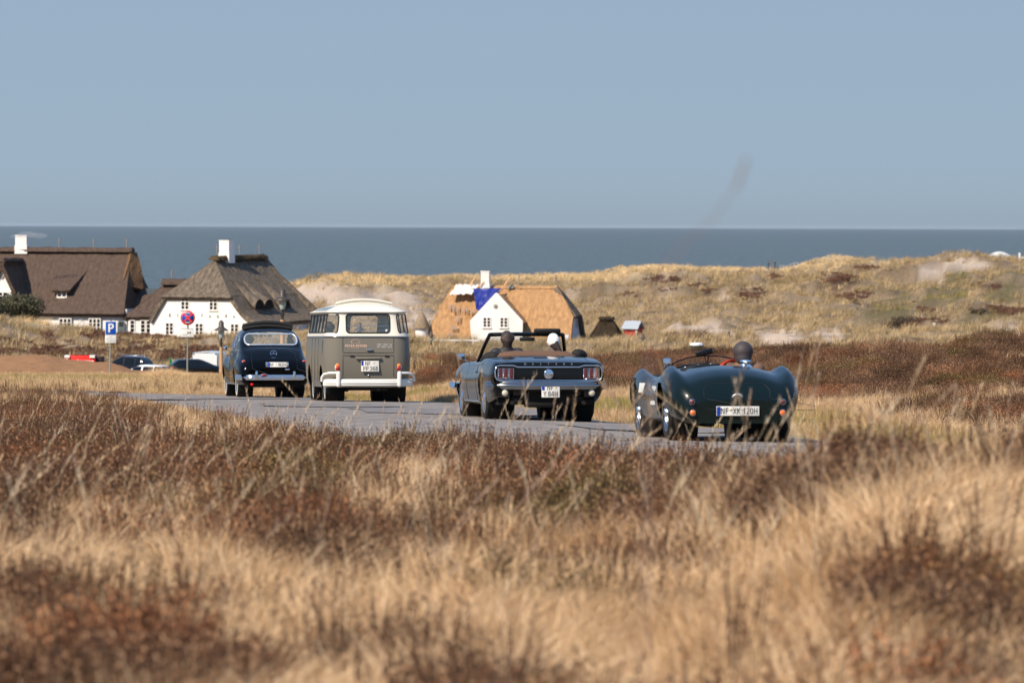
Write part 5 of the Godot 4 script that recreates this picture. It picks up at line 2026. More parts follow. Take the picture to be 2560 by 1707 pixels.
func walker(label: String, p: Vector3, turn: float, h: float, top: Color, legs: Color, stride: float) -> void:
	var root := thing("person", label, "person", p, turn, "walkers on the dune crest")
	var k := h / 1.75
	var hip := Vector3(0, .92, 0) * k
	var neck := Vector3(0, 1.47, 0) * k
	var skin_c := Color(0.56, 0.36, 0.26)
	var b := [[hip, neck + Vector3(0, -.2, 0) * k, .15 * k, .16 * k, top], [neck, neck + Vector3(0, .12, 0) * k, .05 * k, .05 * k, skin_c]]
	for s in [-1.0, 1.0]:
		var sh: Vector3 = neck + Vector3(.17 * s, -.07, 0) * k
		b.append([neck + Vector3(0, -.12, 0) * k, sh, .11 * k, .07 * k, top])
		b.append([sh, sh + Vector3(.05 * s, -.28, .04 * s) * k, .06 * k, .05 * k, top])
		b.append([sh + Vector3(.05 * s, -.28, .04 * s) * k, sh + Vector3(.05 * s, -.54, -.06) * k, .05 * k, .035 * k, top])
		b.append([sh + Vector3(.05 * s, -.54, -.06) * k, sh + Vector3(.05 * s, -.64, -.07) * k, .04 * k, .03 * k, skin_c])
		b.append([hip + Vector3(.08 * s, 0, 0) * k, Vector3(.09 * s, .48, stride * .5 * s) * k, .09 * k, .065 * k, legs])
		b.append([Vector3(.09 * s, .48, stride * .5 * s) * k, Vector3(.09 * s, .08, stride * s) * k, .06 * k, .04 * k, legs])
		b.append([Vector3(.09 * s, .05, stride * s) * k, Vector3(.09 * s, .04, stride * s - .16) * k, .045 * k, .04 * k, Color(0.04, 0.035, 0.03)])
	var s := st()
	net(s, b, .022, .05)
	net(s, head_bones(neck + Vector3(0, .16, 0) * k, "short"), .012, .018)
	obj("body", s, mat("people", Color.WHITE, 0.65, 0.0, {"vertex_color_use_as_albedo": true}), root)

# ------------------------------------------------------------------ houses
func thatch(key: String, c: Color, s: int, lo := 0.62) -> StandardMaterial3D:
	return mat(key, c, 0.95, 0.0, {"albedo_texture": noise_tex(0.022, lo, 1.0, s, 512, 6), "uv1_triplanar": true, "uv1_world_triplanar": false, "uv1_scale": Vector3(0.16, 0.09, 0.16), "metallic_specular": 0.1, "heightmap_enabled": true, "heightmap_texture": noise_tex(0.06, 0, 1, s + 1, 512, 4), "heightmap_scale": 12.0})

func whitewash() -> StandardMaterial3D:
	return mat("whitewash", Color(0.925, 0.92, 0.91), 0.85, 0.0, {"metallic_specular": 0.2, "albedo_texture": noise_tex(0.01, 0.93, 1.0, 61, 256, 5), "uv1_triplanar": true, "uv1_scale": Vector3.ONE * 0.1})

func slope(s: SurfaceTool, a: Vector3, b: Vector3, c: Vector3, d: Vector3, thick: float, nu := 12, nv := 8, sag := 0.0) -> SurfaceTool:   # thatched slab: eave a-b, ridge d-c, seen from outside
	s.set_smooth_group(2)
	var n := (b - a).cross(d - a)
	if n.length() < 0.01:
		n = (b - a).cross(c - a)
	n = n.normalized()
	var top := []
	var bot := []
	for j in nv + 1:
		var v := float(j) / nv
		var r0 := PackedVector3Array()
		var r1 := PackedVector3Array()
		for i in nu + 1:
			var u := float(i) / nu
			var p := a.lerp(b, u).lerp(d.lerp(c, u), v)
			p -= n * sag * sin(v * PI)
			var e := noise_b.get_noise_3d(p.x * 9.0, p.y * 9.0, p.z * 9.0) * 0.10
			var q := p + n * e
			if j == 0:
				q += Vector3(0, noise_a.get_noise_2d(p.x * 14.0, p.z * 14.0) * 0.06, 0)
			r0.append(q)
			r1.append(p - n * thick)
		top.append(r0)
		bot.append(r1)
	for j in nv:
		for i in nu:
			quad(s, top[j][i], top[j][i + 1], top[j + 1][i + 1], top[j + 1][i])
			quad(s, bot[j][i + 1], bot[j][i], bot[j + 1][i], bot[j + 1][i + 1])
	s.set_smooth_group(-1)
	for i in nu:
		quad(s, bot[0][i], bot[0][i + 1], top[0][i + 1], top[0][i])
		quad(s, top[nv][i], top[nv][i + 1], bot[nv][i + 1], bot[nv][i])
	for j in nv:
		quad(s, top[j][0], top[j + 1][0], bot[j + 1][0], bot[j][0])
		quad(s, bot[j][nu], bot[j + 1][nu], top[j + 1][nu], top[j][nu])
	return s

func ridge_roll(s: SurfaceTool, a: Vector3, b: Vector3, w: float, h: float, n := 16) -> SurfaceTool:   # thick turf or straw ridge
	s.set_smooth_group(3)
	var t := (b - a).normalized()
	var side := t.cross(Vector3.UP).normalized()
	var rows := []
	for i in n + 1:
		var p := a.lerp(b, float(i) / n)
		var row := PackedVector3Array()
		for j in 9:
			var q := PI * j / 8.0
			var k := 1.0 + noise_a.get_noise_2d(p.x * 12.0 + j * 9.0, p.z * 12.0) * 0.25
			row.append(p + side * cos(q) * w * k + Vector3(0, sin(q) * h * k - h * 0.35, 0))
		rows.append(row)
	for i in n:
		for j in 8:
			quad(s, rows[i][j], rows[i][j + 1], rows[i + 1][j + 1], rows[i + 1][j])
	for e in [0, n]:
		for j in range(1, 8):
			tri(s, rows[e][0], rows[e][j if e else j + 1], rows[e][j + 1 if e else j])
	return s

func window_unit(parent: Node3D, c: Vector3, w: float, h: float, lights: int, rows: int, b := Basis.IDENTITY, name_ := "window") -> void:   # white frame proud of the wall, dark panes, glazing bars
	var f := st()
	var cw := w / lights
	for i in lights + 1:
		box(f, Vector3(-w / 2 + cw * i, 0, .03), Vector3(.11 if i in [0, lights] else .15, h + .12, .10))
	for j in [-1.0, 1.0]:
		box(f, Vector3(0, h / 2 * j, .03), Vector3(w, .12, .096))
	for i in lights:
		for j in range(1, rows):
			box(f, Vector3(-w / 2 + cw * (i + .5), -h / 2 + h * j / rows, .02), Vector3(cw, .07, .07))
	box(f, Vector3(0, -h / 2 - .10, .06), Vector3(w + .24, .07, .16))
	var o := obj(name_, f, mat("window white", Color(0.87, 0.865, 0.85), 0.5), parent)
	o.transform = Transform3D(b, c)
	for i in lights:
		for j in rows:
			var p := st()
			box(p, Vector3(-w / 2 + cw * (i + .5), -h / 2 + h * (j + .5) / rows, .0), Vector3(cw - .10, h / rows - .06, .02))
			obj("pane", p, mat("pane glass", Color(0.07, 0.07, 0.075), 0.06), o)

func chimney(parent: Node3D, c: Vector3, w: float, d: float, h: float, posts := false) -> void:
	var s := st()
	box(s, c + Vector3(0, h / 2, 0), Vector3(w, h, d))
	box(s, c + Vector3(0, h * .22, 0), Vector3(w + .14, h * .44, d + .14))
	box(s, c + Vector3(0, h - .06, 0), Vector3(w + .08, .14, d + .08))
	var o := obj("chimney", s, whitewash(), parent)
	var t := st()
	box(t, c + Vector3(0, h + .03, 0), Vector3(w * .6, .08, d * .6))
	obj("flue", t, dark(), o)

func ridge_post(parent: Node3D, p: Vector3, h: float) -> void:
	var s := st()
	tube(s, [p, p + Vector3(0, h * .6, 0)], .07, .06, 6)
	tube(s, [p + Vector3(0, h * .6, 0), p + Vector3(.02, h, 0)], .10, .07, 6)
	obj("ridge_post", s, mat("weathered post", Color(0.55, 0.50, 0.46), 0.9), parent)

func wall_poly(parent: Node3D, n: String, pts: Array, thick: float, m: Material = null) -> MeshInstance3D:
	var s := st()
	plate_poly(s, pts, thick)
	return obj(n, s, m if m else whitewash(), parent)

func build_long_house() -> void:
	var d := 690.0
	var p := at(200, 840, d)
	var k := d / FOCAL * .1913     # metres for one unit of the enlarged view that the sizes below were read from
	var h := thing("thatched_farmhouse", "long white farmhouse at far left with dark brown thatched roof", "house", p, -deg_to_rad(13))
	var X := func(x): return (x - 1045.0) * k / cos(deg_to_rad(13))
	var th := thatch("brown thatch", Color(0.405, 0.345, 0.31), 71, 0.72)
	var dep := 15.0
	var eave := 2.7
	var rid := 10.3
	# walls: front, right end, back
	var w := st()
	box(w, Vector3((X.call(-700) + X.call(1640)) / 2, 0.2, -dep / 2), Vector3(X.call(1640) - X.call(-700), 6.2, dep - 1.2))
	obj("wall", w, whitewash(), h)
	var x1: float = X.call(1625)
	var xr: float = X.call(1480)
	var x0: float = X.call(-700)
	var s := st()
	slope(s, Vector3(x0, eave, .2), Vector3(x1, eave, .2), Vector3(xr, rid, -dep / 2), Vector3(x0, rid, -dep / 2), .5, 44, 14)
	slope(s, Vector3(x1, eave, -dep), Vector3(x0, eave, -dep), Vector3(x0, rid, -dep / 2), Vector3(xr, rid, -dep / 2), .5, 20, 8)
	slope(s, Vector3(x1, eave, .2), Vector3(x1, eave, -dep), Vector3(xr, rid, -dep / 2 - .05), Vector3(xr, rid, -dep / 2), .5, 12, 14)
	var roof := obj("roof", s, th, h)
	var r := st()
	ridge_roll(r, Vector3(x0, rid + .1, -dep / 2), Vector3(xr + .25, rid + .05, -dep / 2), .75, .55, 40)
	obj("ridge", r, th, roof)
	var hood := st()   # pale hooded dormer on the hipped end
	slope(hood, Vector3(x1 - 1.45, 6.1, -3.3), Vector3(x1 + .5, 5.7, -6.3), Vector3(xr + .5, rid - .2, -8.2), Vector3(xr + .1, rid - .05, -7.1), .5, 10, 10, -.3)
	var hd := obj("hip_dormer", hood, thatch("pale thatch", Color(0.50, 0.39, 0.29), 75, 0.8), roof)
	var op := st()
	ellipsoid(op, Vector3(x1 - .4, 5.7, -6.6), Vector3(.4, .5, .9))
	obj("dormer_opening", op, dark(), hd)
	for z in [548.0, 1012.0, 1458.0]:
		ridge_post(h, Vector3(X.call(z) - dep / 2 * .05, rid + .4, -dep / 2), 1.15)
	chimney(h, Vector3(X.call(180) - 1.6, rid - .4, -dep / 2), 1.45, 1.2, 2.3)
	# cross gable at the left
	var gx: float = X.call(40)
	var ga := 8.7
	var gw := 2.45
	wall_poly(h, "gable_wall", [Vector3(gx - gw, 0, 1.2), Vector3(gx + gw, 0, 1.2), Vector3(gx + gw, 3.6, 1.2), Vector3(gx + gw * .62, 5.6, 1.2), Vector3(gx + .1, ga, 1.2), Vector3(gx - .1, ga, 1.2), Vector3(gx - gw * .62, 5.6, 1.2), Vector3(gx - gw, 3.6, 1.2)], .35)
	var gs := st()
	slope(gs, Vector3(gx + gw + .25, 3.4, 1.5), Vector3(gx + gw + .25, 3.4, -4.5), Vector3(gx, ga + .35, -6.5), Vector3(gx, ga + .35, 1.6), .45, 8, 8, .0)
	slope(gs, Vector3(gx - gw - .25, 3.4, -4.5), Vector3(gx - gw - .25, 3.4, 1.5), Vector3(gx, ga + .35, 1.6), Vector3(gx, ga + .35, -6.5), .45, 8, 8, .0)
	var gr := obj("gable_roof", gs, th, h)
	var rr := st()
	ridge_roll(rr, Vector3(gx, ga + .45, 1.7), Vector3(gx, ga + .45, -6.0), .5, .5, 10)
	obj("ridge", rr, th, gr)
	window_unit(h, Vector3(gx + .1, 4.6, 1.25), 1.35, 1.35, 2, 3)
	var rd := st()
	lathe(rd, [Vector2(.28, 0), Vector2(.28, .05), Vector2(.2, .06), Vector2(0, .06)], Transform3D(Basis(Vector3.RIGHT, PI / 2), Vector3(gx, 7.1, 1.2)), 16)
	obj("round_vent", rd, mat("vent grey", Color(0.5, 0.49, 0.48), 0.8), h)
	# shed dormer in the big slope
	var dx: float = X.call(735)
	var dz := -2.3
	window_unit(h, Vector3(dx, 5.05, dz + .45), 1.15, .70, 2, 2, Basis.IDENTITY, "dormer_window")
	var dr := st()
	slope(dr, Vector3(dx - 1.1, 5.5, dz + 1.0), Vector3(dx + 1.1, 5.5, dz + 1.0), Vector3(dx + 2.2, 7.9, -5.0), Vector3(dx - 2.2, 7.9, -5.0), .3, 10, 6)
	obj("dormer_roof", dr, th, roof)
	# ground floor openings
	for e in [[830, 3, 1.50, 1.5], [1222, 3, 1.45, 1.5]]:
		window_unit(h, Vector3(X.call(e[0]), 1.35, -.36), e[2], e[3], e[1], 3)
	var niche := st()
	var np := []
	for i in 9:
		var a := PI * i / 8.0
		np.append(Vector3(X.call(1035) - cos(a) * .28, 1.75 + sin(a) * .28, -.36))
	np.insert(0, Vector3(X.call(1035) - .28, .3, -.36))
	tube(niche, np, .03, .03, 4)
	obj("arched_niche", niche, mat("shadow line grey", Color(0.72, 0.71, 0.70), 0.9), h)
	var door := st()
	var dp := [Vector3(X.call(1525), -.2, -.34), Vector3(X.call(1625), -.2, -.34)]
	for i in 9:
		var a := PI * i / 8.0
		dp.append(Vector3((X.call(1525) + X.call(1625)) / 2 + cos(a) * .48, 1.5 + sin(a) * .50, -.34))
	plate_poly(door, dp, .06)
	var dd := obj("door", door, mat("grey green door", Color(0.33, 0.37, 0.39), 0.5), h)
	for i in 4:
		var pn := st()
		box(pn, Vector3((X.call(1525) + X.call(1625)) / 2 - .14 + .28 * (i % 2), 1.32 + .26 * (i / 2), -.33), Vector3(.22, .20, .03))
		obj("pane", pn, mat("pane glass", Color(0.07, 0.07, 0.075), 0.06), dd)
	# porch and low wing joining the neighbouring house
	var wx0: float = X.call(1630)
	var wx1: float = X.call(2230)
	var wing := st()
	box(wing, Vector3((wx0 + wx1) / 2 + .3, 1.0, -3.2), Vector3(wx1 - wx0, 3.0, 5.4))
	obj("wing_wall", wing, whitewash(), h)
	var ws := st()
	slope(ws, Vector3(wx0 - .3, 2.35, -.1), Vector3(wx1 + .4, 2.35, -.1), Vector3(wx1 + .6, 6.3, -5.0), Vector3(X.call(1985), 6.3, -5.0), .45, 12, 8, .15)
	slope(ws, Vector3(wx0 - .3, 2.35, -9.9), Vector3(wx0 - .3, 2.35, -.1), Vector3(X.call(1985), 6.3, -5.0), Vector3(X.call(1985), 6.3, -5.1), .45, 8, 8, .15)
	var wr := obj("wing_roof", ws, th, h)
	var wrr := st()
	ridge_roll(wrr, Vector3(X.call(1980), 6.5, -5.0), Vector3(wx1 + .5, 6.5, -5.0), .8, .75, 10)
	obj("ridge", wrr, th, wr)
	ridge_post(h, Vector3(X.call(2100), 7.0, -5.0), 1.0)
	for e in [1720.0, 1860.0, 1935.0]:
		window_unit(h, Vector3(X.call(e), 1.0, -.48), .55, 1.9, 1, 4, Basis.IDENTITY, "porch_window")
	# low link roof behind the hip
	var ls := st()
	slope(ls, Vector3(x1 - .4, 2.6, -3.0), Vector3(x1 + 3.4, 2.6, -3.0), Vector3(x1 + 3.6, 5.0, -6.6), Vector3(x1 - .8, 5.0, -6.6), .4, 8, 5)
	obj("link_roof", ls, th, h)
	var lw := st()
	box(lw, Vector3(x1 + 1.4, 5.3, -7.4), Vector3(3.6, .9, 1.0))
	obj("roof_light", lw, mat("slate grey glazing", Color(0.33, 0.36, 0.38), 0.25), h)

func build_gable_house() -> void:
	var d := 677.0
	var p := at(516, 839, d)
	var k := d / FOCAL * .1913
	var yaw := deg_to_rad(28)
	var c := cos(yaw)
	var h := thing("thatched_house", "white thatched house in the middle left with lettered gable wall", "house", p, -yaw)
	var X := func(x): return (x - 710.0) * k / c
	var th := thatch("grey brown thatch", Color(0.56, 0.51, 0.455), 81, 0.5)
	var prof := [Vector3(X.call(-60), -1.5, 0), Vector3(X.call(1420), -1.5, 0), Vector3(X.call(1410), 1.25, 0), Vector3(X.call(1192), 2.55, 0), Vector3(X.call(1040), 4.45, 0), Vector3(X.call(170), 4.45, 0), Vector3(X.call(-20), 2.45, 0), Vector3(X.call(-60), 1.3, 0)]
	wall_poly(h, "gable_wall", prof, .5)
	var side := st()
	box(side, Vector3(X.call(1370), .1, -8.0), Vector3(.4, 2.4, 15.0))
	box(side, Vector3(X.call(0), .1, -8.0), Vector3(.4, 2.4, 15.0))
	box(side, Vector3((X.call(1370) + X.call(0)) / 2, .1, -15.6), Vector3(X.call(1370) - X.call(0), 2.4, .4))
	obj("wall", side, whitewash(), h)
	var xm: float = (X.call(165) + X.call(1055)) / 2
	var r1 := Vector3(xm, 9.0, -3.5)
	var r2 := Vector3(xm, 9.15, -16.0)
	var zb := -15.6
	var s := st()
	# right slope in two courses, flared at the eave
	slope(s, Vector3(X.call(1055), 4.75, .3), Vector3(X.call(1055), 4.9, zb), r2, r1, .5, 26, 12, .1)
	slope(s, Vector3(X.call(1210), 2.85, .4), Vector3(X.call(1210), 3.1, zb - .1), Vector3(X.call(1050), 4.94, zb), Vector3(X.call(1050), 4.80, .3), .5, 26, 5, .05)
	slope(s, Vector3(X.call(1440), 1.45, .5), Vector3(X.call(1440), 2.0, zb - .2), Vector3(X.call(1205), 3.12, zb), Vector3(X.call(1205), 2.87, .4), .5, 26, 4, .05)
	# front half hip
	slope(s, Vector3(X.call(120), 4.55, .6), Vector3(X.call(1075), 4.55, .6), r1 + Vector3(.05, 0, 0), r1, .5, 18, 12, .1)
	# left slope
	slope(s, Vector3(X.call(-60), 1.75, zb), Vector3(X.call(-60), 1.75, .4), Vector3(X.call(130), 4.65, .4), Vector3(X.call(130), 4.65, zb), .5, 16, 5)
	slope(s, Vector3(X.call(130), 4.65, zb), Vector3(X.call(130), 4.65, .4), r1, r2, .5, 20, 10)
	# back hip
	slope(s, Vector3(X.call(1440), 2.0, zb - .2), Vector3(X.call(-60), 1.75, zb - .2), r2 + Vector3(-.05, -.2, .6), r2 + Vector3(.05, -.2, .6), .5, 12, 8)
	var roof := obj("roof", s, th, h)
	var rr := st()
	ridge_roll(rr, r1 + Vector3(0, .14, .25), r2 + Vector3(0, .14, 1.0), .68, .55, 26)
	obj("ridge", rr, thatch("turf ridge", Color(0.42, 0.36, 0.28), 85, 0.5), roof)
	chimney(h, Vector3(xm, 8.6, -6.3), 1.35, 1.25, 2.75)
	for z in [-4.0, -9.3, -14.0]:
		ridge_post(h, Vector3(xm, 9.7, z), 1.1)
	# three eyebrow dormers on the right slope
	for e in [-3.2, -5.4, -9.4]:
		var dr := st()
		var ex: float = X.call(1215)
		var up := Vector3(xm + (ex - xm) * .35, 7.0, e)
		dr.set_smooth_group(4)
		var mouth := []
		for i in 9:
			var a := PI * i / 8.0
			mouth.append(Vector3(ex + .25, 3.2 + sin(a) * 1.15, e - cos(a) * 1.15))
		for i in 8:
			tri(dr, mouth[i + 1], mouth[i], up)
		var dm := obj("eyebrow_dormer", dr, th, roof)
		var mo := st()
		mo.set_smooth_group(-1)
		for i in range(1, 8):
			tri(mo, mouth[0] - Vector3(.28, 0, 0), mouth[i + 1] - Vector3(.28, 0, 0), mouth[i] - Vector3(.28, 0, 0))
		obj("dormer_opening", mo, dark(), dm)
	# windows of the lettered gable
	for e in [[418, 935, 1.5], [800, 938, 1.5]]:
		window_unit(h, Vector3(X.call(e[0]), (1350 - e[1]) * k, .0), 1.05, 1.38, 2, 3)
	for e in [[208, 1265, 1.5], [610, 1268, 1.5], [1085, 1268, 1.5]]:
		window_unit(h, Vector3(X.call(e[0]), (1350 - e[1]) * k, .0), 1.05, 1.38, 2, 3)
	var ink := mat("lettering iron", Color(0.42, 0.40, 0.38), 0.7)
	var word := "Kliffende"
	for i in 9:
		letters("lettering", word[i], .36, ink, h, Transform3D(Basis.IDENTITY, Vector3(X.call(lerpf(212, 1078, i / 8.0)), 2.38 + (.0 if word[i] in "Kldf" else -.06), .03)), -1.0, "Droid Serif")
	var bk := st()
	box(bk, Vector3(X.call(1420), .4, -12.5), Vector3(.1, 2.0, 1.0))
	obj("side_door", bk, mat("grey green door", Color(0.33, 0.37, 0.39), 0.5), h)

func build_new_roof_house() -> void:
	var d := 646.0
	var p := at(1244, 874, d)
	var k := d / FOCAL * .2126
	var yaw := deg_to_rad(10)
	var h := thing("cottage_with_new_thatch", "white gabled cottage with fresh orange thatch and a blue tarpaulin", "house", p, -yaw)
	var Y := func(y): return (1050.0 - y) * k
	var X := func(x): return (x - 1005.0) * k / cos(yaw)
	var th := thatch("fresh reed thatch", Color(0.77, 0.605, 0.435), 91, 0.72)
	var old := thatch("grey brown thatch", Color.WHITE, 81)
	var dep := 9.5
	var zr := -5.0
	var rid: float = Y.call(300)
	var xl: float = X.call(150)
	var xr: float = X.call(1850)
	var s := st()
	var tm: float = (Y.call(650) - Y.call(945)) / (rid - Y.call(945))
	var ym: float = Y.call(650)
	var xlm := lerpf(xl - .2, X.call(470) - .8, tm)
	slope(s, Vector3(xl - .2, Y.call(945), .1), Vector3(xr + .12, Y.call(945), .1), Vector3(xr + .05, ym, lerpf(.1, zr, tm)), Vector3(xlm, ym, lerpf(.1, zr, tm)), .55, 36, 7, -.08)
	slope(s, Vector3(xlm, ym - .02, lerpf(.1, zr, tm)), Vector3(xr + .05, ym - .02, lerpf(.1, zr, tm)), Vector3(X.call(1700) - .8, rid, zr), Vector3(X.call(470) - .8, rid, zr), .55, 36, 8, -.1)
	slope(s, Vector3(xr, Y.call(945), -dep), Vector3(xl, Y.call(945), -dep), Vector3(xlm, ym, lerpf(-dep, zr, tm)), Vector3(xr, ym, lerpf(-dep, zr, tm)), .55, 20, 6, 0)
	slope(s, Vector3(xr, ym, lerpf(-dep, zr, tm)), Vector3(xlm, ym, lerpf(-dep, zr, tm)), Vector3(X.call(470) - .8, rid, zr), Vector3(X.call(1700) - .8, rid, zr), .55, 20, 6, 0)
	slope(s, Vector3(xl - .2, Y.call(945), -dep), Vector3(xl - .2, Y.call(945), .1), Vector3(X.call(470) - .8, rid, zr), Vector3(X.call(470) - .8, rid, zr - .05), .55, 10, 10, -.2)
	var roof := obj("roof", s, th, h)
	var wl := st()
	box(wl, Vector3((xl + xr) / 2, .3, zr + .4), Vector3(xr - xl - .6, 2.6, dep - 1.6))
	obj("wall", wl, whitewash(), h)
	# right end: wall in shade under an old half hip
	var ex := xr - .15
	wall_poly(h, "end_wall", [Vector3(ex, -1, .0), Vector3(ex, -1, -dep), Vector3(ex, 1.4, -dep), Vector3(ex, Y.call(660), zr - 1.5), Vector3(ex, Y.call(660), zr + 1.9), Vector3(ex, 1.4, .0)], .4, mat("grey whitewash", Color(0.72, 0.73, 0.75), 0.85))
	var hs := st()
	slope(hs, Vector3(ex + .45, Y.call(650), zr + 2.3), Vector3(ex + .45, Y.call(650), zr - 2.0), Vector3(X.call(1700) - .8, rid, zr - .4), Vector3(X.call(1700) - .8, rid - .1, zr + .5), .5, 8, 8)
	slope(hs, Vector3(ex + .5, Y.call(945), -dep - .2), Vector3(ex - .6, Y.call(945), -dep - .2), Vector3(ex - .6, Y.call(650), zr - 1.8), Vector3(ex + .5, Y.call(650), zr - 1.8), .6, 4, 6)
	obj("half_hip", hs, old, roof)
	for i in 2:
		var bd := st()
		box(bd, Vector3(ex + .03, Y.call(740), zr - .2 - 1.0 * i), Vector3(.06, 1.1, .45))
		obj("shutter", bd, mat("shutter grey", Color(0.52, 0.54, 0.56), 0.7), h)
	# front gable
	var gz := .9
	var gy: float = Y.call(425)
	var ey: float = Y.call(700)
	var gw := 2.95
	wall_poly(h, "gable_wall", [Vector3(-gw + .30, -1.5, gz), Vector3(gw - .05, -1.5, gz), Vector3(gw + .1, ey - .1, gz), Vector3(.1, gy + .42, gz), Vector3(-.1, gy + .42, gz), Vector3(-gw - .1, ey - .1, gz)], .22)
	var gs := st()
	slope(gs, Vector3(gw + .2, ey - .25, gz - .12), Vector3(gw + .2, ey - .25, -3.0), Vector3(.0, gy + .25, -4.4), Vector3(.0, gy + .25, gz - .12), .35, 8, 8)
	slope(gs, Vector3(-gw - .2, ey - .25, -3.0), Vector3(-gw - .2, ey - .25, gz - .12), Vector3(.0, gy + .25, gz - .12), Vector3(.0, gy + .25, -4.4), .35, 8, 8)
	obj("gable_roof", gs, th, h)
	var rd := st()
	lathe(rd, [Vector2(.24, 0), Vector2(.24, .05), Vector2(.17, .06), Vector2(0, .06)], Transform3D(Basis(Vector3.RIGHT, PI / 2), Vector3(-.08, Y.call(540), gz)), 16)
	obj("round_vent", rd, mat("vent grey", Color(0.5, 0.49, 0.48), 0.8), h)
	for x in [895.0, 1095.0]:
		window_unit(h, Vector3(X.call(x), Y.call(728), gz), .86, 1.1, 2, 3)
	chimney(h, Vector3(X.call(820) - .4, rid - .9, zr + .6), .95, .85, 2.55)
	# tarpaulins
	var b := st()
	b.set_smooth_group(1)
	var rows := []
	for i in 13:
		var t := i / 12.0
		var row := PackedVector3Array()
		for j in 13:
			var q := j / 12.0
			var x := lerpf(lerpf(X.call(655), X.call(1005), q), lerpf(X.call(745), X.call(790), q), t)
			var yy := lerpf(lerpf(Y.call(335), Y.call(330), q), Y.call(590), t)
			var z := lerpf(zr + 1.1, -1.0, t) + lerpf(0.0, .5, q) + .55 + noise_b.get_noise_2d(x * 16.0, yy * 10.0) * .5
			row.append(Vector3(x, yy + noise_a.get_noise_2d(x * 40.0, yy * 30.0) * .1, z))
		rows.append(row)
	for i in 12:
		for j in 12:
			quad(b, rows[i + 1][j], rows[i + 1][j + 1], rows[i][j + 1], rows[i][j])
	tag(obj("blue_tarpaulin", b, mat("blue tarpaulin", Color(0.10, 0.16, 0.50), 0.5), h), "blue tarpaulin")
	var w := st()
	w.set_smooth_group(1)
	rows = []
	for i in 11:
		var t := i / 10.0
		var row := PackedVector3Array()
		for j in 15:
			var q := j / 14.0
			var x := lerpf(X.call(435 + 50 * (1 - t)), X.call(760 - 60 * t), q)
			var yy: float = lerpf(Y.call(292), Y.call(405), t) + noise_b.get_noise_2d(x * 30.0, t * 30.0) * .25
			row.append(Vector3(x - .5, yy, lerpf(zr + .3, zr + 2.0, t) + .5 + noise_a.get_noise_2d(x * 50.0, t * 60.0) * .4))
		rows.append(row)
	for i in 10:
		for j in 14:
			quad(w, rows[i + 1][j], rows[i + 1][j + 1], rows[i][j + 1], rows[i][j])
	tag(obj("white_tarpaulin", w, mat("white tarpaulin", Color(0.86, 0.83, 0.81), 0.6), h), "white tarpaulin")
	# roof battens: bundles hooked on the reed, and loose planks
	for e in [[410, 550, 90, 45], [468, 582, 90, 55], [580, 588, 80, 50], [668, 607, 70, 45], [510, 690, 110, 40], [480, 795, 60, 70], [455, 880, 80, 60]]:
		var f := st()
		var yy: float = Y.call(e[1])
		var z := lerpf(.3, zr, clampf((yy - Y.call(945)) / (rid - Y.call(945)), 0, 1)) + .55
		var sx: float = e[3] * k
		var sy: float = e[2] * k
		for i in 2:
			box(f, Vector3(X.call(e[0]) + sx * (i - .5), yy, z), Vector3(.07, sy, .07), Basis(Vector3.RIGHT, -.75))
		for j in 4:
			var oy := sy * (j - 1.5) / 4.0
			box(f, Vector3(X.call(e[0]), yy + oy * .73, z - oy * .68 + .05), Vector3(sx, .07, .05))
		obj("roof_ladder", f, mat("weathered batten", Color(0.62, 0.54, 0.50), 0.9), roof)
	for e in [[830, 540, 1000, 330, .16], [1012, 300, 1090, 200, .12], [610, 300, 670, 205, .14], [720, 310, 770, 250, .1]]:
		var f := st()
		var z0 := lerpf(.3, zr, clampf((Y.call(e[1]) - Y.call(945)) / (rid - Y.call(945)), 0, 1)) + 1.2
		var z1 := lerpf(.3, zr, clampf((Y.call(e[3]) - Y.call(945)) / (rid - Y.call(945)), 0, 1)) + 1.2
		tube(f, [Vector3(X.call(e[0]), Y.call(e[1]), z0), Vector3(X.call(e[2]), Y.call(e[3]), z1)], e[4] * .7, e[4] * .7, 4)
		obj("plank", f, mat("fresh timber", Color(0.86, 0.68, 0.52), 0.8), roof)
	for x in [1245.0, 1680.0]:
		ridge_post(h, Vector3(X.call(x) - .8, rid + .1, zr), 1.2)
	var vb := st()
	box(vb, Vector3(X.call(1120) - .4, Y.call(318), zr + .5), Vector3(.6, .35, .3), Basis(Vector3(0, 0, 1), .25))
	obj("roof_hatch", vb, mat("shutter grey", Color(0.52, 0.54, 0.56), 0.7), roof)

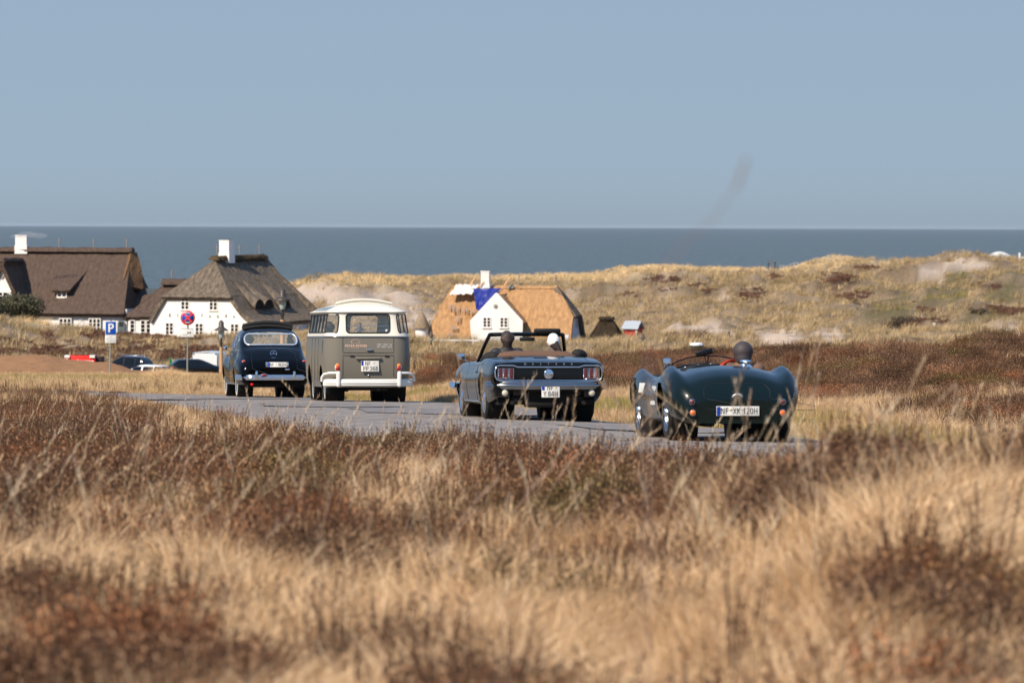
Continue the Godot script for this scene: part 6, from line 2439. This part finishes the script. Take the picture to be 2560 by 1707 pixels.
func build_small_buildings() -> void:
	var d := 640.0
	var p := at(1520, 862, d)
	var h := thing("thatched_hut", "small low dark hut with an old thatched roof beside the orange cottage", "hut", p, -.3)
	var s := st()
	var k := d / FOCAL
	var th := thatch("old dark thatch", Color(0.30, 0.26, 0.215), 95, 0.5)
	slope(s, Vector3(-2.6, -.2, 1.8), Vector3(2.4, -.2, 1.8), Vector3(.6, 2.9, 0), Vector3(-.9, 2.9, 0), .35, 12, 8, .1)
	slope(s, Vector3(2.4, -.2, 1.8), Vector3(2.4, -.2, -1.8), Vector3(.6, 2.9, -.05), Vector3(.6, 2.9, 0), .35, 8, 8, .1)
	slope(s, Vector3(-2.6, -.2, -1.8), Vector3(-2.6, -.2, 1.8), Vector3(-.9, 2.9, 0), Vector3(-.9, 2.9, -.05), .35, 8, 8, .1)
	slope(s, Vector3(2.4, -.2, -1.8), Vector3(-2.6, -.2, -1.8), Vector3(-.9, 2.9, 0), Vector3(.6, 2.9, 0), .35, 8, 8, .1)
	var r := obj("roof", s, th, h)
	var rr := st()
	ridge_roll(rr, Vector3(-1.0, 2.95, 0), Vector3(.7, 2.95, 0), .4, .3, 8)
	obj("ridge", rr, th, r)
	ridge_post(h, Vector3(-.9, 3.1, 0), .8)
	var w := st()
	box(w, Vector3(-.1, -.5, 0), Vector3(4.2, 1.2, 3.0))
	obj("wall", w, mat("tarred boards", Color(0.12, 0.11, 0.10), 0.9), h)
	# red shed
	p = at(1583, 856, 645)
	var q := thing("red_shed", "little red shed with pale grey roof right of the thatched hut", "shed", p, -.35)
	var b := st()
	box(b, Vector3(0, .7, 0), Vector3(1.5, 2.0, 2.2))
	obj("wall", b, mat("red boards", Color(0.62, 0.13, 0.12), 0.8), q)
	var rf := st()
	slope(rf, Vector3(-1.0, 1.55, 1.35), Vector3(1.0, 1.55, 1.35), Vector3(1.0, 2.45, 0), Vector3(-1.0, 2.45, 0), .08, 2, 2)
	slope(rf, Vector3(1.0, 1.55, -1.35), Vector3(-1.0, 1.55, -1.35), Vector3(-1.0, 2.45, 0), Vector3(1.0, 2.45, 0), .08, 2, 2)
	obj("roof", rf, mat("felt grey", Color(0.62, 0.65, 0.68), 0.8), q)
	var cb := st()
	box(cb, Vector3(.77, .6, 1.12), Vector3(.12, 2.0, .12))
	obj("corner_board", cb, mat("window white", Color(0.87, 0.865, 0.85), 0.5), q)
	# white garden pot house with cone roof left of the cottage
	p = at(1054, 852, 648)
	var t := thing("white_kiosk", "small round white kiosk with a pointed straw roof left of the cottage", "kiosk", p)
	var wl := st()
	lathe(wl, [Vector2(.72, -.6), Vector2(.75, 1.6)], Transform3D.IDENTITY, 20)
	obj("wall", wl, whitewash(), t)
	var rc := st()
	lathe(rc, [Vector2(.98, 1.4), Vector2(1.0, 1.5), Vector2(.5, 2.6), Vector2(.08, 3.4), Vector2(0, 3.45)], Transform3D.IDENTITY, 20)
	obj("roof", rc, thatch("straw cone", Color(0.62, 0.55, 0.46), 77, 0.8), t)
	# white rail fence in front of the cottage
	var f := thing("rail_fence", "long white rail fence in front of the orange roofed cottage", "fence", at(1110, 856, 632))
	var a0 := at(1028, 850, 632) - f.position
	var a1 := at(1198, 853, 632) - f.position
	for i in 12:
		var ps := st()
		var x := lerpf(a0.x, a1.x, i / 11.0)
		box(ps, Vector3(x, a0.y - .45, a0.z), Vector3(.11, 1.1, .11))
		obj("post", ps, mat("window white", Color.WHITE), f)
	for yy in [.05, -.42]:
		var rl := st()
		box(rl, (a0 + a1) / 2 + Vector3(0, yy, .08), Vector3(a1.x - a0.x, .15 if yy > 0 else .09, .06))
		obj("rail", rl, mat("window white", Color.WHITE), f)
	# wire netting posts on the slope behind
	var nf := thing("wire_fence", "pale wire fence with thin posts on the slope left of the cottage", "fence", at(1050, 780, 690))
	var prev := Vector3.ZERO
	for i in 6:
		var q2 := at(1034 + 13 * i, 800 - 8 * i, 690)
		q2.y = ground_y(q2.x, q2.z)
		q2 -= nf.position
		var ps := st()
		tube(ps, [q2 - Vector3(0, .3, 0), q2 + Vector3(0, 1.9, 0)], .05, .05, 5)
		obj("post", ps, mat("weathered post", Color.WHITE), nf)
		if i:
			for j in 4:
				var wr := st()
				tube(wr, [prev + Vector3(0, .4 + .45 * j, 0), q2 + Vector3(0, .4 + .45 * j, 0)], .018, .018, 4)
				obj("wire", wr, mat("galvanised", Color(0.75, 0.75, 0.74), 0.5, 0.3), nf)
		prev = q2
	# white marquee roofs of the beach restaurant behind the crest
	for e in [[2384, 652, 38, 15, "small peaked white marquee roof behind the right dune crest"], [2436, 654, 44, 10, "low white marquee roof between the peaked one and the big dome"], [2500, 658, 78, 24, "large white domed marquee roof at the top right of the dunes"]]:
		var m := thing("marquee", e[4], "marquee", at(e[0], e[1] + 5, 1085), 0, "white marquees behind the dune crest")
		var kk := 1085.0 / FOCAL
		var rs := st()
		var ww: float = e[2] * kk / 2
		var hh: float = e[3] * kk
		rs.set_smooth_group(1)
		var grid := []
		for i in 15:
			var x := lerpf(-1, 1, i / 14.0)
			var row := PackedVector3Array()
			for j in 9:
				var z := lerpf(-1, 1, j / 8.0)
				var up := pow(maxf(0.0, 1.0 - absf(x) * (.9 if e[3] < 20 else absf(x) * .95)), .9) * (1.0 - .7 * z * z)
				row.append(Vector3(x * ww, up * hh + .8, z * 3.0))
			grid.append(row)
		for i in 14:
			for j in 8:
				quad(rs, grid[i][j], grid[i][j + 1], grid[i + 1][j + 1], grid[i + 1][j])
		obj("canopy", rs, mat("marquee cloth", Color(0.80, 0.82, 0.81), 0.7), m)
		var wa := st()
		box(wa, Vector3(0, -.2, 0), Vector3(ww * 1.9, 2.0, 5.6))
		obj("wall", wa, mat("marquee cloth", Color.WHITE), m)
		if e[3] > 20:
			var en := st()
			box(en, Vector3(-ww * .96, .4, 3.1), Vector3(1.4, 2.6, .3))
			obj("entrance", en, mat("shutter grey", Color(0.52, 0.54, 0.56), 0.7), m)

# ------------------------------------------------------------------ street furniture
func lamp_post(label: String, u: float, v_top: float, v_foot: float, d: float, style: int) -> void:
	var foot := at(u, v_foot, d)
	foot.y = ground_y(foot.x, foot.z)
	var top := at(u, v_top, d)
	var h := top.y - foot.y
	var o := thing("street_lamp", label, "street lamp", foot, 0, "old style lamps in the village")
	var green := mat("lamp patina", Color(0.22, 0.29, 0.28) if style == 0 else Color(0.25, 0.22, 0.20), 0.5)
	var post := st()
	tube(post, [Vector3(0, -.4, 0), Vector3(0, h - 1.35, 0)], .11, .09, 8)
	obj("wooden_post", post, mat("lamp post wood", Color(0.72, 0.58, 0.44), 0.9), o)
	var neck := st()
	tube(neck, [Vector3(0, h - 1.35, 0), Vector3(0, h - .55, 0)], .06, .05, 8)
	for s in [-1.0, 1.0]:
		tube(neck, [Vector3(.05 * s, h - 1.2, 0), Vector3(.16 * s, h - .9, 0), Vector3(.13 * s, h - .58, 0)], .016, .016, 5)
	obj("bracket", neck, mat("lamp iron", Color(0.13, 0.13, 0.13), 0.6), o)
	var gl := st()
	lathe(gl, [Vector2(.09, h - .9), Vector2(.15, h - .75), Vector2(.16, h - .5)], Transform3D.IDENTITY, 14)
	obj("lamp_glass", gl, mat("milk glass", Color(0.62, 0.68, 0.67), 0.25), o)
	var hat := st()
	lathe(hat, [Vector2(.36, h - .52), Vector2(.37, h - .49), Vector2(.24, h - .40), Vector2(.14, h - .33), Vector2(.13, h - .10), Vector2(.10, h - .05), Vector2(.05, h), Vector2(0, h + .02)], Transform3D.IDENTITY, 20)
	obj("lamp_hood", hat, green, o)

func build_signs() -> void:
	var grey := mat("galvanised post", Color(0.60, 0.60, 0.55), 0.45, 0.4)
	var d := 200.0
	var k := d / FOCAL
	var face := mat("sign white", Color(0.86, 0.86, 0.85), 0.4)
	var foot := at(273, 944, d)
	foot.y = ground_y(foot.x, foot.z)
	var o := thing("parking_sign", "blue parking sign with white letter P above a small text board", "road sign", foot, .05)
	var H := func(v): return at(273, v, d).y - foot.y
	var s := st()
	tube(s, [Vector3(0, -.2, 0), Vector3(.04, H.call(800), 0)], .03, .03, 8)
	obj("post", s, grey, o)
	s = st()
	var pc := Vector3(.035, (H.call(804) + H.call(836)) / 2, .045)
	rbox(s, pc, Vector3(27.5 * k, 34 * k, .014), .006)
	var pl := obj("sign_plate", s, face, o)
	s = st()
	rbox(s, pc + Vector3(0, 0, .006), Vector3(25.5 * k, 32 * k, .012), .005)
	obj("blue_field", s, mat("sign blue", Color(0.0, 0.30, 0.68), 0.4), pl)
	letters("lettering", "P", 22 * k, face, pl, Transform3D(Basis.IDENTITY, pc + Vector3(0, 0, .015)))
	s = st()
	var tc := Vector3(.03, (H.call(838) + H.call(857)) / 2, .045)
	rbox(s, tc, Vector3(28 * k, 19.5 * k, .014), .006)
	var tb := obj("text_board", s, face, o)
	for i in 3:
		small_print(tb, Transform3D(Basis.IDENTITY, tc + Vector3(-.02 + .02 * i, .075 - .075 * i, .010)), [.2, .29, .31][i], .022, [9, 13, 14][i], mat("lettering grey", Color(0.35, 0.36, 0.38), 0.5))
	# no stopping
	foot = at(467, 947, d)
	foot.y = ground_y(foot.x, foot.z)
	o = thing("no_stopping_sign", "round red and blue no stopping sign with a towing board below", "road sign", foot, -.04)
	H = func(v): return at(467, v, d).y - foot.y
	s = st()
	tube(s, [Vector3(0, -.2, 0), Vector3(.02, H.call(812), 0)], .03, .03, 8)
	obj("post", s, grey, o)
	var cy: float = (H.call(775) + H.call(814)) / 2
	var cc := Vector3(.02, cy, .05)
	var R := 18.2 * k
	var turn := Basis(Vector3.RIGHT, PI / 2)
	s = st()
	lathe(s, [Vector2(0, -.012), Vector2(R, -.012), Vector2(R, .0), Vector2(R * .99, .003), Vector2(0, .003)], Transform3D(turn, cc), 36)
	var disc := obj("sign_disc", s, mat("sign red", Color(0.86, 0.22, 0.16), 0.4), o)
	s = st()
	lathe(s, [Vector2(R * .80, .002), Vector2(R * .80, .007), Vector2(0, .007)], Transform3D(turn, cc), 36)
	obj("blue_field", s, mat("sign blue", Color(0.0, 0.30, 0.68), 0.4), disc)
	s = st()
	for a in [PI / 4, -PI / 4]:
		box(s, cc + Vector3(0, 0, .008 if a > 0 else .0075), Vector3(R * 1.62, R * .22, .006), Basis(Vector3(0, 0, 1), a))
	obj("red_cross", s, mat("sign red", Color.WHITE), disc)
	for e in [1.0, -1.0]:
		s = st()
		tube(s, [cc + Vector3(.09 * e, .165 * e, .012), cc + Vector3(-.04 * e, .165 * e, .012)], .014, .014, 5)
		tube(s, [cc + Vector3(-.04 * e, .165 * e, .012), cc + Vector3(-.10 * e, .165 * e, .012)], .034, .001, 5)
		obj("white_arrow", s, face, disc)
	s = st()
	var wc := Vector3(.0, (H.call(821) + H.call(842)) / 2, .05)
	rbox(s, wc, Vector3(33 * k, 22 * k, .014), .02)
	var tow := obj("towing_board", s, face, o)
	s = st()
	var ink := mat("lettering grey", Color(0.35, 0.36, 0.38), 0.5)
	box(s, wc + Vector3(.07, .0, .009), Vector3(.11, .035, .004))
	for x in [.02, .12]:
		box(s, wc + Vector3(x, .0, .010), Vector3(.02, .10, .004))
	box(s, wc + Vector3(-.08, -.07, .009), Vector3(.18, .012, .004))
	for y in [-1.0, 1.0]:
		box(s, wc + Vector3(0, y * 10.0 * k, .0088), Vector3(31 * k, .006, .003))
	obj("towing_symbol", s, ink, tow)
	# lamps
	lamp_post("street lamp with dark cone hood left of the black saloon", 552, 801, 935, 290, 1)
	lamp_post("street lamp with green hood standing behind the black saloon roof", 705, 722, 950, 250, 0)
	lamp_post("street lamp with green hood seen through the minibus rear window", 898, 806, 950, 380, 0)
	lamp_post("small street lamp by the white fence left of the orange cottage", 1078, 828, 880, 560, 0)
	lamp_post("small street lamp right of the red shed", 1608, 834, 880, 560, 0)
	lamp_post("small street lamp on the slope behind the green roadster driver", 1822, 828, 880, 580, 0)
	lamp_post("small street lamp on the dune foot at the right", 2127, 822, 862, 600, 0)
	# white marker post
	foot = at(2336, 858, 600)
	foot.y = ground_y(foot.x, foot.z)
	var w := thing("marker_post", "slim white marker post at the foot of the right dune", "post", foot)
	s = st()
	box(s, Vector3(0, .6, 0), Vector3(.22, 1.7, .22))
	obj("shaft", s, mat("window white", Color.WHITE), w)
	s = st()
	box(s, Vector3(.02, 1.48, 0), Vector3(.26, .1, .26))
	obj("cap", s, mat("window white", Color.WHITE), w)
	# white gate post at the right edge
	foot = at(2550, 668, 1040)
	foot.y = ground_y(foot.x, foot.z)
	w = thing("gate_post", "white post with a cross arm at the right edge of the dunes", "post", foot)
	s = st()
	box(s, Vector3(0, .7, 0), Vector3(.35, 2.2, .35))
	obj("shaft", s, mat("window white", Color.WHITE), w)
	s = st()
	box(s, Vector3(.6, .9, 0), Vector3(1.2, .3, .2))
	obj("arm", s, mat("window white", Color.WHITE), w)
	# handrail on the dune path
	var hp := at(1970, 668, 1055)
	hp.y = ground_y(hp.x, hp.z)
	var rl := thing("path_railing", "thin pale railing along the dune path beside the walkers", "railing", hp)
	var last := Vector3.ZERO
	for i in 6:
		var q := at(1950 + 9 * i, 672, 1040 - i)
		q.y = ground_y(q.x, q.z)
		q -= hp
		s = st()
		tube(s, [q - Vector3(0, .3, 0), q + Vector3(0, 1.1, 0)], .05, .05, 5)
		obj("post", s, mat("galvanised", Color(0.75, 0.75, 0.74), 0.5, 0.3), rl)
		if i:
			for j in [.55, 1.1]:
				s = st()
				tube(s, [last + Vector3(0, j, 0), q + Vector3(0, j, 0)], .04, .04, 5)
				obj("rail", s, mat("galvanised", Color.WHITE), rl)
		last = q
	for e in [[1922, "person in dark jacket at the left of the two walkers on the far dune", 1.7, Color(0.03, 0.035, 0.05), 0.14], [1938, "person in a dark coat at the right of the two walkers, taller", 1.85, Color(0.045, 0.05, 0.055), -.1]]:
		var q := at(e[0], 665, 1062)
		q.y = ground_y(q.x, q.z) + .35
		walker(e[1], q, 2.4, e[2], e[3], Color(0.03, 0.035, 0.06), e[4])
	# green and white bin beyond the heath
	foot = at(1742, 876, 300)
	foot.y = at(1742, 890, 300).y
	var bn := thing("green_container", "green container with domed white lid beyond the heather bank", "container", foot)
	s = st()
	lathe(s, [Vector2(.22, -.4), Vector2(.28, .2), Vector2(.36, .55), Vector2(.37, .58)], Transform3D.IDENTITY, 18)
	obj("tub", s, mat("container green", Color(0.05, 0.27, 0.22), 0.5), bn)
	s = st()
	lathe(s, [Vector2(.39, .56), Vector2(.38, .64), Vector2(.27, .70), Vector2(0, .72)], Transform3D.IDENTITY, 18)
	obj("lid", s, mat("container lid", Color(0.85, 0.86, 0.86), 0.4), bn)

# ------------------------------------------------------------------ parked vehicles in the hollow
func parked(n: String, label: String, u: float, v: float, d: float, turn: float, col: Color, kind: String) -> void:
	var p := at(u, v, d)
	var o := thing(n, label, "van" if kind == "van" else "car", p, turn, "vehicles parked in the hollow")
	if kind == "van":
		o.scale = Vector3(1.05, .92, 1.0)
	var g: Array
	if kind == "van":
		g = [[2.6, .3, .45, .90, .46, .96, .7, .97, 1.3, .93, 2.2, .84, 2.42, .4, 2.48, 0, 2.5], [2.5, .3, .35, .92, .36, .99, .7, 1.0, 1.3, .96, 2.2, .86, 2.45, .4, 2.52, 0, 2.54],
			[-1.6, .3, .35, .92, .36, .99, .7, 1.0, 1.3, .95, 2.2, .85, 2.44, .4, 2.52, 0, 2.54], [-2.3, .3, .35, .92, .36, .98, .7, .97, 1.2, .82, 1.9, .72, 2.15, .35, 2.22, 0, 2.24],
			[-3.0, .3, .35, .9, .36, .96, .6, .93, .95, .8, 1.15, .66, 1.25, .33, 1.3, 0, 1.31], [-3.35, .3, .4, .7, .41, .78, .6, .75, .8, .6, .95, .5, 1.0, .25, 1.03, 0, 1.04]]
	else:
		var t := 1.68 if kind == "suv" else 1.50
		g = [[.95, .3, .4, .70, .41, .80, .6, .80, .85, .70, 1.0, .6, 1.04, .3, 1.06, 0, 1.07], [.80, .3, .3, .78, .31, .87, .6, .88, .9, .78, t * .72, .66, t * .80, .33, t * .82, 0, t * .83],
			[.35, .3, .25, .80, .26, .89, .6, .90, .92, .74, t * .84, .60, t * .97, .3, t * .99, 0, t], [-1.0, .3, .25, .80, .26, .89, .6, .90, .92, .73, t * .85, .58, t * .985, .3, t, 0, t * 1.01],
			[-1.7, .3, .25, .80, .26, .89, .6, .90, .92, .74, t * .74, .60, t * .84, .3, t * .87, 0, t * .88], [-2.3, .3, .25, .80, .26, .89, .6, .88, .85, .78, .97, .66, 1.03, .33, 1.06, 0, 1.07],
			[-3.1, .3, .28, .78, .29, .87, .55, .85, .75, .74, .86, .6, .90, .3, .92, 0, .93], [-3.45, .3, .35, .6, .36, .7, .5, .68, .62, .58, .70, .5, .72, .25, .74, 0, .75]]
	var grid := loft(g, .07, 5)
	var parts := skin(grid, func(q, nn):
		for z in ([1.6, -2.2] if kind == "van" else [0.0, -2.6]):
			if Vector2(q.z - z, q.y - .34).length() < .37 and absf(q.x) > .5:
				return ""
		if kind == "van":
			if q.z < -1.9 and q.y > 1.35 and q.y < 2.05 and nn.y < .9:
				return "windows"
		elif q.y > .98 and q.y < (1.55 if kind == "suv" else 1.38) and nn.y < .80 and absf(fmod(q.z + 10.35, .95) - .47) < .43:
			return "windows"
		return "body")
	emit_skin(parts, o, {"body": paint("parked paint %s" % col.to_html(), col, .3), "windows": mat("tinted glass", Color(0.05, 0.065, 0.07), 0.05)})
	var cap := st()
	if kind == "van":
		box(cap, Vector3(0, 1.35, 2.58), Vector3(1.8, 1.9, .05))
		box(cap, Vector3(0, 2.30, 2.575), Vector3(1.5, .25, .04))
	else:
		box(cap, Vector3(0, .72, .93), Vector3(1.5, .6, .04))
	obj("tailgate", cap, mats["parked paint %s" % col.to_html()], o)
	var un := st()
	box(un, Vector3(0, .4, -1.1), Vector3(1.4, .25, 3.6))
	obj("chassis", un, dark(), o)
	for z in ([1.6, -2.2] if kind == "van" else [0.0, -2.6]):
		for s in [-1.0, 1.0]:
			wheel(o, Vector3(.76 * s, .33, z), .33, .2, s, "modern")
	if kind == "suv":
		for s in [-1.0, 1.0]:
			var rr := st()
			tube(rr, [Vector3(.56 * s, 1.68, .3), Vector3(.57 * s, 1.75, .1), Vector3(.57 * s, 1.76, -1.2), Vector3(.56 * s, 1.70, -1.4)], .025, .025, 6)
			obj("roof_rail", rr, chrome(), o)
	for s in [-1.0, 1.0]:
		var tl := st()
		if kind == "van":
			rbox(tl, Vector3(.90 * s, .95, 2.61), Vector3(.12, .35, .05), .02)
		else:
			rbox(tl, Vector3(.72 * s, .92, .93), Vector3(.22, .16, .06), .02)
		obj("tail_light", tl, mat("lens red", Color(0.62, 0.02, 0.02), 0.12, 0.0, {"clearcoat_enabled": true}), o)
		var mi := st()
		rbox(mi, Vector3(1.02 * s, 1.08 if kind != "van" else 1.4, -1.85 if kind != "van" else -2.3), Vector3(.2, .15, .1), .04)
		obj("door_mirror", mi, mats["parked paint %s" % col.to_html()], o)

func build_parked() -> void:
	parked("parked_car", "black estate car with roof rails, leftmost parked behind the earth heap", 345, 946, 436, 1.15, Color(0.04, 0.05, 0.075), "suv")
	parked("parked_car", "white parked car with dark windows between the two black ones", 392, 962, 426, 1.1, Color(0.88, 0.88, 0.88), "car")
	parked("parked_car", "black parked car with curved roof in front of the white van", 458, 949, 416, -1.35, Color(0.03, 0.035, 0.045), "car")
	parked("white_van", "white delivery van parked behind the black cars, left of the saloon", 524, 953, 440, -.10, Color(0.87, 0.88, 0.89), "van")
	# green skip and its arm
	var p := at(447, 952, 446)
	var o := thing("green_skip", "bright green skip with an upright arm behind the parked cars", "skip", p, .2)
	var s := st()
	plate_poly(s, [Vector3(-.6, 0, .8), Vector3(.7, 0, .8), Vector3(1.2, 1.15, .8), Vector3(-.9, 1.15, .8)], 1.6)
	obj("tub", s, mat("skip green", Color(0.02, 0.50, 0.24), 0.5), o)
	s = st()
	tube(s, [Vector3(-.75, .6, .3), Vector3(-.75, 1.75, .3)], .12, .10, 6)
	obj("upright_arm", s, mat("skip green", Color.WHITE), o)
	s = st()
	tube(s, [Vector3(-.7, 1.7, .3), Vector3(.25, 1.2, .3)], .05, .05, 6)
	obj("brace", s, mat("galvanised", Color(0.75, 0.75, 0.74), 0.5, 0.3), o)
	# red site container lettered in white
	p = at(198, 928, 285)
	o = thing("red_container", "red site container with white lettering behind the earth heap", "container", p, -.03)
	s = st()
	var k := 285.0 / FOCAL
	var w := 77.0 * k
	var top := at(198, 888, 285).y - p.y
	rbox(s, Vector3(0, top / 2 - .3, -.6), Vector3(w, top + .6, 1.2), .02)
	var bx := obj("body", s, mat("container red", Color(0.86, 0.16, 0.11), 0.5), o)
	letters("lettering", "Feustensen", .36, mat("container lettering", Color(0.86, 0.80, 0.80), 0.5), bx, Transform3D(Basis.IDENTITY, Vector3(.0, top - .35, .03)), w * .9)
	for e in [-1.0, 1.0]:
		s = st()
		box(s, Vector3((w / 2 - .14) * e, top - .06, -.3), Vector3(.26, .13, .75))
		obj("corner_casting", s, mat("window white", Color.WHITE), bx)
	s = st()
	rbox(s, Vector3(w / 2 + .18, top - .24, -.7), Vector3(.36, .34, .9), .05)
	obj("door_end", s, mat("dark container end", Color(0.13, 0.09, 0.11), 0.7), bx)

func build_smoke() -> void:
	# thin smoke drifting from the long house's chimney
	var o := thing("chimney_smoke", "thin pale smoke drifting right from the farmhouse chimney", "smoke", at(60, 588, 690), 0, "", "stuff")
	for e in [[-.9, -.15, 1.0], [.3, .1, 1.4], [1.7, -.05, 1.3]]:
		var f := FogVolume.new()
		f.name = "smoke_puff"
		f.shape = RenderingServer.FOG_VOLUME_SHAPE_ELLIPSOID
		f.size = Vector3(e[2] * 1.8, e[2] * .55, e[2] * .8)
		var m := FogMaterial.new()
		m.albedo = Color(0.95, 0.95, 0.96)
		m.density = 0.35
		f.material = m
		o.add_child(f, true)
		f.position = Vector3(e[0], e[1], 0)

# ------------------------------------------------------------------ the scene
func _ready() -> void:
	look = Basis(Vector3.RIGHT, -atan2(853.5 - 562.0, FOCAL)) * Basis(Vector3(0, 0, 1), deg_to_rad(0.195))
	var cam := Camera3D.new()
	cam.name = "camera"
	var lens := CameraAttributesPhysical.new()
	lens.frustum_focal_length = 17.5 / (853.5 / FOCAL)
	lens.frustum_near = 0.5
	lens.frustum_far = 80000.0
	lens.frustum_focus_distance = 96.0
	lens.exposure_aperture = 10.5
	cam.attributes = lens
	cam.near = 0.5
	cam.far = 80000.0
	cam.fov = rad_to_deg(2.0 * atan(853.5 / FOCAL))
	cam.transform = Transform3D(look, eye)
	add_child(cam)
	cam.current = true
	var we := WorldEnvironment.new()
	we.name = "daylight"
	var env := Environment.new()
	var sky := ProceduralSkyMaterial.new()
	sky.sky_top_color = Color(0.45, 0.59, 0.78)
	sky.sky_horizon_color = Color(0.562, 0.634, 0.69)
	sky.sky_curve = 0.12
	sky.ground_horizon_color = Color(0.55, 0.60, 0.66)
	sky.ground_bottom_color = Color(0.35, 0.33, 0.30)
	sky.sun_angle_max = 1.0
	env.background_mode = Environment.BG_SKY
	env.sky = Sky.new()
	env.sky.sky_material = sky
	env.background_energy_multiplier = 1.0
	env.tonemap_mode = Environment.TONE_MAPPER_LINEAR
	env.tonemap_exposure = 1.25
	env.sdfgi_enabled = true
	env.ssao_enabled = true
	env.ssil_enabled = true
	env.fog_enabled = true
	env.fog_density = 0.000005
	env.fog_light_color = Color(0.74, 0.80, 0.86)
	env.volumetric_fog_enabled = true
	env.volumetric_fog_density = 0.0
	we.environment = env
	add_child(we)
	var sun := DirectionalLight3D.new()
	sun.name = "sun"
	sun.light_color = Color(1.0, 0.935, 0.845)
	sun.light_energy = 1.6
	sun.light_angular_distance = 0.5
	sun.shadow_enabled = true
	sun.basis = Basis.looking_at(Vector3(0.60, -0.78, -0.66).normalized())
	add_child(sun)

	noise_a.seed = 4
	noise_a.frequency = 0.05
	noise_a.fractal_octaves = 4
	noise_b.seed = 9
	noise_b.frequency = 0.11
	noise_b.fractal_octaves = 3
	survey()
	build_land()
	build_sea()
	build_road()
	build_sand_heap()
	build_long_house()
	build_gable_house()
	build_new_roof_house()
	build_small_buildings()
	build_signs()
	build_parked()
	build_black_saloon()
	build_bus()
	build_blue_convertible()
	build_green_roadster()
	shrub("evergreen_bush", "dark green bush on the hump at the far left edge", at(18, 818, 632), Vector3(4.0, 3.0, 2.2), Color(0.085, 0.085, 0.055), 5, .22, 15000)
	shrub("brown_bush", "round reddish brown bush below the dune behind the green container", at(1715, 872, 560), Vector3(2.6, 1.6, 1.4), Color(0.20, 0.125, 0.075), 6, .12, 4000)
	shrub("dark_bush", "dark leafless bush at the foot of the right dune", at(2250, 826, 640), Vector3(2.2, 1.5, 1.2), Color(0.09, 0.07, 0.05), 7, .12, 2500, "dark bushes on the right dune")
	shrub("dark_bush", "small dark bush higher on the right dune near the moss", at(2445, 790, 690), Vector3(1.3, .8, .8), Color(0.08, 0.065, 0.045), 8, .12, 1200, "dark bushes on the right dune")
	build_vegetation()
	build_smoke()
